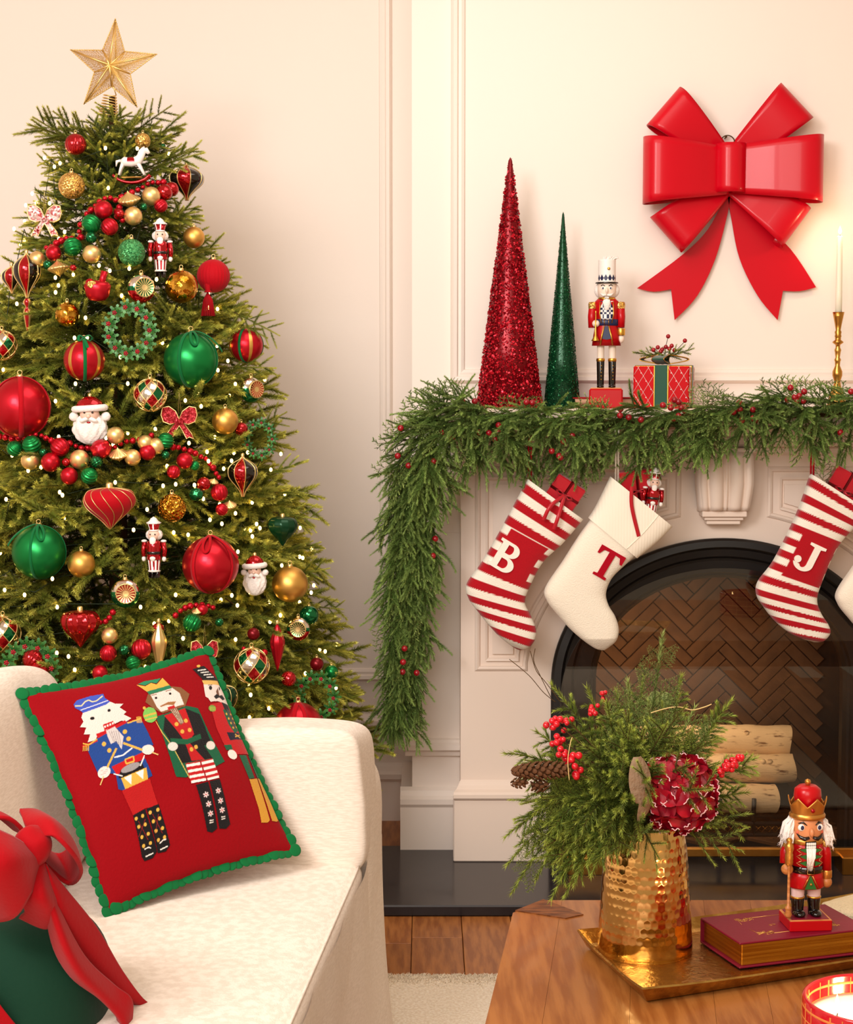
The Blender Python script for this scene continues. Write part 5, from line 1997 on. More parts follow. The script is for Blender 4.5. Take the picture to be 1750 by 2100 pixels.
def striped(st, root, period, patch, phase=0.0):
    V, Fc = st.surf(0, st.ns - 1)
    o = part('knit_body', MB().add((V, Fc)), MT['knit'], root)
    col = np.ones((len(V), 4), np.float32)
    for i in range(st.ns):
        for j in range(st.nt):
            q = 2 * pi * j / st.nt
            d = st.tt[i] + 1.0 * (1 if (j % 2) else -1) * .5
            c = WHK if ((d + phase) / period) % 1 < .5 else REDK
            if patch and patch[0] < st.tt[i] < patch[1] and sin(q) > -.2 and patch[2] < cos(q) < patch[3]:
                c = REDK
            col[i * st.nt + j, :3] = c
    a = o.data.color_attributes.new('dye', 'FLOAT_COLOR', 'POINT')
    a.data.foreach_set('color', col.ravel())
    return o


def letter(root, st, ch, px, py, hpx, tilt, mat, label):
    p = front_of(st, px, py)
    hgt = hpx * st.Y0 / FPX
    mb = MB()

    def ringpts(cx, cy, rx, ry, a0, a1, n=14):
        return [(cx + rx * cos(radians(a0 + (a1 - a0) * i / n)), cy + ry * sin(radians(a0 + (a1 - a0) * i / n))) for i in range(n + 1)]
    P = []
    if ch == 'T':
        P.append([(-.46, 1), (-.46, .70), (-.39, .70), (-.30, .88), (-.11, .90), (-.11, .10), (-.24, .08), (-.24, 0), (.24, 0), (.24, .08), (.11, .10), (.11, .90), (.30, .88), (.39, .70), (.46, .70), (.46, 1)][::-1])
    elif ch == 'J':
        o_ = [(-.12, 1), (-.12, .91), (.06, .88)] + [(.06, .30)] + ringpts(-.06, .26, .12, .15, 0, -150, 10) + ringpts(-.06, .26, .34, .27, -168, 0, 16) + [(.28, .88), (.44, .91), (.44, 1)]
        P.append(o_)
        P.append(ringpts(-.28, .31, .12, .12, 0, 345, 16))
    elif ch == 'B':
        P.append([(-.40, 0), (-.08, 0), (-.08, 1), (-.40, 1), (-.40, .91), (-.30, .89), (-.30, .11), (-.40, .09)])
        P.append([(-.08, 1)] + [(.08, .88), (-.08, .88)][::-1][:0] + [(.10, 1)] [:0] + ringpts(.10, .755, .27, .245, 90, -90) + [(-.08, .51), (-.08, .60)] + ringpts(.06, .75, .10, .15, -90, 90) + [(-.08, .90)])
        P.append([(-.08, .51)] + ringpts(.12, .255, .32, .255, 90, -90) + [(-.08, 0), (-.08, .10)] + ringpts(.08, .26, .13, .16, -90, 90) + [(-.08, .42)])
    # lay the letter on the bulging knit: sample the knit depth under each outline point
    M2 = Matrix.Rotation(radians(-tilt), 2)
    gx = (front_of(st, px + 14, py).y - front_of(st, px - 14, py).y) / (28 * st.Y0 / FPX)
    gz = (front_of(st, px, py - 18).y - front_of(st, px, py + 18).y) / (36 * st.Y0 / FPX)
    for poly in P:
        pl = [M2 @ Vector((x * hgt, (z - .5) * hgt)) for x, z in poly]
        V, Fc = prism([(v.x, v.y) for v in pl], -.0035, .016)
        mb.add(([(x, y + gx * x + gz * z, z) for x, y, z in V], Fc), 0, None, False)
    part('letter', mb, mat, root, label, loc=p)


HK = 4.60
BPAIR = [((1083, 982), (1196, 1065)), ((1048, 1047), (1155, 1113)), ((1016, 1106), (1114, 1152)), ((986, 1156), (1088, 1200)), ((957, 1198), (1077, 1234)), ((961, 1227), (1089, 1262)),
         ((979, 1252), (1099, 1288)), ((1000, 1278), (1098, 1309)), ((1021, 1301), (1086, 1326)), ((1046, 1322), (1074, 1332)), ((1060, 1331), (1066, 1333))]
TPAIR = [((1258, 982), (1373, 1075)), ((1238, 1022), (1343, 1106)), ((1220, 1054), (1311, 1133)), ((1190, 1095), (1283, 1157)), ((1155, 1150), (1255, 1185)), ((1119, 1205), (1243, 1215)), ((1122, 1232), (1248, 1240)),
         ((1145, 1262), (1262, 1264)), ((1170, 1290), (1269, 1290)), ((1198, 1314), (1264, 1312)), ((1220, 1329), (1250, 1326)), ((1232, 1333), (1240, 1333))]
JPAIR = [((1663, 972), (1785, 1052)), ((1640, 1040), (1745, 1088)), ((1619, 1088), (1715, 1125)), ((1586, 1152), (1686, 1190)), ((1555, 1194), (1675, 1228)), ((1553, 1222), (1683, 1256)), ((1569, 1248), (1698, 1280)),
         ((1591, 1275), (1702, 1297)), ((1620, 1298), (1690, 1312)), ((1650, 1311), (1680, 1316)), ((1664, 1315), (1670, 1317))]
WPAIR = [((a[0] + 598, a[1] + 8), (b[0] + 598, b[1] + 8)) for a, b in TPAIR]
MT['lettercream'] = pmat('cream felt', (250, 242, 230), .9, bump=.3, bscale=300)
MT['letterred'] = pmat('red felt', (172, 14, 34), .9, bump=.3, bscale=300)


def hang_loop(root, st, px, top, mat):
    a = atY(px, st.L[0][1] + 6, st.Y0) - st.org
    b = atY(px, top, st.Y0 - .01) - st.org
    mb = MB()
    for o in (-.0035, .0035):
        mb.add(tube([a + Vector((o, .004, -.01)), b + Vector((o, 0, 0))], .0028, 6))
    part('hanging_loop', mb, mat, root, kind='stuff')


def lining(root, st, mat):
    P = [tuple(st.pt(2, 2 * pi * j / st.nt, .97) + Vector((0, 0, -.004))) for j in range(st.nt)]
    part('lining', MB().add((P, [tuple(range(st.nt))]), 0, None, False), mat, root)


for pairs, ch, lab, period, patch, lx, ly, tilt, llab in (
        (BPAIR, 'B', 'red and white striped knit stocking with a cream letter B', 34, (96, 196, -.60, .66), 1043, 1146, 31, 'cream felt letter B'),
        (JPAIR, 'J', 'red and white striped knit stocking with a cream letter J', 29, (104, 200, -.42, .90), 1658, 1141, 25, 'cream felt letter J')):
    st = Stock(pairs, HK, HK + .028, .038)
    root = thing('christmas_stocking', lab, 'stocking', st.org, group='stockings hanging under the mantel')
    striped(st, root, period, patch, 8)
    letter(root, st, ch, lx, ly, 62, tilt, MT['lettercream'], llab)
    lining(root, st, MT['reddeep'])
    hang_loop(root, st, pairs[0][0][0] + 4, 880, MT['redvelvet'])
for pairs, ch, lab in ((TPAIR, 'T', 'cream knit stocking with a red letter T and folded cuff'), (WPAIR, None, 'cream knit stocking cut off by the right edge of the picture')):
    st = Stock(pairs, HK, HK + .028, .038)
    root = thing('christmas_stocking', lab, 'stocking', st.org, group='stockings hanging under the mantel')
    part('knit_body', MB().add(st.surf(2, st.ns - 1)), MT['knitplain'], root)
    i1 = int(np.searchsorted(st.tt, 94))
    cu = part('cuff', MB().add(st.surf(0, i1, 1.10)), MT['knitcuff'], root)
    sm = MB()
    sm.add(tube([st.pt(i, 1.25, 1.115) for i in range(0, i1, 3)], .0012, 5))
    part('seam', sm, MT['knitplain'], cu)
    lining(root, st, MT['knitplain'])
    hang_loop(root, st, pairs[0][0][0] + 8, 880, MT['knitplain'])
    if ch:
        letter(root, st, ch, 1236, 1153, 62, 30, MT['letterred'], 'red felt letter T')
# things peeping out of the stockings
MT['satin'] = pmat('red satin paper', (186, 14, 34), .35, sheen=.2)


def small_gift(label, pxc, pyc, w, h, rot, Y, bowpts, group='gifts tucked into the stockings'):
    p = atY(pxc, pyc, Y)
    k = Y / FPX
    root = thing('small_gift', label, 'gift', p, (8, rot, 0), group)
    part('box', MB().add(rbox(w * k, .035, h * k, .003), 0, None, False), MT['satin'], root)
    part('ribbon', MB().add(rbox(w * k * 1.02, .037, .008, .001)).add(rbox(.008, .037, h * k * 1.02, .001)), MT['reddeep'], root, kind='stuff')
    for b in bowpts:
        pth = [(q[0] * k, (-.058 if len(bowpts) == 1 else -.03, -.062, -.064)[min(i, 2)], q[1] * k) for i, q in enumerate(b)]
        Vs = ribbon_strip(crv(pth, 5), .010, (0, -1, .05))
        part('ribbon_tail', MB().add(Vs), MT['satin'], root)
    for s in (-1, 1):
        part('bow_loop', MB().add(tube([(0, -.020, 0), (s * .016, -.026, .006), (s * .024, -.022, 0), (s * .014, -.024, -.006), (0, -.020, 0)], .0035, 6, flat=.5)), MT['satin'], root)


small_gift('small red gift with ribbon sticking out of the striped B stocking', 1158, 1012, 66, 60, 33, 4.60, [[(0, 0), (-14, -30), (-10, -62)], [(0, 0), (10, -36), (18, -66)]])
small_gift('dark red gift with a long ribbon tail in the cream T stocking', 1308, 1004, 70, 84, -8, 4.61, [[(-16, 18), (-21, -22), (-14, -86)]])
small_gift('red gift tucked into the striped J stocking at the right', 1728, 1004, 70, 80, 28, 4.615, [])
sP = atY(1340, 1012, 4.585)
so = thing('soldier_ornament', 'tiny glass nutcracker ornament peeping out of the cream T stocking', 'ornament', sP, (0, 6, 0))
o_nutcracker(so, 108 * 4.58 / FPX)
CED = [cedar(90 + i) for i in range(4)]
CEM = [np_mesh('cedar_frond', d, [MT['cedar'], MT['stem']]) for d in CED]
for (x0, y0, x1, y1, lab) in ((1172, 1030, 1198, 984, 'green cedar sprig behind the gift in the striped B stocking'), (1686, 1000, 1696, 930, 'green cedar sprig standing in the striped J stocking')):
    a, b = atY(x0, y0, 4.60), atY(x1, y1, 4.60)
    root = thing('cedar_sprig', lab, 'sprig', a, group='cedar sprigs in the stockings')
    link('frond', CEM[0], root, mw=frame((0, 0, 0), b - a, up=(0, -1, .1), s=(b - a).length / .15))

# ------------------------------------------------------------------ evergreen garland over the mantel
NOR = [norfolk(110 + i, L=.15 + .02 * (i % 3), ns=5 + i % 3, nl=.0125, dens=2000) for i in range(6)]
NOM = [np_mesh('pine_spray', d, [MT['norfolk'], MT['stem']]) for d in NOR]
gpx = [(1840, 838, 4.655), (1640, 848, 4.645), (1480, 850, 4.64), (1320, 866, 4.64), (1160, 870, 4.64), (1020, 866, 4.64), (920, 876, 4.645), (868, 925, 4.655), (850, 1010, 4.68), (842, 1110, 4.70), (835, 1220, 4.72), (828, 1330, 4.74), (818, 1440, 4.76)]
gpath = crv([tuple(atY(*p)) for p in gpx], 14)
gar = thing('mantel_garland', 'mixed evergreen garland with red berries draped over the mantel and down its left end', 'garland', gpath[60])
g0 = gar.location.copy()
part('core', MB().add(tube([Vector(p) - g0 for p in gpath], [.014] * len(gpath), 6)), MT['stem'], gar)
rg = random.Random(31)
gl_, acc = [], []
NG = len(gpath)
for i in range(560):
    t = (i + rg.random()) / 560 * (NG - 2)
    k0 = int(t)
    p = Vector(gpath[k0]).lerp(Vector(gpath[k0 + 1]), t - k0)
    tan = (Vector(gpath[min(k0 + 2, NG - 1)]) - Vector(gpath[max(k0 - 1, 0)])).normalized()
    drop = t / NG
    hanging = max(0, min(1, (drop - .50) / .12))
    thin = 1 - .55 * max(0, (drop - .72) / .28)
    a = rg.uniform(0, 2 * pi)
    rad = Vector((0, -abs(cos(a)), sin(a))) if hanging < .5 else Vector((cos(a), -abs(sin(a)) * .8, 0))
    flow = tan * rg.uniform(.15, .9) * (1 if (hanging > .3 or rg.random() < .62) else -1)
    d = rad * rg.uniform(.35, .95) * (1 - .30 * hanging) + flow + Vector((0, -.15, -.45 - .35 * hanging))
    if hanging < .5 and sin(a) > .35:
        d = rad * rg.uniform(.3, .7) + flow * 1.2 + Vector((0, -.2, .0))
    if hanging < .5 and i % 4 == 0:
        d = Vector((-.55 + rg.uniform(-.5, .5), -.25 + rg.uniform(-.2, .1), -.15 + rg.uniform(-.35, .25)))
        rad = Vector((0, -.8, .5))
    b = p + rad * rg.uniform(.0, .050) * thin + Vector((0, -.01, .012 * (1 - hanging)))
    s = rg.uniform(.68, 1.02) * (1 if hanging > .5 else .95)
    M = frame(b, d, roll=rg.uniform(-1.2, 1.2), s=s * (.8 + .2 * thin))
    tipz = (M @ Vector((.15, 0, 0)))
    qx, qy = topx(tipz)
    if (985 < qx < 1470 and qy < 822) or qy < 795:
        continue
    if tipz.y > 4.80 and tipz.z < MZ + .03:
        continue
    if b.y > 4.66 and (M @ Vector((.12, 0, 0))).y > b.y + .06:
        continue
    gl_.append((M, rg.random() < .26, rg.randrange(6)))
for (x0, y0, x1, y1) in ((930, 850, 820, 825), (920, 850, 835, 803), (960, 830, 870, 785), (990, 830, 905, 782), (880, 900, 770, 905), (870, 880, 790, 872), (860, 940, 768, 960), (1660, 830, 1560, 780), (1680, 830, 1600, 772), (1700, 830, 1640, 780), (1660, 830, 1745, 785), (1450, 845, 1420, 790), (1430, 850, 1490, 800), (1500, 850, 1440, 780), (1080, 840, 1020, 815), (1060, 850, 1120, 815), (1260, 850, 1200, 822), (1620, 860, 1590, 930), (1560, 870, 1570, 940), (1720, 860, 1735, 930), (1090, 895, 1045, 960), (1120, 900, 1078, 1000), (1170, 905, 1132, 985), (1200, 895, 1192, 1000), (1240, 890, 1215, 975), (1290, 885, 1262, 960), (1310, 895, 1290, 972), (1460, 880, 1416, 962), (1480, 870, 1460, 940), (1000, 900, 958, 965), (940, 930, 942, 1010), (1150, 890, 1105, 965), (1030, 890, 1005, 950), (1260, 880, 1240, 950)):
    a, b = atY(x0, y0, 4.62), atY(x1, y1, 4.66 if y1 < 830 else 4.58)
    gl_.append((frame(a, b - a, up=(0, -1, .4), s=(b - a).length / .155), True, rg.randrange(6)))
rg.shuffle(gl_)
for i, (M, ced, v) in enumerate(gl_):
    M2 = T(*(-g0)) @ M
    if i < 290:
        if ced:
            link('cedar_frond', CEM[v % 4], gar, mw=M2)
        else:
            link('pine_spray', NOM[v], gar, mw=M2)
    else:
        acc.append(xform(CED[v % 4] if ced else NOR[v], M2))
link('more_sprays', np_mesh('more_sprays', joinv(acc), [MT['norfolk'], MT['stem']]), gar, kind='stuff')
bme = MB().add(sphere(1, 14, 9)).mesh('berry', MT['berry'])
for px, py in ((948, 822), (974, 823), (822, 878), (906, 888), (955, 871), (928, 900), (816, 935), (890, 946), (890, 1012), (984, 887), (1003, 888), (1023, 872), (1022, 887), (1016, 901), (1156, 905), (1174, 893), (1132, 925), (1147, 935), (1150, 938), (1080, 825), (1092, 826), (1273, 839), (1272, 852), (1290, 856), (1315, 861), (1360, 831), (1376, 836), (1384, 820), (1392, 824), (1398, 836), (1405, 842), (1382, 858), (1392, 853), (1517, 826), (1518, 840), (1505, 845), (1522, 862), (1545, 840), (1545, 858), (1550, 862), (1622, 795), (1616, 820), (1630, 815), (1640, 812), (1650, 803), (1635, 822), (1648, 822), (1724, 887), (1746, 803), (830, 1330), (827, 1358), (826, 1378), (855, 1380), (893, 1105), (888, 1140), (838, 955)):
    p = atY(px, py, 4.55 if py < 960 else 4.62)
    link('berry', bme, gar, loc=p - g0, scale=6.6 * p.y / FPX)
lp = atY(868, 1420, 4.7) - g0
part('wire_loop', MB().add(tube([lp + Vector(q) for q in ((-.02, 0, .05), (-.004, 0, .01), (.012, 0, -.006), (.006, 0, .008), (-.01, 0, .03))], .0012, 5)), MT['wire'], gar)
# ------------------------------------------------------------------ rug, sofa, cushions
rgY = atZ(900, 2000, .012).y
rug = thing('rug', 'cream wool pile rug on the oak floor between sofa and coffee table', 'rug', (.1, rgY, 0))
part('base_weave', MB().add(rbox(2.6, 2.6, .012, .004, (0, -1.3, .006)), 0, None, False), MT['rug'], rug)
V, Tr = [], []
rs = np.random.default_rng(4)
n = 9000
bx_ = rs.uniform(-.45, .45, n)
by_ = .004 - np.abs(rs.normal(0, .03, n))
h = rs.uniform(.001, .005, n)
lean = rs.normal(0, .004, (n, 2))
w = .0022
a = rs.uniform(0, 6.28, n)
V = np.empty((n * 3, 3))
V[0::3] = np.stack([bx_ - np.cos(a) * w, by_ - np.sin(a) * w, np.full(n, .011)], 1)
V[1::3] = np.stack([bx_ + np.cos(a) * w, by_ + np.sin(a) * w, np.full(n, .011)], 1)
V[2::3] = np.stack([bx_ + lean[:, 0], by_ + lean[:, 1], .012 + h], 1)
link('pile', np_mesh('pile', (V, np.arange(n * 3).reshape(n, 3), np.zeros(n, int), np.zeros(n * 3)), [MT['rug']]), rug, kind='stuff')

SH = .46                                               # seat height
A = atZ(761, 1757, SH)
B = atZ(617, 2100, SH)
ly = (A - B)
ly.z = 0
ly.normalize()
yaw = atan2(-ly.x, ly.y)
sofa = thing('sofa', 'cream linen slipcovered sofa with low arm in front of the christmas tree', 'sofa', (A.x - .012, A.y, 0), (0, 0, math.degrees(yaw)))


def wob(vf, amp, sc, seed):
    from mathutils import noise
    V, Fc = vf
    o = Vector((seed * 3.1, seed * 1.7, seed))
    return [tuple(Vector(p) + noise.noise_vector(Vector(p) * sc + o) * amp) for p in V], Fc


def pad(name, sx_, sy_, sz_, c, e1, e2, mat, parent, seed, amp=.006, rot=None, n=72, m=40):
    M = T(*c)
    if rot:
        M = M @ R('X', rot[0]) @ R('Y', rot[1]) @ R('Z', rot[2])
    return part(name, MB().add(wob(superel(sx_ / 2, sy_ / 2, sz_ / 2, e1, e2, n, m), amp, 6, seed), 0, M), mat, parent)


# skirted base with a gently flared front
def base_fn(u, v):
    # u runs along: back-far, front-far, front-near; v up
    y = .235 - 2.3 * u
    z = .005 + (SH - .022) * v
    x = .004 + .030 * (1 - v) ** 2.2 + .010 * sin(u * 17) * (1 - v) + .004 * sin(u * 41 + 2 * v)
    return (x, y, z)


mb = MB()
mb.add(grid(base_fn, 60, 16))
mb.add(rbox(.96, 2.3, SH - .04, .02, (-.50, .235 - 1.15, .005 + (SH - .04) / 2)), 0, None, False)
part('skirted_base', mb, MT['linen'], sofa)
seat = pad('seat_cushion', .82, 2.06, .19, (-.408, -1.02, SH - .092), .17, .07, MT['linen'], sofa, 1, .004, n=120)
pip = [(-.006, -2.0 + 1.95 * i / 40, SH - .0055) for i in range(41)]
part('piping', MB().add(tube(pip, .0028, 6)), MT['linen'], seat)
part('arm_frame', MB().add(wob(superel(.48, .125, .31, .22, .16, 96, 40), .004, 5, 2), 0, T(-.472, .135, .325)), MT['linen'], sofa)
arm = pad('arm_cushion', .82, .20, .30, (-.405, .045, .553), .22, .11, MT['linen'], sofa, 3, .008, (-4, -2.4, 0), 110, 44)
pad('back_frame', .22, 2.3, .62, (-.90, -.90, .32), .15, .12, MT['linen'], sofa, 4)
bc = pad('back_cushion', .27, .98, .44, (-.685, -.46, .625), .40, .30, MT['linen'], sofa, 5, .010, (0, -12, 0), 110, 48)
pad('back_cushion', .27, .98, .44, (-.685, -1.50, .625), .40, .30, MT['linen'], sofa, 6, .010, (0, -12, 0))

# ---- red embroidered cushion
PBL, PBR = atZ(222, 1868, SH + .012), atZ(603, 1742, SH + .048)
e1 = (PBR - PBL)
PW = e1.length
e1.normalize()
back = Vector((-e1.y, e1.x, 0)).normalized()
PT = radians(34)
PH = .425
e2 = (Vector((0, 0, 1)) * cos(PT) + back * sin(PT)).normalized()
e2 = (e2 - e1 * e2.dot(e1)).normalized()
nf = e1.cross(e2).normalized()
cor = PBL + (Vector((-.735, 3.13, .815)) - PBL) * 0
Mp = Matrix((e1, e2, nf)).transposed().to_4x4()
Mp.translation = PBL
pil = bpy.data.objects.new('throw_pillow', None)
COL.objects.link(pil)
pil.matrix_world = Mp
tag(pil, 'red cushion embroidered with three nutcrackers and edged in green scallops, on the sofa', 'cushion')
MT['pillowred'] = pmat('red cotton velvet', (142, 3, 14), .8, bump=.25, bscale=200, sheen=.04)


def pin(u, v):
    """cushion outline drawn in between the corners"""
    x = u * PW + .012 * sin(pi * v) * (1 if u < .5 else -1) * abs(2 * u - 1) ** 3
    y = v * PH + .014 * sin(pi * u) * (1 if v < .5 else -1) * abs(2 * v - 1) ** 3
    return x, y


def pilz(u, v):
    s = max(0, sin(pi * u)) * max(0, sin(pi * v))
    return .041 * s ** .45 + .0025 * sin(11 * u + 4 * v) * s + .002 * sin(19 * v - 7 * u) * s


mb = MB()
for sgn in (1, -1):
    vf = grid(lambda u, v: (*pin(u, v), sgn * pilz(u, v)), 60, 60)
    mb.add(vf if sgn > 0 else (vf[0], [f[::-1] for f in vf[1]]))
part('cover', mb, MT['pillowred'], pil)
sc_ = MB()
per = [(i / 26, 0) for i in range(26)] + [(1, i / 23) for i in range(23)] + [(1 - i / 26, 1) for i in range(26)] + [(0, 1 - i / 23) for i in range(23)]
for k, (u, v) in enumerate(per):
    x, y = pin(u, v)
    ox = (-.004 if u < .02 else (.004 if u > .98 else 0))
    oy = (-.004 if v < .02 else (.004 if v > .98 else 0))
    part('scallop', MB().add(superel(.0125, .0125, .0022, 1, 1, 16, 8), 0, T(x + ox * .4, y + oy * .4, .002 * sin(k * 1.7)) @ R('X', 8 * sin(k)) @ R('Y', 8 * cos(k * 1.3))), MT['greenvelvet'], pil)

# embroidery: polygons noted in a 3.365x enlargement of the cushion (origin 100,1380), carried to the cushion's own
# u,v by a homography of the four corners, then stitched as slightly raised patches
TLc, TRc = (26, 1432), (408, 1372)
SRC = [((222, 1868), (0, 0)), ((603, 1742), (1, 0)), (TRc, (1, 1)), (TLc, (0, 1))]
Am, bv = [], []
for (x, y), (u, v) in SRC:
    x, y = x / 1000, y / 1000
    Am += [[x, y, 1, 0, 0, 0, -u * x, -u * y], [0, 0, 0, x, y, 1, -v * x, -v * y]]
    bv += [u, v]
Hm = np.append(np.linalg.solve(np.array(Am), np.array(bv)), 1).reshape(3, 3)


def uvp(pts):
    P = np.array([(100 + a / 3.365, 1380 + b / 3.365, 1000) for a, b in pts]) / 1000
    q = P @ Hm.T
    return q[:, :2] / q[:, 2:]


NE = 560
gu, gv = np.meshgrid((np.arange(NE) + .5) / NE, (np.arange(NE) + .5) / NE)
CAN = np.zeros((NE, NE, 3), np.float32)
IDX = np.zeros((NE, NE), np.int8)


def fillp(pts, col, who):
    P = uvp(pts)
    ins_ = np.zeros(gu.shape, bool)
    n = len(P)
    for i in range(n):
        x0, y0 = P[i]
        x1, y1 = P[(i + 1) % n]
        if y0 == y1:
            continue
        c = (y0 > gv) != (y1 > gv)
        ins_ ^= c & (gu < (x1 - x0) * (gv - y0) / (y1 - y0) + x0)
    CAN[ins_] = lin(col)
    IDX[ins_] = who


def circ(x, y, r, col, who, ry=None, rot=0):
    ry = ry or r
    fillp([(x + r * cos(q) * cos(rot) - ry * sin(q) * sin(rot), y + r * cos(q) * sin(rot) + ry * sin(q) * cos(rot)) for q in [2 * pi * i / 18 for i in range(18)]], col, who)


def strk(pts, w, col, who):
    for (x0, y0), (x1, y1) in zip(pts[:-1], pts[1:]):
        L = sqrt((x1 - x0) ** 2 + (y1 - y0) ** 2) + 1e-6
        nx, ny = -(y1 - y0) / L * w / 2, (x1 - x0) / L * w / 2
        fillp([(x0 + nx, y0 + ny), (x1 + nx, y1 + ny), (x1 - nx, y1 - ny), (x0 - nx, y0 - ny)], col, who)


SKN, GLD, BLK, RD, GRN, WHT, BLU = (232, 214, 206), (220, 170, 70), (20, 16, 18), (186, 18, 24), (18, 90, 58), (246, 238, 230), (30, 66, 138)
w_ = 1
fillp([(150, 330), (330, 270), (370, 290), (425, 295), (400, 320), (448, 355), (428, 370), (482, 400), (450, 420), (415, 412), (370, 430), (310, 470), (250, 495), (238, 528), (180, 540), (198, 488), (152, 485), (170, 440), (126, 434), (150, 400), (136, 370)], SKN, w_)
fillp([(85, 270), (110, 240), (200, 215), (290, 205), (300, 240), (335, 270), (310, 290), (240, 312), (150, 338), (130, 320), (95, 297)], (62, 84, 182), w_)
strk([(95, 282), (140, 285), (165, 255), (190, 245), (215, 262), (245, 255), (285, 222)], 8, (232, 214, 150), w_)
strk([(132, 316), (240, 286), (322, 260)], 5, WHT, w_)
circ(213, 381, 16, BLK, w_, 11)
circ(328, 335, 11, BLK, w_)
fillp([(286, 430), (355, 410), (375, 440), (300, 470)], RD, w_)
for i in range(4):
    fillp([(296 + i * 18, 440 - i * 6), (306 + i * 18, 437 - i * 6), (308 + i * 18, 450 - i * 6), (298 + i * 18, 453 - i * 6)], WHT, w_)
fillp([(175, 580), (250, 515), (340, 480), (450, 425), (550, 412), (585, 480), (632, 590), (575, 625), (560, 640), (640, 785), (605, 800), (440, 872), (402, 862), (380, 760), (335, 755), (250, 745), (210, 660)], BLU, w_)
fillp([(240, 488), (310, 468), (440, 410), (452, 430), (330, 482), (252, 518)], RD, w_)
strk([(140, 565), (170, 560), (250, 530)], 14, RD, w_)
strk([(145, 545), (190, 556), (248, 522)], 9, GLD, w_)
for i in range(4):
    strk([(150 + i * 12, 560), (146 + i * 13, 595)], 6, GLD, w_)
strk([(455, 432), (520, 415), (550, 405)], 10, GLD, w_)
for i in range(4):
    strk([(520 + i * 9, 392), (524 + i * 10, 436)], 6, GLD, w_)
fillp([(310, 472), (370, 448), (432, 520), (420, 605), (385, 545), (345, 562), (322, 512)], (206, 196, 194), w_)
for i in range(5):
    strk([(330 + i * 16, 475), (365 + i * 13, 550 + i * 8)], 3, (120, 108, 110), w_)
for x, y in ((297, 558), (440, 488), (335, 603), (466, 537)):
    circ(x, y, 15, GLD, w_)
strk([(370, 652), (430, 642), (492, 600)], 9, WHT, w_)
fillp([(350, 712), (560, 635), (582, 672), (390, 770)], RD, w_)
strk([(444, 672), (500, 655), (506, 688), (452, 700), (444, 672)], 9, GLD, w_)
fillp([(400, 790), (415, 740), (480, 700), (555, 690), (582, 742), (430, 792)], BLK, w_)
circ(482, 727, 68, (150, 144, 146), w_, 24, -.32)
fillp([(418, 792), (592, 732), (612, 810), (460, 877)], GLD, w_)
fillp([(440, 790), (492, 770), (495, 835)], WHT, w_)
fillp([(522, 762), (574, 742), (576, 805)], WHT, w_)
strk([(365, 760), (430, 778)], 7, WHT, w_)
strk([(575, 655), (550, 720)], 7, WHT, w_)
circ(297, 745, 48, SKN, w_, 38, -.4)
circ(597, 620, 42, SKN, w_, 32, .1)
for i in range(3):
    strk([(270, 735 + i * 12), (325, 725 + i * 12)], 2, (190, 120, 116), w_)
strk([(268, 828), (295, 770)], 8, (224, 180, 110), w_)
strk([(320, 715), (385, 592)], 14, GLD, w_)
strk([(668, 656), (625, 640)], 8, (224, 180, 110), w_)
strk([(560, 620), (430, 562)], 14, GLD, w_)
fillp([(428, 872), (622, 800), (695, 972), (604, 990), (520, 1032)], (176, 20, 22), w_)
fillp([(520, 1032), (604, 992), (716, 1280), (692, 1322), (632, 1342), (608, 1312)], BLK, w_)
fillp([(614, 992), (696, 964), (806, 1240), (782, 1282), (724, 1292)], BLK, w_)
for x, y in ((544, 1055), (590, 1038), (566, 1110), (612, 1096), (594, 1180), (638, 1160), (612, 1240), (660, 1222), (642, 1018), (694, 1002), (668, 1078), (710, 1060), (692, 1142), (736, 1126), (716, 1204), (758, 1186)):
    circ(x, y, 11, GLD, w_, 13)
for a_, b_ in (((560, 1070), (640, 1200)), ((610, 1060), (570, 1180)), ((660, 1030), (740, 1160)), ((700, 1030), (690, 1160))):
    strk([a_, b_], 3, (150, 20, 24), w_)
strk([(622, 1262), (650, 1250), (668, 1256)], 7, WHT, w_)
strk([(636, 1312), (690, 1290)], 8, WHT, w_)
strk([(728, 1228), (750, 1205), (772, 1200)], 7, WHT, w_)
strk([(738, 1270), (790, 1246)], 8, WHT, w_)
w_ = 2
fillp([(650, 400), (720, 380), (870, 330), (950, 348), (1020, 480), (1152, 690), (1082, 726), (870, 802), (804, 796), (720, 600)], GRN, w_)
fillp([(596, 238), (765, 188), (830, 200), (892, 250), (862, 332), (700, 377), (640, 342), (580, 292)], (130, 84, 50), w_)
fillp([(616, 240), (770, 200), (822, 240), (852, 320), (800, 332), (690, 366), (660, 330)], SKN, w_)
fillp([(518, 154), (580, 172), (620, 150), (660, 166), (702, 120), (756, 186), (592, 218)], GLD, w_)
fillp([(530, 150), (570, 132), (690, 121), (660, 158), (620, 146), (580, 166)], (34, 130, 90), w_)
fillp([(590, 214), (752, 178), (766, 202), (606, 238)], (34, 120, 84), w_)
circ(655, 265, 9, BLK, w_)
circ(755, 240, 9, BLK, w_)
strk([(622, 246), (662, 238)], 5, (130, 84, 50), w_)
strk([(722, 222), (762, 212)], 5, (130, 84, 50), w_)
fillp([(680, 326), (740, 298), (796, 296), (780, 322), (732, 318), (690, 332)], (158, 104, 60), w_)
fillp([(734, 336), (782, 322), (794, 346), (744, 360)], RD, w_)
fillp([(715, 400), (860, 348), (962, 388), (1052, 568), (1000, 592), (1062, 672), (840, 712), (780, 620), (700, 500)], BLK, w_)
fillp([(710, 394), (858, 346), (922, 520), (882, 572), (1002, 682), (908, 694), (858, 582), (828, 540)], RD, w_)
fillp([(748, 552), (870, 556), (968, 516), (978, 546), (872, 590), (756, 588)], GRN, w_)
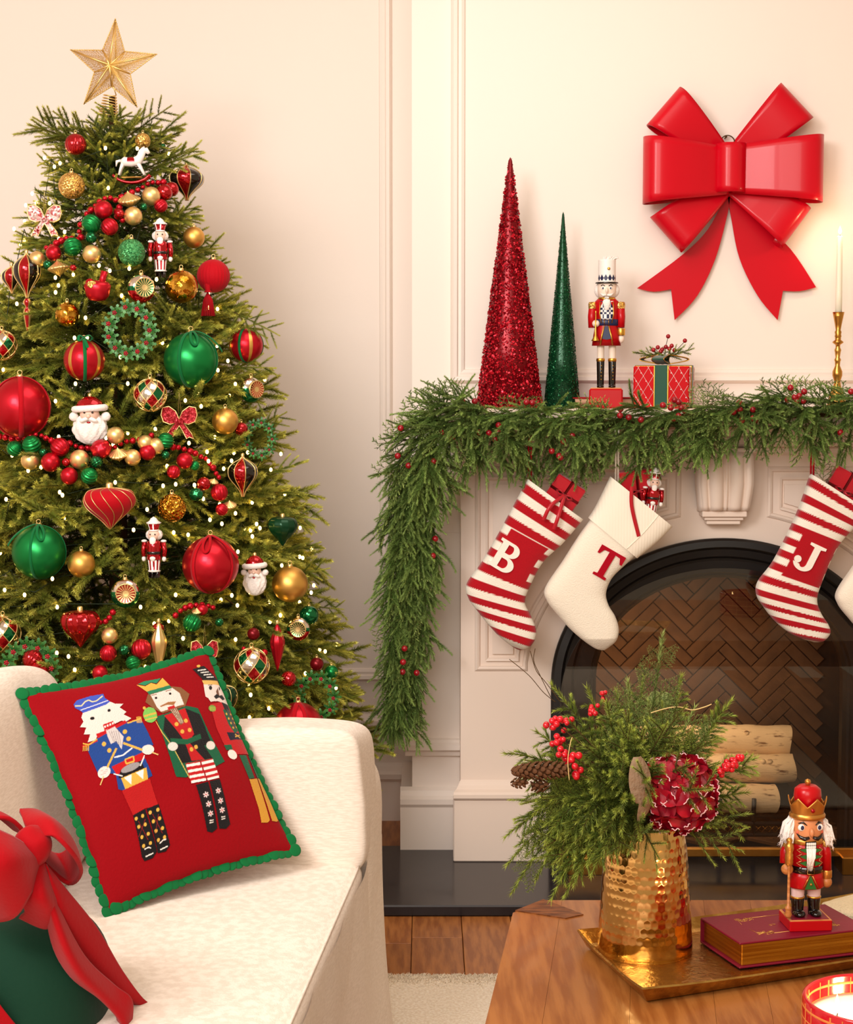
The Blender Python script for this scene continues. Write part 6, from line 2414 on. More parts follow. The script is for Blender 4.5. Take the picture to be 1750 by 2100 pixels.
for x, y in ((795, 456), (862, 433), (835, 506), (889, 495), (905, 620), (938, 603)):
    circ(x, y, 14, GLD, w_)
fillp([(748, 352), (800, 338), (850, 440), (826, 464)], (120, 80, 56), w_)
for i in range(4):
    strk([(758 + i * 12, 352 - i * 3), (822 + i * 7, 450)], 3, (220, 200, 176), w_)
strk([(650, 430), (690, 510), (745, 582)], 6, (206, 180, 90), w_)
strk([(785, 635), (830, 700), (902, 812)], 6, (206, 180, 90), w_)
circ(612, 384, 48, (120, 186, 84), w_, 56, -.3)
strk([(570, 392), (655, 372)], 12, GLD, w_)
strk([(576, 420), (662, 402)], 8, GLD, w_)
circ(572, 334, 11, GLD, w_)
circ(768, 605, 36, SKN, w_, 28)
circ(1048, 588, 33, SKN, w_, 28)
fillp([(864, 712), (1060, 674), (1112, 792), (910, 842)], RD, w_)
for t in (.12, .40, .68, .94):
    y0 = 712 + t * 128
    strk([(866 + t * 46, y0), (964 + t * 52, y0 - 18)], 17, WHT, w_)
    strk([(976 + t * 50, y0 - 18), (1062 + t * 48, y0 - 40)], 17, WHT, w_)
strk([(968, 690), (1022, 820)], 5, (110, 6, 14), w_)
fillp([(942, 850), (1028, 830), (1128, 1130), (1096, 1160), (1060, 1152)], BLK, w_)
fillp([(1038, 826), (1112, 806), (1217, 1100), (1192, 1132), (1144, 1132)], BLK, w_)
for x, y in ((1017, 915), (1042, 975), (1064, 1036), (1106, 886), (1127, 950), (1146, 1010)):
    for k in range(3):
        q = pi * k / 3 + .2
        strk([(x - 20 * cos(q), y - 20 * sin(q)), (x + 20 * cos(q), y + 20 * sin(q))], 8, (244, 214, 214), w_)
    circ(x, y, 5, RD, w_)
strk([(1064, 1082), (1092, 1076)], 6, WHT, w_)
strk([(1066, 1096), (1094, 1090)], 6, WHT, w_)
strk([(1146, 1056), (1174, 1050)], 6, WHT, w_)
strk([(1148, 1070), (1176, 1064)], 6, WHT, w_)
w_ = 3
fillp([(996, 185), (1122, 184), (1182, 250), (1216, 310), (1140, 302), (1100, 296), (1048, 304), (1030, 280), (1010, 270), (1004, 240)], SKN, w_)
fillp([(918, 80), (1000, 62), (1082, 130), (1132, 166), (998, 162)], BLK, w_)
for i in range(4):
    strk([(955 + i * 22, 92 + i * 16), (1018 + i * 20, 88 + i * 16)], 6, WHT, w_)
circ(962, 62, 14, GLD, w_, 9)
fillp([(984, 160), (1112, 160), (1124, 187), (998, 188)], (222, 178, 96), w_)
circ(1050, 210, 13, BLK, w_, 15)
circ(1126, 210, 6, BLK, w_, 12)
strk([(1030, 192), (1068, 190)], 4, BLK, w_)
fillp([(1094, 232), (1112, 204), (1122, 262), (1104, 262)], (112, 70, 46), w_)
fillp([(1074, 268), (1098, 248), (1122, 258), (1146, 250), (1172, 272), (1150, 287), (1120, 270), (1092, 284)], BLK, w_)
fillp([(1042, 322), (1130, 300), (1216, 310), (1272, 400), (1342, 520), (1396, 612), (1230, 640), (1152, 582), (1090, 470)], RD, w_)
fillp([(1146, 350), (1200, 326), (1284, 470), (1242, 494), (1190, 440)], GRN, w_)
fillp([(1138, 300), (1200, 308), (1218, 372), (1160, 344)], BLK, w_)
fillp([(1180, 340), (1215, 345), (1268, 440), (1236, 470)], (70, 66, 62), w_)
for i in range(4):
    circ(1178 + i * 18, 374 + i * 28, 8, GLD, w_)
    circ(1220 + i * 16, 368 + i * 26, 8, GLD, w_)
fillp([(1172, 496), (1310, 484), (1338, 520), (1198, 547)], (24, 24, 44), w_)
strk([(1244, 500), (1294, 518)], 8, GLD, w_)
strk([(1244, 518), (1292, 498)], 8, GLD, w_)
fillp([(1148, 582), (1206, 574), (1217, 606), (1168, 614)], GRN, w_)
circ(1213, 640, 38, (244, 226, 216), w_, 30, .4)
circ(1060, 347, 29, (110, 150, 60), w_, 22)
for i in range(4):
    strk([(1042 + i * 12, 335), (1046 + i * 12, 362)], 4, (206, 190, 80), w_)
fillp([(1268, 640), (1332, 630), (1392, 776), (1346, 788)], GRN, w_)
fillp([(1358, 626), (1392, 614), (1442, 760), (1420, 772)], GRN, w_)
fillp([(1346, 792), (1416, 776), (1507, 1050), (1490, 1068), (1444, 1074), (1420, 980)], (206, 148, 46), w_)
fillp([(1424, 772), (1458, 768), (1574, 1042), (1560, 1052), (1524, 1052)], (206, 148, 46), w_)
MT['thread'] = vcmat('embroidery thread', .7, .4, 500, .15)
for who, lab in ((1, 'embroidered drummer nutcracker in blue'), (2, 'embroidered king nutcracker in green cape'), (3, 'embroidered soldier nutcracker with gold boots')):
    jj, ii = np.nonzero(IDX == who)
    key = {}
    V, C, Fc = [], [], []

    def vid(i, j):
        k_ = (i, j)
        if k_ not in key:
            u, v = i / NE, j / NE
            key[k_] = len(V)
            V.append((*pin(u, v), pilz(u, v) + .0011))
            cs_ = [CAN[b, a] for a in (i - 1, i) for b in (j - 1, j) if 0 <= a < NE and 0 <= b < NE and IDX[b, a] == who]
            C.append((*np.mean(cs_, 0), 1))
        return key[k_]
    for j, i in zip(jj.tolist(), ii.tolist()):
        Fc.append((vid(i, j), vid(i + 1, j), vid(i + 1, j + 1), vid(i, j + 1)))
    me = bpy.data.meshes.new('embroidered_figure')
    me.from_pydata(V, [], Fc)
    me.materials.append(MT['thread'])
    me.polygons.foreach_set('use_smooth', [True] * len(Fc))
    ca = me.color_attributes.new('dye', 'FLOAT_COLOR', 'POINT')
    ca.data.foreach_set('color', np.array(C, np.float32).ravel())
    link('embroidered_figure', me, pil, lab)

# ---- green cushion tied with a big red velvet bow, nearest the camera
gc = atZ(60, 2040, .52)
gp = thing('bow_cushion', 'dark green velvet cushion tied with a large red velvet bow, bottom left', 'cushion', (gc.x, gc.y, SH), (0, 0, -12))
MT['darkgreenvelvet'] = pmat('deep green velvet', (14, 50, 34), .75, sheen=.08, bump=.15, bscale=120)
MT['bowvelvet'] = pmat('crimson velvet', (162, 4, 16), .75, sheen=.08, bump=.15, bscale=140)


def gpt(px, py, Y):
    return (gp.matrix_world.inverted() @ atY(px, py, Y))


bpy.context.view_layer.update()
cc = gpt(0, 2105, 2.50)
part('cushion_body', MB().add(wob(superel(.165, .13, .175, .6, .6, 72, 44), .005, 7, 8), 0, T(cc.x, cc.y, cc.z + .005) @ R('Z', 10)), MT['darkgreenvelvet'], gp)


def cloth(name, rows, th=.006, parent=gp, mat=None):
    """lofted velvet: rows of (px, py, Y) control points"""
    RW = [crv([tuple(gpt(*p)) for p in r], 8) for r in rows]
    n = len(RW[0])
    cols = [crv([RW[k][i] for k in range(len(RW))], 6) for i in range(n)]
    m = len(cols[0])
    V = [cols[i][j] for i in range(n) for j in range(m)]
    Fc = [(i * m + j, (i + 1) * m + j, (i + 1) * m + j + 1, i * m + j + 1) for i in range(n - 1) for j in range(m - 1)]
    o = part(name, MB().add((V, Fc)), mat or MT['bowvelvet'], parent)
    so = o.modifiers.new('thickness', 'SOLIDIFY')
    so.thickness = th
    so.offset = 0
    return o


# right-hand loop: front sheet folding back over itself
cloth('bow_loop', [[(70, 1725, 2.36), (52, 1690, 2.38), (40, 1662, 2.42)], [(110, 1715, 2.33), (100, 1680, 2.36), (80, 1665, 2.44)], [(152, 1755, 2.34), (142, 1716, 2.39), (120, 1700, 2.47)],
                   [(166, 1790, 2.40), (158, 1762, 2.46), (140, 1738, 2.52)], [(140, 1812, 2.46), (132, 1782, 2.52), (112, 1752, 2.56)], [(78, 1760, 2.42), (82, 1745, 2.45), (76, 1728, 2.47)]])
cloth('bow_loop', [[(62, 1742, 2.35), (78, 1762, 2.34), (84, 1790, 2.36)], [(20, 1715, 2.30), (34, 1765, 2.26), (62, 1830, 2.30)], [(-50, 1690, 2.30), (-30, 1775, 2.24), (30, 1880, 2.30)],
                   [(-120, 1700, 2.34), (-90, 1790, 2.30), (-20, 1890, 2.36)]])
cloth('bow_loop', [[(70, 1735, 2.37), (50, 1712, 2.36), (30, 1700, 2.38)], [(20, 1680, 2.34), (0, 1668, 2.36), (-20, 1665, 2.40)], [(-60, 1690, 2.34), (-70, 1672, 2.38), (-80, 1668, 2.42)], [(-100, 1720, 2.38), (-110, 1700, 2.42), (-115, 1690, 2.46)]])
cloth('bow_loop', [[(84, 1760, 2.35), (72, 1775, 2.34), (50, 1790, 2.35)], [(104, 1820, 2.34), (84, 1832, 2.30), (40, 1836, 2.32)], [(122, 1850, 2.36), (104, 1878, 2.33), (52, 1866, 2.34)], [(116, 1868, 2.39), (96, 1902, 2.37), (40, 1880, 2.38)]])
part('bow_knot', MB().add(wob(superel(.026, .022, .030, .8, .8, 28, 18), .004, 40, 3), 0, T(*gpt(64, 1738, 2.345)) @ R('Y', 25)), MT['bowvelvet'], gp)
cloth('bow_tail', [[(80, 1760, 2.36), (92, 1772, 2.35), (100, 1790, 2.36)], [(130, 1820, 2.36), (118, 1850, 2.34), (112, 1880, 2.37)], [(195, 1900, 2.42), (165, 1930, 2.39), (142, 1960, 2.42)], [(245, 1985, 2.47), (222, 2005, 2.445), (200, 2015, 2.46)],
                   [(285, 2040, 2.50), (270, 2046, 2.487), (256, 2046, 2.49)], [(312, 2060, 2.53), (306, 2066, 2.525), (300, 2068, 2.525)], [(328, 2060, 2.54), (328, 2063, 2.54), (326, 2066, 2.54)]])
cloth('bow_tail', [[(76, 1764, 2.35), (84, 1790, 2.34), (90, 1810, 2.36)], [(112, 1850, 2.34), (118, 1900, 2.32), (108, 1930, 2.36)], [(170, 1960, 2.37), (160, 1990, 2.34), (146, 2000, 2.38)], [(232, 2020, 2.42), (222, 2055, 2.395), (205, 2045, 2.42)], [(268, 2050, 2.44), (254, 2095, 2.42), (240, 2080, 2.44)], [(266, 2110, 2.45), (256, 2125, 2.44), (244, 2120, 2.45)]])
cloth('ribbon_band', [[(-40, 2000, 2.34), (-60, 2020, 2.335)], [(0, 2060, 2.345), (-20, 2085, 2.34)], [(40, 2110, 2.36), (20, 2135, 2.355)]])
# ------------------------------------------------------------------ coffee table
TZ = .43


def clip(poly, p, n):
    out_ = []
    for i in range(len(poly)):
        a, b = poly[i], poly[(i + 1) % len(poly)]
        da, db = (a - p).dot(n), (b - p).dot(n)
        if da >= 0:
            out_.append(a)
        if (da >= 0) != (db >= 0):
            out_.append(a.lerp(b, da / (da - db)))
    return out_


def v2(p):
    return Vector((p.x, p.y))


l0, l1 = v2(atZ(1052, 1872, TZ)), v2(atZ(995, 2100, TZ))
b0 = v2(atZ(1118, 1846, TZ))
ld = (l0 - l1).normalized()
lnrm = Vector((ld.y, -ld.x))
tw = 1.75
f0 = l1 - ld * .55
outline = [f0, l0, b0, Vector((b0.x + tw, b0.y)), Vector((b0.x + tw + .1, l0.y)), Vector((b0.x + tw + .1, f0.y))]
cen = Vector((b0.x + tw / 2, (b0.y + f0.y) / 2))
table = thing('coffee_table', 'honey-brown wooden coffee table of long boards with an exposed leg inlay', 'table', (cen.x, cen.y, 0))


def tprism(poly, z0, z1, ox=0, oy=0):
    n = len(poly)
    V = [(p.x - cen.x, p.y - cen.y, z1) for p in poly] + [(p.x - cen.x, p.y - cen.y, z0) for p in poly]
    Fc = [tuple(range(n))[::-1], tuple(range(n, 2 * n))] + [(i, (i + 1) % n, n + (i + 1) % n, n + i) for i in range(n)]
    return V, Fc


part('apron', MB().add(tprism([p.lerp(cen, .05) for p in outline], .33, TZ - .042), 0, None, False), MT['table'], table)
inl = [v2(atZ(*p, TZ)) for p in ((1057, 1869), (1115, 1846), (1197, 1877), (1160, 1885))]
x = 0.0
rb = random.Random(5)
first = True
while x < 2.0:
    w = (.085, .12, .105, .13)[int(x * 37) % 4]
    poly = clip(outline, l1 + lnrm * (x + .0002), lnrm)
    poly = clip(poly, l1 + lnrm * (x + w - .0002), -lnrm) if len(poly) > 2 else []
    if len(poly) > 2:
        part('board', MB().add(tprism(poly, TZ - .045, TZ + rb.uniform(-.0002, .0002)), 0, None, False), MT['table'], table)
    x += w
part('leg_inlay', MB().add(tprism(inl, TZ - .005, TZ + .0022), 0, None, False), MT['inlay'], table)
for p in (l0.lerp(cen, .10), Vector((b0.x + tw - .05, b0.y - .08)), f0.lerp(cen, .10), Vector((b0.x + tw - .05, f0.y + .1))):
    part('leg', MB().add(rbox(.09, .09, TZ - .05, .006, (p.x - cen.x, p.y - cen.y, (TZ - .05) / 2)), 0, None, False), MT['table'], table)

# ------------------------------------------------------------------ tray
MT['trayg'] = pmat('cast gold tray', (204, 164, 92), .26, 1.0, col2=(170, 126, 62), nscale=26, bump=.45, bscale=90, rvar=.12)
tF, tL = atZ(1318, 2036, TZ + .024), atZ(1183, 1911, TZ + .026)
tE = (atZ(1750, 1968, TZ + .024) - tF)
tE.z = 0
tE.normalize()
tS = tL - tF
tS.z = 0
tl = .66
tray = thing('tray', 'rectangular hammered gold tray with a turned-up rim on the coffee table', 'tray', (tF.x, tF.y, TZ))


def trp(s, t, z):
    return tuple(tE * s + tS * t + Vector((0, 0, z)))


def loop4(ins_, z, curl=0.0):
    w = tS.length
    q = ins_ / w
    P = []
    N = 10
    C = [(ins_, q), (ins_, 1 - q), (tl - ins_, 1 - q), (tl - ins_, q)]
    for k in range(4):
        a, b = C[k], C[(k + 1) % 4]
        for i in range(N):
            f = i / N
            cz_ = curl * (abs(2 * f - 1) ** 3)
            P.append(trp(a[0] + (b[0] - a[0]) * f, a[1] + (b[1] - a[1]) * f, z + cz_))
    return P


loops = [loop4(.022, 0.0), loop4(.014, .004), loop4(0, .022, .007), loop4(.0025, .0242, .007), loop4(.016, .0085), loop4(.026, .0055), loop4(.1, .005)]
V = sum(loops, [])
k = 40
Fc = [(a * k + i, (a + 1) * k + i, (a + 1) * k + (i + 1) % k, a * k + (i + 1) % k) for a in range(len(loops) - 1) for i in range(k)]
Fc += [tuple(range(k)), tuple((len(loops) - 1) * k + i for i in range(k))[::-1]]
part('tray_body', MB().add((V, Fc), 0, None, False), MT['trayg'], tray)

# ------------------------------------------------------------------ hammered vase
vc = atZ(1323, 1945, TZ + .006)
vz = vc.z
vY = vc.y
vk = mpp(vc)
vH = atY(1323, 1688, vY).z - vz
vase = thing('vase', 'hammered gold metal vase standing on the tray', 'vase', vc)
MT['hammered'] = pmat('hammered gold', (226, 184, 116), .12, 1.0, col2=(210, 164, 96), nscale=14)
vp = crv([(95, 0), (97, .03), (96, .12), (93, .30), (89, .55), (84, .78), (76, 1.0)], 8)
nz, na = 150, 260
rows = 15


def vfn(u, v):
    t = v
    r = interp(t, [p[1] for p in vp], [p[0] for p in vp]) * vk
    a = 2 * pi * u
    z = t * vH
    if t > .10:
        row = z / (vH / rows)
        i = math.floor(row)
        fr_ = row - i - .5
        col = u * 40 + (i % 2) * .5
        fc = col - math.floor(col) - .5
        d = sqrt((fr_ * 1.0) ** 2 + (fc * 1.0) ** 2)
        r -= .00045 * max(0, 1 - (d / .52) ** 2) * min(1, (t - .10) * 12)
    return (r * cos(a), r * sin(a), z)


mb = MB().add(grid(vfn, na, nz, True))
part('vase_body', mb, MT['hammered'], vase)
part('vase_foot', MB().add(lathe([(0, -.003), (94 * vk, -.003), (96.5 * vk, .0), (95 * vk, .004)], 64)), MT['hammered'], vase)
part('inner_wall', MB().add(lathe([(0, .02), (84 * vk, .03), (74 * vk, vH), (76 * vk, vH + .0005)], 48)), MT['hammered'], vase)

# ------------------------------------------------------------------ bouquet in the vase
bq = thing('floral_arrangement', 'winter arrangement of pine, cedar, red hydrangea, berries and pine cones in the gold vase', 'flowers', (vc.x, vc.y, vz + vH))
mo = bq.location.copy()
BPM_D = [spruce(150 + i, L=.14, ns=5, nl=.011, dens=1500, nw=.0016, sub=.5) for i in range(4)]
BPM = [np_mesh('pine_spray', d, [MT['bloompine'], MT['stem']]) for d in BPM_D]
rq = random.Random(13)


def curved_spray(tip, sag, kind, n=2, reach=0.0, side=.055, seed=0, base=None):
    """one long stem from the vase mouth to tip with side shoots all along the outer part"""
    rs = np.random.default_rng(300 + seed)
    b = np.array(base or (rq.uniform(-.03, .03), rq.uniform(-.03, .03), -.04))
    e = np.array(tip)
    mid = (b + e) / 2 + np.array((0, 0, sag))
    P = [b * (1 - t) ** 2 + 2 * mid * t * (1 - t) + e * t * t for t in np.linspace(0, 1, 22)]
    L = sum(np.linalg.norm(P[i + 1] - P[i]) for i in range(21))
    out = []
    ks = 22
    for i in range(0, 21):
        d = P[i + 1] - P[i]
        l = np.linalg.norm(d)
        if i >= 5:
            out.append(shoot(P[i], d, l * 1.15, max(6, int(l * 1900)), .0125, .0018, .8, 0, taper=0, rs=rs, base_t=0, stem_r=.0012, tiplight=.9 if i > 16 else .05))
        else:
            out.append(shoot(P[i], d, l * 1.1, 2, .002, .001, .5, rs=rs, stem_r=.0016))
        if i >= 6 and i < 19 and kind != 'plain':
            for s in (-1, 1):
                if rs.random() < .25:
                    continue
                ax = np.cross(d, (0, -1, .25))
                ax /= np.linalg.norm(ax) + 1e-9
                sl = side * (1.15 - .8 * i / 21) * rs.uniform(.75, 1.2)
                dd = d / l * .8 + ax * s * .62 + rs.normal(0, .10, 3) + np.array((0, -.08, -.10))
                if kind == 'cedar':
                    M = frame(Vector(P[i]), Vector(dd), up=(0, -1, .3), s=sl / .10)
                    out.append(xform(CED[i % 4], M))
                else:
                    out.append(shoot(P[i], dd, sl, int(sl * 1900), .011, .0018, .75, .22, rs=rs, stem_r=.0008))
    return joinv(out)


def tipq(px, py, dy):
    return tuple(atY(px, py, vY + dy) - mo)


SPR_B = [
    (1062, 1700, -.04, .13, 'pine'), (1042, 1772, -.07, .14, 'pine'), (1100, 1802, -.08, .15, 'pine'), (1152, 1796, -.10, .14, 'pine'), (1214, 1792, -.15, .11, 'pine'), (1182, 1744, -.12, .12, 'pine'), (1140, 1694, -.10, .12, 'pine'), (1236, 1712, -.16, .09, 'pine'), (1120, 1722, -.12, .14, 'pine'), (1196, 1700, -.15, .11, 'pine'), (1160, 1835, -.11, .15, 'pine'), (1075, 1640, -.06, .11, 'pine'), (1090, 1560, -.02, .08, 'pine'),
    (1360, 1302, .02, .02, 'cedar'), (1398, 1388, .05, .02, 'pine'), (1500, 1437, .03, .04, 'pine'), (1288, 1398, -.02, .02, 'cedar'), (1205, 1412, .02, .03, 'pine'), (1132, 1404, .04, .03, 'pine'),
    (1038, 1545, -.03, .07, 'pine'), (1038, 1715, -.06, .12, 'pine'), (1052, 1828, -.10, .15, 'cedar'), (1132, 1842, -.12, .14, 'pine'), (1178, 1812, -.13, .13, 'pine'), (1205, 1770, -.14, .11, 'pine'),
    (1550, 1555, -.02, .05, 'pine'), (1535, 1625, -.03, .04, 'pine'), (1470, 1480, .04, .03, 'pine'), (1425, 1452, .0, .02, 'cedar'), (1245, 1440, -.06, .02, 'pine'), (1330, 1440, -.05, .02, 'cedar'),
    (1170, 1480, .0, .03, 'pine'), (1100, 1500, .03, .05, 'pine'), (1065, 1600, .02, .08, 'pine'), (1105, 1660, -.10, .10, 'cedar'), (1085, 1750, -.08, .12, 'cedar'), (1240, 1740, -.15, .09, 'pine'),
    (1275, 1700, -.16, .07, 'plain'), (1160, 1720, -.13, .11, 'pine'), (1120, 1760, -.09, .12, 'pine'), (1210, 1600, -.13, .06, 'pine'), (1260, 1560, -.14, .05, 'pine'), (1200, 1530, -.08, .05, 'pine'),
    (1300, 1500, -.10, .03, 'pine'), (1380, 1500, -.06, .03, 'cedar'), (1420, 1540, .0, .03, 'pine'), (1450, 1580, .03, .03, 'pine'), (1230, 1480, .06, .03, 'pine'), (1340, 1560, -.14, .04, 'pine'),
    (1280, 1640, -.17, .05, 'pine'), (1150, 1620, -.08, .07, 'pine'), (1320, 1390, .07, .02, 'pine'), (1440, 1500, .08, .02, 'pine'), (1190, 1660, -.12, .09, 'pine'), (1265, 1420, .05, .02, 'pine')]
for i, (px, py, dy, sag, kind) in enumerate(SPR_B):
    dat = curved_spray(tipq(px, py, dy), sag, kind, seed=i)
    link('cedar_spray' if kind == 'cedar' else 'pine_spray', np_mesh('spray', dat, [MT['cedar'] if (kind == 'cedar' and py < 1500) else MT['bloompine'], MT['stem']]), bq)
for i in range(46):
    a, el = rq.uniform(-pi, .2), rq.uniform(-.35, 1.3)
    d = Vector((cos(a) * cos(el), sin(a) * cos(el), sin(el)))
    p = Vector((0, 0, .01)) + d * rq.uniform(.01, .10) + Vector((-.03, 0, .03))
    link('pine_spray', BPM[i % 4], bq, mw=frame(p, d + Vector((0, -.2, -.1)), roll=rq.uniform(-2, 2), s=rq.uniform(.7, 1.0)))
# red berry clusters
bbm = MB().add(sphere(1, 14, 9)).mesh('berry', MT['berrybright'])
for (px, py, n, sp_, dy, rr, dark) in ((1138, 1480, 12, 17, -.05, 6.6, 0), (1146, 1515, 8, 14, -.06, 6.6, 0), (1162, 1545, 10, 15, -.08, 6.8, 0), (1172, 1562, 6, 16, -.09, 6.8, 0), (1186, 1588, 3, 10, -.10, 8, 0), (1165, 1478, 6, 12, .0, 6, 0), (1217, 1452, 9, 13, .0, 5.5, 0), (1240, 1428, 5, 10, .02, 5, 0), (1497, 1568, 26, 24, -.08, 6.2, 1)):
    c = Vector(tipq(px, py, dy))
    part('berry_stem', MB().add(tube([Vector((0, 0, -.02)), c * .5 + Vector((0, 0, .02)), c], .0011, 5)), MT['stem'], bq)
    for i in range(n):
        ax, az = rq.gauss(0, .5), rq.gauss(0, .5)
        if dark:
            ax, az = ax * 1.2, ax * .5 + az * .5
        q = c + Vector((ax * sp_ * vk, rq.uniform(-.012, .012), az * sp_ * vk))
        link('berry', bbm, bq, loc=q, scale=rr * vk * rq.uniform(.85, 1.1))
# pine cones
MT['cone'] = pmat('pine cone scale', (112, 74, 48), .7, col2=(70, 44, 28), nscale=60)


def pinecone(px0, py0, px1, py1, r, dy, n):
    a, b = Vector(tipq(px0, py0, dy)), Vector(tipq(px1, py1, dy - .01))
    L = (b - a).length
    root = link('pine_cone', MB().add(tube([(0, 0, 0), (L * .5, 0, 0), (L * .95, 0, 0)], [r * .35, r * .5, r * .15], 10)).mesh('pine_cone', MT['cone']), bq, mw=frame(a, b - a))
    sc = MB().add(sphere(1, 8, 6), 0, S(.55, .42, .16)).mesh('cone_scale', MT['cone'])
    for i in range(n):
        t = (i + .5) / n
        q = i * 2.39996
        rr = r * sin(pi * min(.97, .10 + t * .86)) ** .55
        M = T(L * t, 0, 0) @ Matrix.Rotation(q, 4, 'X') @ T(0, 0, rr * .78) @ R('Y', 38 + 10 * sin(i)) @ S(r * .62)
        link('cone_scale', sc, root, mw=M)


pinecone(1168, 1578, 1052, 1582, 20 * vk, -.10, 90)
pinecone(1080, 1604, 1050, 1607, 13 * vk, -.10, 26)
pinecone(1092, 1612, 1124, 1610, 15 * vk, -.09, 26)
# frosted red hydrangea
MT['petal'] = pmat('crimson petal', (176, 4, 34), .5, col2=(134, 0, 26), nscale=30)
MT['frost'] = pmat('frosted petal rim', (246, 196, 200), .7, bump=.5, bscale=200)
hc = Vector(tipq(1394, 1628, -.075))
hr = 76 * vk
for i in range(40):
    t = (i + .5) / 40
    th = math.acos(1 - 1.72 * t)
    ph = i * 2.39996
    nv = Vector((sin(th) * cos(ph), -cos(th), sin(th) * sin(ph)))
    nv = Vector((nv.x + .0, nv.y, nv.z))
    M = Matrix.Translation(hc + Vector((nv.x * hr * .84, nv.y * hr * .70, nv.z * hr * .90))) @ nv.to_track_quat('Z', 'Y').to_matrix().to_4x4() @ R('Z', rq.uniform(0, 90)) @ R('X', rq.uniform(-22, 22))
    fl_ = None
    mbp, mbf = MB(), MB()
    s = hr * rq.uniform(.38, .48)
    for k in range(4):
        rf_ = rq.uniform(.7, 1.2)
        ph2 = rq.uniform(0, 6)

        def pf(u, v, rf_=rf_, ph2=ph2):
            w = .62 * sin(pi * min(1, .12 + .80 * v)) ** .7
            x = (u - .5) * 2 * w
            z = .30 * v * v * rf_ + .22 * x * x - .10 * v + .06 * sin(9 * u + ph2) * v
            return (x * s, (.04 + .96 * v) * s, z * s)
        vf = grid(pf, 6, 6)
        mbp.add(vf, 0, R('Z', 90 * k + 8))
        rim = [pf(u / 10, 1.0) for u in range(11)] if rq.random() < .55 else None
        if rim:
            mbf.add(tube([Vector(p) + Vector((0, 0, .0006)) for p in rim], s * .035, 5), 0, R('Z', 90 * k + 8))
    fo = part('hydrangea_floret', mbp, MT['petal'], bq, mw=M)
    if mbf.v:
        part('frosted_rim', mbf, MT['frost'], fo, kind='stuff')
part('hydrangea_core', MB().add(sphere(hr * .66, 20, 12), 0, T(*hc)), MT['reddeep'], bq)
MT['greyleaf'] = pmat('felted grey leaf', (150, 124, 100), .9, bump=.8, bscale=150)


def leaf(px, py, w, h, rot, dy, mat, yawd):
    p = Vector(tipq(px, py, dy))
    part('leaf', MB().add(grid(lambda u, v: ((u - .5) * 2 * w * vk * sin(pi * (.05 + .9 * v)) ** .6, -.005 * sin(pi * v) + .015 * (u - .5) ** 2, (v - .5) * h * vk), 8, 12)), mat, bq, mw=T(*p) @ R('Y', rot) @ R('Z', yawd))


leaf(1312, 1600, 24, 92, -4, -.13, MT['greyleaf'], 20)
leaf(1322, 1650, 18, 70, 10, -.12, MT['greyleaf'], 40)
MT['limeleaf'] = pmat('light green leaf', (146, 156, 86), .6)
leaf(1346, 1434, 16, 34, -16, .03, MT['limeleaf'], 10)
leaf(1366, 1436, 15, 32, 20, .03, MT['limeleaf'], -10)
for pts in (((1140, 1440), (1115, 1420), (1085, 1385), (1045, 1352)), ((1150, 1440), (1120, 1400), (1100, 1375), (1088, 1335)), ((1130, 1430), (1108, 1385), (1095, 1355), (1098, 1330))):
    part('bare_twig', MB().add(tube([Vector(tipq(x, y, -.03)) for x, y in crv(pts, 5)], .0006, 4)), MT['stem'], bq)
MT['tan'] = pmat('tan grass stem', (214, 184, 120), .6)
part('grass_stem', MB().add(tube([Vector(tipq(x, y, -.06)) for x, y in crv([(1335, 1462), (1370, 1452), (1395, 1450), (1420, 1456), (1445, 1450), (1460, 1444)], 5)], .0010, 5)), MT['tan'], bq)
part('grass_stem', MB().add(tube([Vector(tipq(x, y, -.12)) for x, y in crv([(1168, 1600), (1165, 1560), (1170, 1525), (1174, 1512)], 5)], .0008, 5)), MT['tan'], bq)

# ------------------------------------------------------------------ book on the tray
BT, BB = TZ + .050, TZ + .0065
kL, kF, kB = atZ(1437, 1882, BT), atZ(1509, 1935, BT), atZ(1693, 1854, BT)
eu, ev = (kB - kL), (kF - kL)
bw, bl = ev.length, eu.length
eu.normalize()
ev = (ev - eu * ev.dot(eu)).normalized()
book = thing('book', 'thick burgundy hardback with gilt page edges lying on the gold tray', 'book', (kL.x, kL.y, BB), (0, 0, math.degrees(atan2(eu.y, eu.x))))
bh = BT - BB
MT['burg'] = pmat('burgundy cloth cover', (128, 12, 40), .42, bump=.08, bscale=220)
MT['gilt'] = pmat('gilt page edge', (206, 142, 44), .34, .9, col2=(170, 104, 22), nscale=3, stretch=(1, 1, 60), bump=.25, bscale=40)
part('page_block', MB().add(rbox(bl - .008, bw - .006, bh - .007, .001, (bl / 2 + .002, -bw / 2 + .001, bh / 2)), 0, None, False), MT['gilt'], book)
part('cover_board', MB().add(rbox(bl, bw, .0036, .001, (bl / 2, -bw / 2, .0018)), 0, None, False), MT['burg'], book)
part('cover_board', MB().add(rbox(bl, bw, .0036, .001, (bl / 2, -bw / 2, bh - .0018)), 0, None, False), MT['burg'], book)
part('spine', MB().add(rbox(bl, .004, bh, .0015, (bl / 2, -.001, bh / 2)), 0, None, False), MT['burg'], book)
gv_ = MB()
fx0, fx1, fy0, fy1 = bl * .20, bl * .84, -bw * .20, -bw * .80
zt_ = bh + .0002
frl = [(fx0 + .03, fy0, zt_), (fx1 - .03, fy0, zt_)], [(fx0 + .03, fy1, zt_), (fx1 - .03, fy1, zt_)]
for q in frl:
    gv_.add(tube(q, .0004, 4))
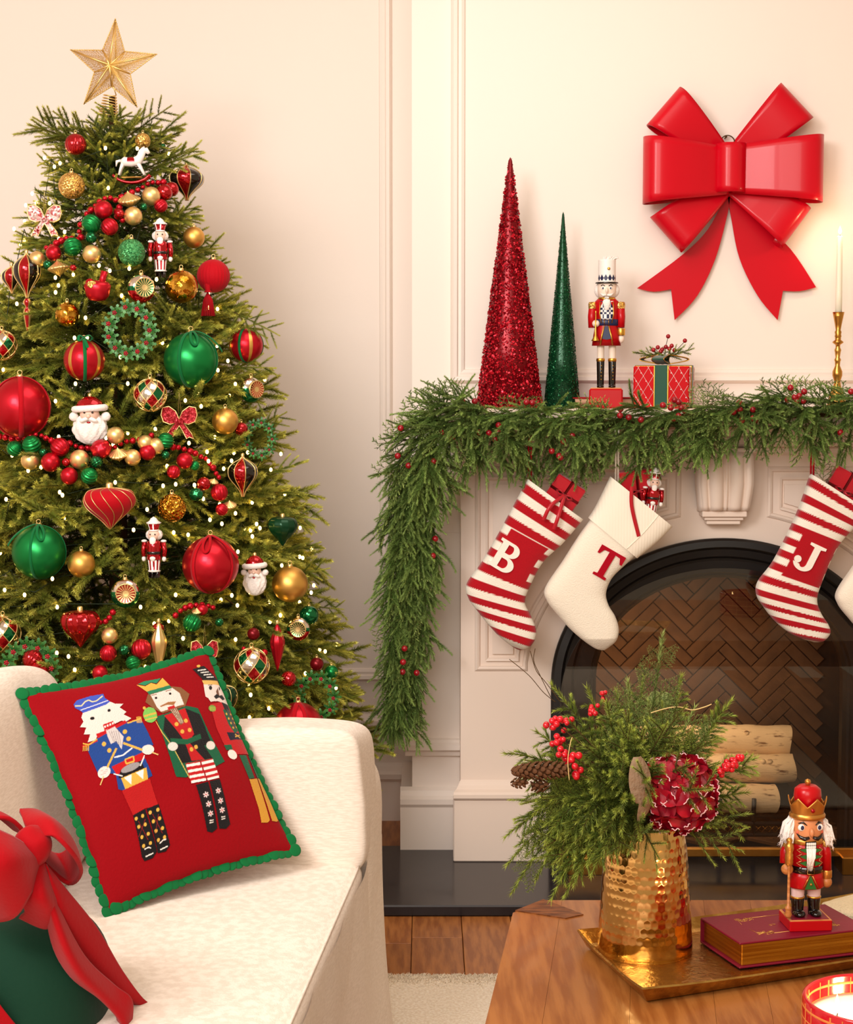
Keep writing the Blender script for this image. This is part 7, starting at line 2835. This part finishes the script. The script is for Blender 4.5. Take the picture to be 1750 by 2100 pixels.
for (cxx_, cyy_, sx_, sy_) in ((fx0, fy0, 1, -1), (fx0, fy1, 1, 1), (fx1, fy0, -1, -1), (fx1, fy1, -1, 1)):
    for k in range(7):
        a = k * .9
        r0 = .005 + .0012 * (k % 3)
        ox, oy = cxx_ + sx_ * (.004 + .004 * k), cyy_ + sy_ * (.002 + .003 * ((k * 5) % 4))
        gv_.add(tube([(ox + r0 * (1 - i / 16) * cos(a + i * .55), oy + r0 * (1 - i / 16) * sin(a + i * .55), zt_) for i in range(13)], .00035, 4))
    gv_.add(tube([(cxx_, cyy_ + sy_ * .028, zt_), (cxx_ + sx_ * .004, cyy_ + sy_ * .008, zt_), (cxx_ + sx_ * .034, cyy_, zt_)], .0004, 4))
for k in range(3):
    gv_.add(tube([(bl * .40 + .006 * cos(i * .5 + k * 2), -bw * .52 + .003 * sin(i * .5 + k * 2), zt_) for i in range(10)], .00035, 4))
part('gilt_ornament', gv_, MT['goldmatte'], book, kind='stuff')

# ------------------------------------------------------------------ king nutcracker on the book
kp = atZ(1652, 1898, BT)
ky = kp.y
kk = mpp(kp)
king = thing('nutcracker', 'king nutcracker with gold crown, red coat and sceptre standing on the burgundy book', 'nutcracker', (kp.x, ky, BT), (0, 0, 5))
zk0 = 1900


def K(px):
    return (px - 1651) * kk


def ZK(py):
    return (zk0 - py) * kk * 1.04


MT['wood'] = pmat('bare turned wood', (214, 140, 78), .4, col2=(186, 112, 56), nscale=40, stretch=(1, 1, 6))
MT['tanface'] = pmat('tan painted face', (216, 140, 92), .35)
MT['xgreen'] = pmat('leaf green paint', (38, 104, 40), .4)
MT['crown'] = pmat('antique gold paint', (206, 142, 66), .32, .8)
MT['pinkleg'] = pmat('pale pink trousers', (244, 208, 204), .4)
bs = 88 * kk
zb_ = 22 * kk
part('base', MB().add(rbox(bs, bs * .9, zb_, .0015, (K(1651), 0, zb_ / 2)), 0, None, False), MT['coatred'], king)
part('base_edge', MB().add(rbox(bs * .99, bs * .89, .0022, .001, (0, 0, zb_)), 0, None, False), MT['wood'], king)
part('base_top', MB().add(rbox(bs * .88, bs * .78, .0016, .0005, (0, 0, zb_ + .0012)), 0, None, False), MT['burg'], king)
soldier_legs(king, 1, (K(1634), K(1668)), 38 * kk, 78 * kk, 13 * kk, 13 * kk, MT['pinkleg'], z0=zb_)
part('coat_skirt', MB().add(lathe([(0, ZK(1808)), (36 * kk, ZK(1820)), (37 * kk, ZK(1818)), (35 * kk, ZK(1800)), (33 * kk, ZK(1786)), (0, ZK(1785))], 40), 0, S(1, .82, 1)), MT['coatred'], king)
part('torso', MB().add(lathe([(0, ZK(1790)), (32 * kk, ZK(1788)), (33.5 * kk, ZK(1760)), (34 * kk, ZK(1738)), (30 * kk, ZK(1730)), (0, ZK(1728))], 40), 0, S(1, .82, 1)), MT['coatred'], king)
part('belt', MB().add(lathe([(33 * kk, ZK(1790)), (34.5 * kk, ZK(1789)), (34.5 * kk, ZK(1777)), (33 * kk, ZK(1776))], 40), 0, S(1, .84, 1)), MT['blackshiny'], king)
part('buckle', MB().add(tube([(-7 * kk, -30 * kk, ZK(1789)), (7 * kk, -30 * kk, ZK(1789)), (7 * kk, -30 * kk, ZK(1777)), (-7 * kk, -30 * kk, ZK(1777))], .0011, 6, True)), MT['crown'], king)
fy = -31.5 * kk
part('apron', MB().add(prism([(K(1651), ZK(1791)), (K(1663), ZK(1818)), (K(1639), ZK(1818))], fy - .0012, fy + .006), 0, None, False), MT['xgreen'], king)
part('apron_motif', MB().add(sphere(.0022, 10, 6), 0, T(0, fy - .0012, ZK(1808))), MT['crown'], king)
for s in (-1, 1):
    part('apron_braid', MB().add(tube([(s * 3 * kk, fy - .001, ZK(1791)), (s * 16 * kk, fy * .98, ZK(1817))], .0009, 5)), MT['crown'], king)
    for i in range(3):
        z = ZK(1742 + i * 13)
        lf = part('coat_leaf', MB().add(prism([(s * 9 * kk, z + 5 * kk), (s * 22 * kk, z + 1 * kk), (s * 9 * kk, z - 5 * kk)], -29.5 * kk, -24 * kk), 0, None, False), MT['xgreen'], king)
        part('coat_braid', MB().add(tube([(s * 18 * kk, -27 * kk, z + 6 * kk), (s * 27 * kk, -20 * kk, z), (s * 18 * kk, -27 * kk, z - 6 * kk)], .0006, 4)), MT['goldpale'], king)
# right arm hanging, left arm raised to the sceptre
arm = part('arm', MB().add(tube([(K(1686), 0, ZK(1732)), (K(1692), 0, ZK(1755)), (K(1693), -.002, ZK(1789))], [10.5 * kk, 10.5 * kk, 10 * kk], 18)), MT['coatred'], king)
part('cuff', MB().add(lathe([(10 * kk, 0), (11 * kk, 2 * kk), (11 * kk, 15 * kk), (10 * kk, 17 * kk)], 20), 0, T(K(1693), -.002, ZK(1804))), MT['crown'], arm)
part('hand', MB().add(sphere(1, 18, 12), 0, T(K(1693), -.003, ZK(1812)) @ S(11 * kk, 11 * kk, 12 * kk)), MT['wood'], arm)
part('epaulette', MB().add(lathe([(11.5 * kk, 0), (12.5 * kk, 3 * kk), (11 * kk, 13 * kk), (0, 15 * kk)], 20), 0, T(K(1689), 0, ZK(1740))), MT['goldglit'], arm)
arm = part('arm', MB().add(tube([(K(1616), 0, ZK(1732)), (K(1606), -.001, ZK(1752)), (K(1603), -.006, ZK(1772))], [10.5 * kk, 11 * kk, 10 * kk], 18)), MT['coatred'], king)
part('epaulette', MB().add(lathe([(11.5 * kk, 0), (12.5 * kk, 3 * kk), (11 * kk, 13 * kk), (0, 15 * kk)], 20), 0, T(K(1612), 0, ZK(1740))), MT['goldglit'], arm)
part('hand', MB().add(sphere(1, 18, 12), 0, T(K(1605), -.016, ZK(1780)) @ S(12.5 * kk, 11 * kk, 11.5 * kk)), MT['wood'], arm)
sp_ = part('sceptre', MB().add(lathe([(0, 1874), (5, 1873), (8, 1866), (5, 1859), (7, 1856), (6.5, 1852), (3, 1849), (2.6, 1790), (2.6, 1770)][::1] and [(a * kk, ZK(b)) for a, b in ((0, 1874), (5, 1873), (8, 1866), (5, 1859), (7, 1856), (6.5, 1852), (3, 1849), (2.6, 1790), (2.6, 1768))], 20), 0, T(K(1605), -.026, 0)), MT['wood'], king)
part('sceptre_head', MB().add(lathe([(a * kk, ZK(b)) for a, b in ((7, 1768), (8.5, 1762), (8, 1758), (9, 1755), (8, 1751), (8.5, 1747), (7, 1744), (9.5, 1736), (8.5, 1728), (5, 1724), (6.5, 1720), (5, 1716), (0, 1714))], 24), 0, T(K(1605), -.026, 0)), MT['crown'], sp_)
# head
part('collar', MB().add(lathe([(31 * kk, ZK(1733)), (33 * kk, ZK(1731)), (33 * kk, ZK(1723)), (31 * kk, ZK(1722))], 36), 0, S(1, .84, 1)), MT['crown'], king)
part('head', MB().add(lathe([(0, ZK(1732)), (30 * kk, ZK(1730)), (32.5 * kk, ZK(1715)), (32.5 * kk, ZK(1690)), (31 * kk, ZK(1676)), (0, ZK(1674))], 40), 0, S(1, .88, 1)), MT['tanface'], king)
hy = -28.5 * kk
part('nose', MB().add(sphere(1, 14, 10), 0, T(0, hy - .002, ZK(1706)) @ S(5 * kk, 7 * kk, 9 * kk)), MT['tanface'], king)
for s in (-1, 1):
    x = s * 18.5 * kk
    part('eye_white', MB().add(sphere(1, 14, 10), 0, T(x, hy * .83, ZK(1697)) @ S(8 * kk, 3.4 * kk, 7.5 * kk)), MT['white'], king)
    part('iris', MB().add(sphere(1, 12, 8), 0, T(x - s * .0005, hy * .83 - 2.6 * kk, ZK(1697)) @ S(3.8 * kk, 1.5 * kk, 4.6 * kk)), MT['eyeblue'] if 'eyeblue' in MT else MT['navy'], king)
    part('eyebrow', MB().add(tube([(s * 9 * kk, hy * .98, ZK(1692)), (s * 16 * kk, hy * .93, ZK(1686.5)), (s * 25 * kk, hy * .72, ZK(1689))], [.0008, .0019, .0006], 6)), MT['blackshiny'], king)
    part('moustache', MB().add(tube([(s * 4 * kk, hy * 1.06, ZK(1716)), (s * 13 * kk, hy * 1.0, ZK(1719)), (s * 21 * kk, hy * .84, ZK(1716)), (s * 28 * kk, hy * .6, ZK(1709))], [.0024, .0036, .0026, .0005], 8)), MT['blackshiny'], king)
    part('cheek', MB().add(sphere(1, 12, 8), 0, T(s * 24 * kk, hy * .62, ZK(1708)) @ S(5 * kk, 2.5 * kk, 4 * kk)), pmat('cheek blush', (216, 104, 78), .4), king)
part('mouth', MB().add(rbox(23 * kk, 6 * kk, 14 * kk, .0008, (0, hy * .93, ZK(1731))), 0, None, False), MT['blackshiny'], king)
for r_ in range(2):
    for i in range(5):
        part('tooth', MB().add(rbox(3.6 * kk, 3 * kk, 5.4 * kk, .0005, ((i - 2) * 4 * kk, hy * .93 - 3 * kk, ZK(1728.5 + r_ * 6.2))), 0, None, False), MT['white'], king)


def tuft(name, parts_, parent, mat):
    mb = MB()
    for pth, r in parts_:
        mb.add(tube(pth, r, 5))
    part(name, mb, mat, parent, kind='stuff')


rh = random.Random(17)
bd = []
for i in range(70):
    x0 = rh.uniform(-9, 9)
    bd.append(([(x0 * kk, hy * 1.0 - rh.uniform(0, 4) * kk, ZK(1738)), (x0 * kk * .9 - 1 * kk, hy * 1.12 - rh.uniform(0, 5) * kk, ZK(1754)), (x0 * kk * .45 - 4 * kk + rh.uniform(-3, 3) * kk, hy * 1.18, ZK(1764 + rh.uniform(0, 18)))], [.0011, .0010, .0002]))
tuft('beard', bd, king, MT['whitefur'])
for s in (-1, 1):
    hr_ = []
    for i in range(120):
        a = rh.uniform(0, 1)
        y0 = rh.uniform(-10, 20) * kk
        z0 = 1680 + rh.uniform(0, 30)
        o = rh.uniform(.72, .98)
        hr_.append(([(s * 31 * kk, y0, ZK(z0)), (s * (42 + 6 * a) * kk * o, y0 * 1.1 - 2 * kk, ZK(z0 + 10)), (s * (44 + 12 * a) * kk * o, y0 * 1.2 - 3 * kk, ZK(z0 + 22 + 14 * a)), (s * (46 + 16 * rh.random()) * kk * o, y0 * 1.3, ZK(z0 + 30 + 14 * a))], [.0016, .0018, .0013, .0002]))
    tuft('hair', hr_, king, MT['whitefur'])
ncr = 96
mb = MB()


def crown_fn(u, v):
    a = 2 * pi * u
    saw = abs(((u * 6 + .25) % 1) * 2 - 1)
    top = 1656 - 17 * saw
    z = 1675 + (top - 1675) * v
    r = 33 + 6.5 * v ** 1.3
    return (r * kk * cos(a), r * kk * sin(a) * .92, ZK(z))


cr = part('crown', mb.add(grid(crown_fn, ncr, 8, True)), MT['crown'], king)
cr.modifiers.new('thickness', 'SOLIDIFY').thickness = .0016
part('crown_band', MB().add(lathe([(33 * kk, ZK(1683)), (36.5 * kk, ZK(1681)), (37 * kk, ZK(1676)), (34 * kk, ZK(1672))], 48), 0, S(1, .92, 1)), MT['crown'], king)
part('crown_jewel', MB().add(sphere(1, 14, 8), 0, T(1 * kk, -34.5 * kk, ZK(1662)) @ S(4.4 * kk, 2.4 * kk, 4.4 * kk)), MT['redshiny'], king)
part('crown_cushion', MB().add(lathe([(a * kk, ZK(b)) for a, b in ((20, 1672), (25, 1655), (28, 1640), (26.5, 1626), (18, 1619), (6, 1618), (0, 1619))], 40)), MT['coatred'], king)
part('finial', MB().add(lathe([(a * kk, ZK(b)) for a, b in ((3, 1620), (5, 1616), (6.5, 1612), (5, 1608), (0, 1606))], 20)), MT['crown'], king)

# ------------------------------------------------------------------ plaid candle jar
RR = .104
rz = TZ + .092
jc = atZ(1800, 2047, rz)
jar = thing('candle_jar', 'round red plaid glass candle jar with a lit wick at the lower right corner', 'candle', (jc.x, jc.y, TZ))
MT['redglass'] = pmat('red tinted glass', (190, 22, 34), .12, .0, coat=.4)
MT['plaid'] = pmat('gold plaid line', (240, 150, 80), .35, .3)
jh = rz - TZ
part('jar_wall', MB().add(lathe([(0, .0), (RR * .97, 0), (RR, .006), (RR, jh - .002), (RR - .0015, jh), (RR - .005, jh), (RR - .006, jh - .003), (RR - .006, .01), (0, .008)], 96)), MT['redglass'], jar)
wz = jh - .030
part('wax', MB().add(lathe([(0, .010), (RR - .007, .010), (RR - .007, wz + .002), (RR - .014, wz), (0, wz - .001)], 72)), MT['cream'], jar)
pl = MB()
for rr_ in (RR + .0004, RR - .0066):
    for zz in ((.012, .0022), (.030, .0010), (.046, .0022), (.064, .0010), (.080, .0018)):
        pl.add(lathe([(rr_ - .0003, zz[0] - zz[1]), (rr_ + .0003, zz[0]), (rr_ - .0003, zz[0] + zz[1])], 96))
    for i in range(22):
        a = 2 * pi * i / 22 + (.10 if i % 2 else 0)
        w = .0030 if i % 2 else .0015
        M = R('Z', math.degrees(a)) @ T(rr_, 0, 0)
        pl.add(rbox(.0007, w, jh - .008, .0003, (0, 0, jh / 2)), 0, M, False)
part('plaid_lines', pl, MT['plaid'], jar, kind='stuff')


def wick(pos):
    w = part('wick', MB().add(tube([(pos.x, pos.y, wz - .002), (pos.x + .0006, pos.y, wz + .008)], .0010, 6)), MT['dark'], jar)
    part('flame', MB().add(lathe([(0, wz + .005), (.0036, wz + .011), (.0042, wz + .017), (.0022, wz + .026), (0, wz + .034)], 16), 0, T(pos.x, pos.y, 0)), MT['flame'], w)
    L = bpy.data.lights.new('jar_flame_light', 'POINT')
    L.energy, L.color, L.shadow_soft_size = 1.0, (1, .60, .28), .008
    lo = bpy.data.objects.new('jar_flame_light', L)
    COL.objects.link(lo)
    lo.location = Vector((pos.x, pos.y, wz + .022)) + jar.location


fp = atZ(1717, 2086, TZ + wz) - jar.location
wick(Vector((fp.x, fp.y, 0)))
wick(Vector((.045, .03, 0)))
j2 = dup(jar, 'second red plaid candle jar standing further right on the coffee table')
j2.location = (1.30, 2.42, TZ)

# cream textured cloth behind the book
cp_ = atZ(1775, 1884, TZ)
cl = thing('folded_cloth', 'cream textured cloth folded on the table behind the burgundy book', 'cloth', (cp_.x, cp_.y, TZ), (0, 0, 25))
part('cloth_fold', MB().add(wob(superel(.075, .05, .017, .5, .5, 48, 24), .004, 30, 4), 0, T(0, 0, .017)), pmat('cream loop cloth', (244, 226, 190), .9, bump=1.0, bscale=260), cl)
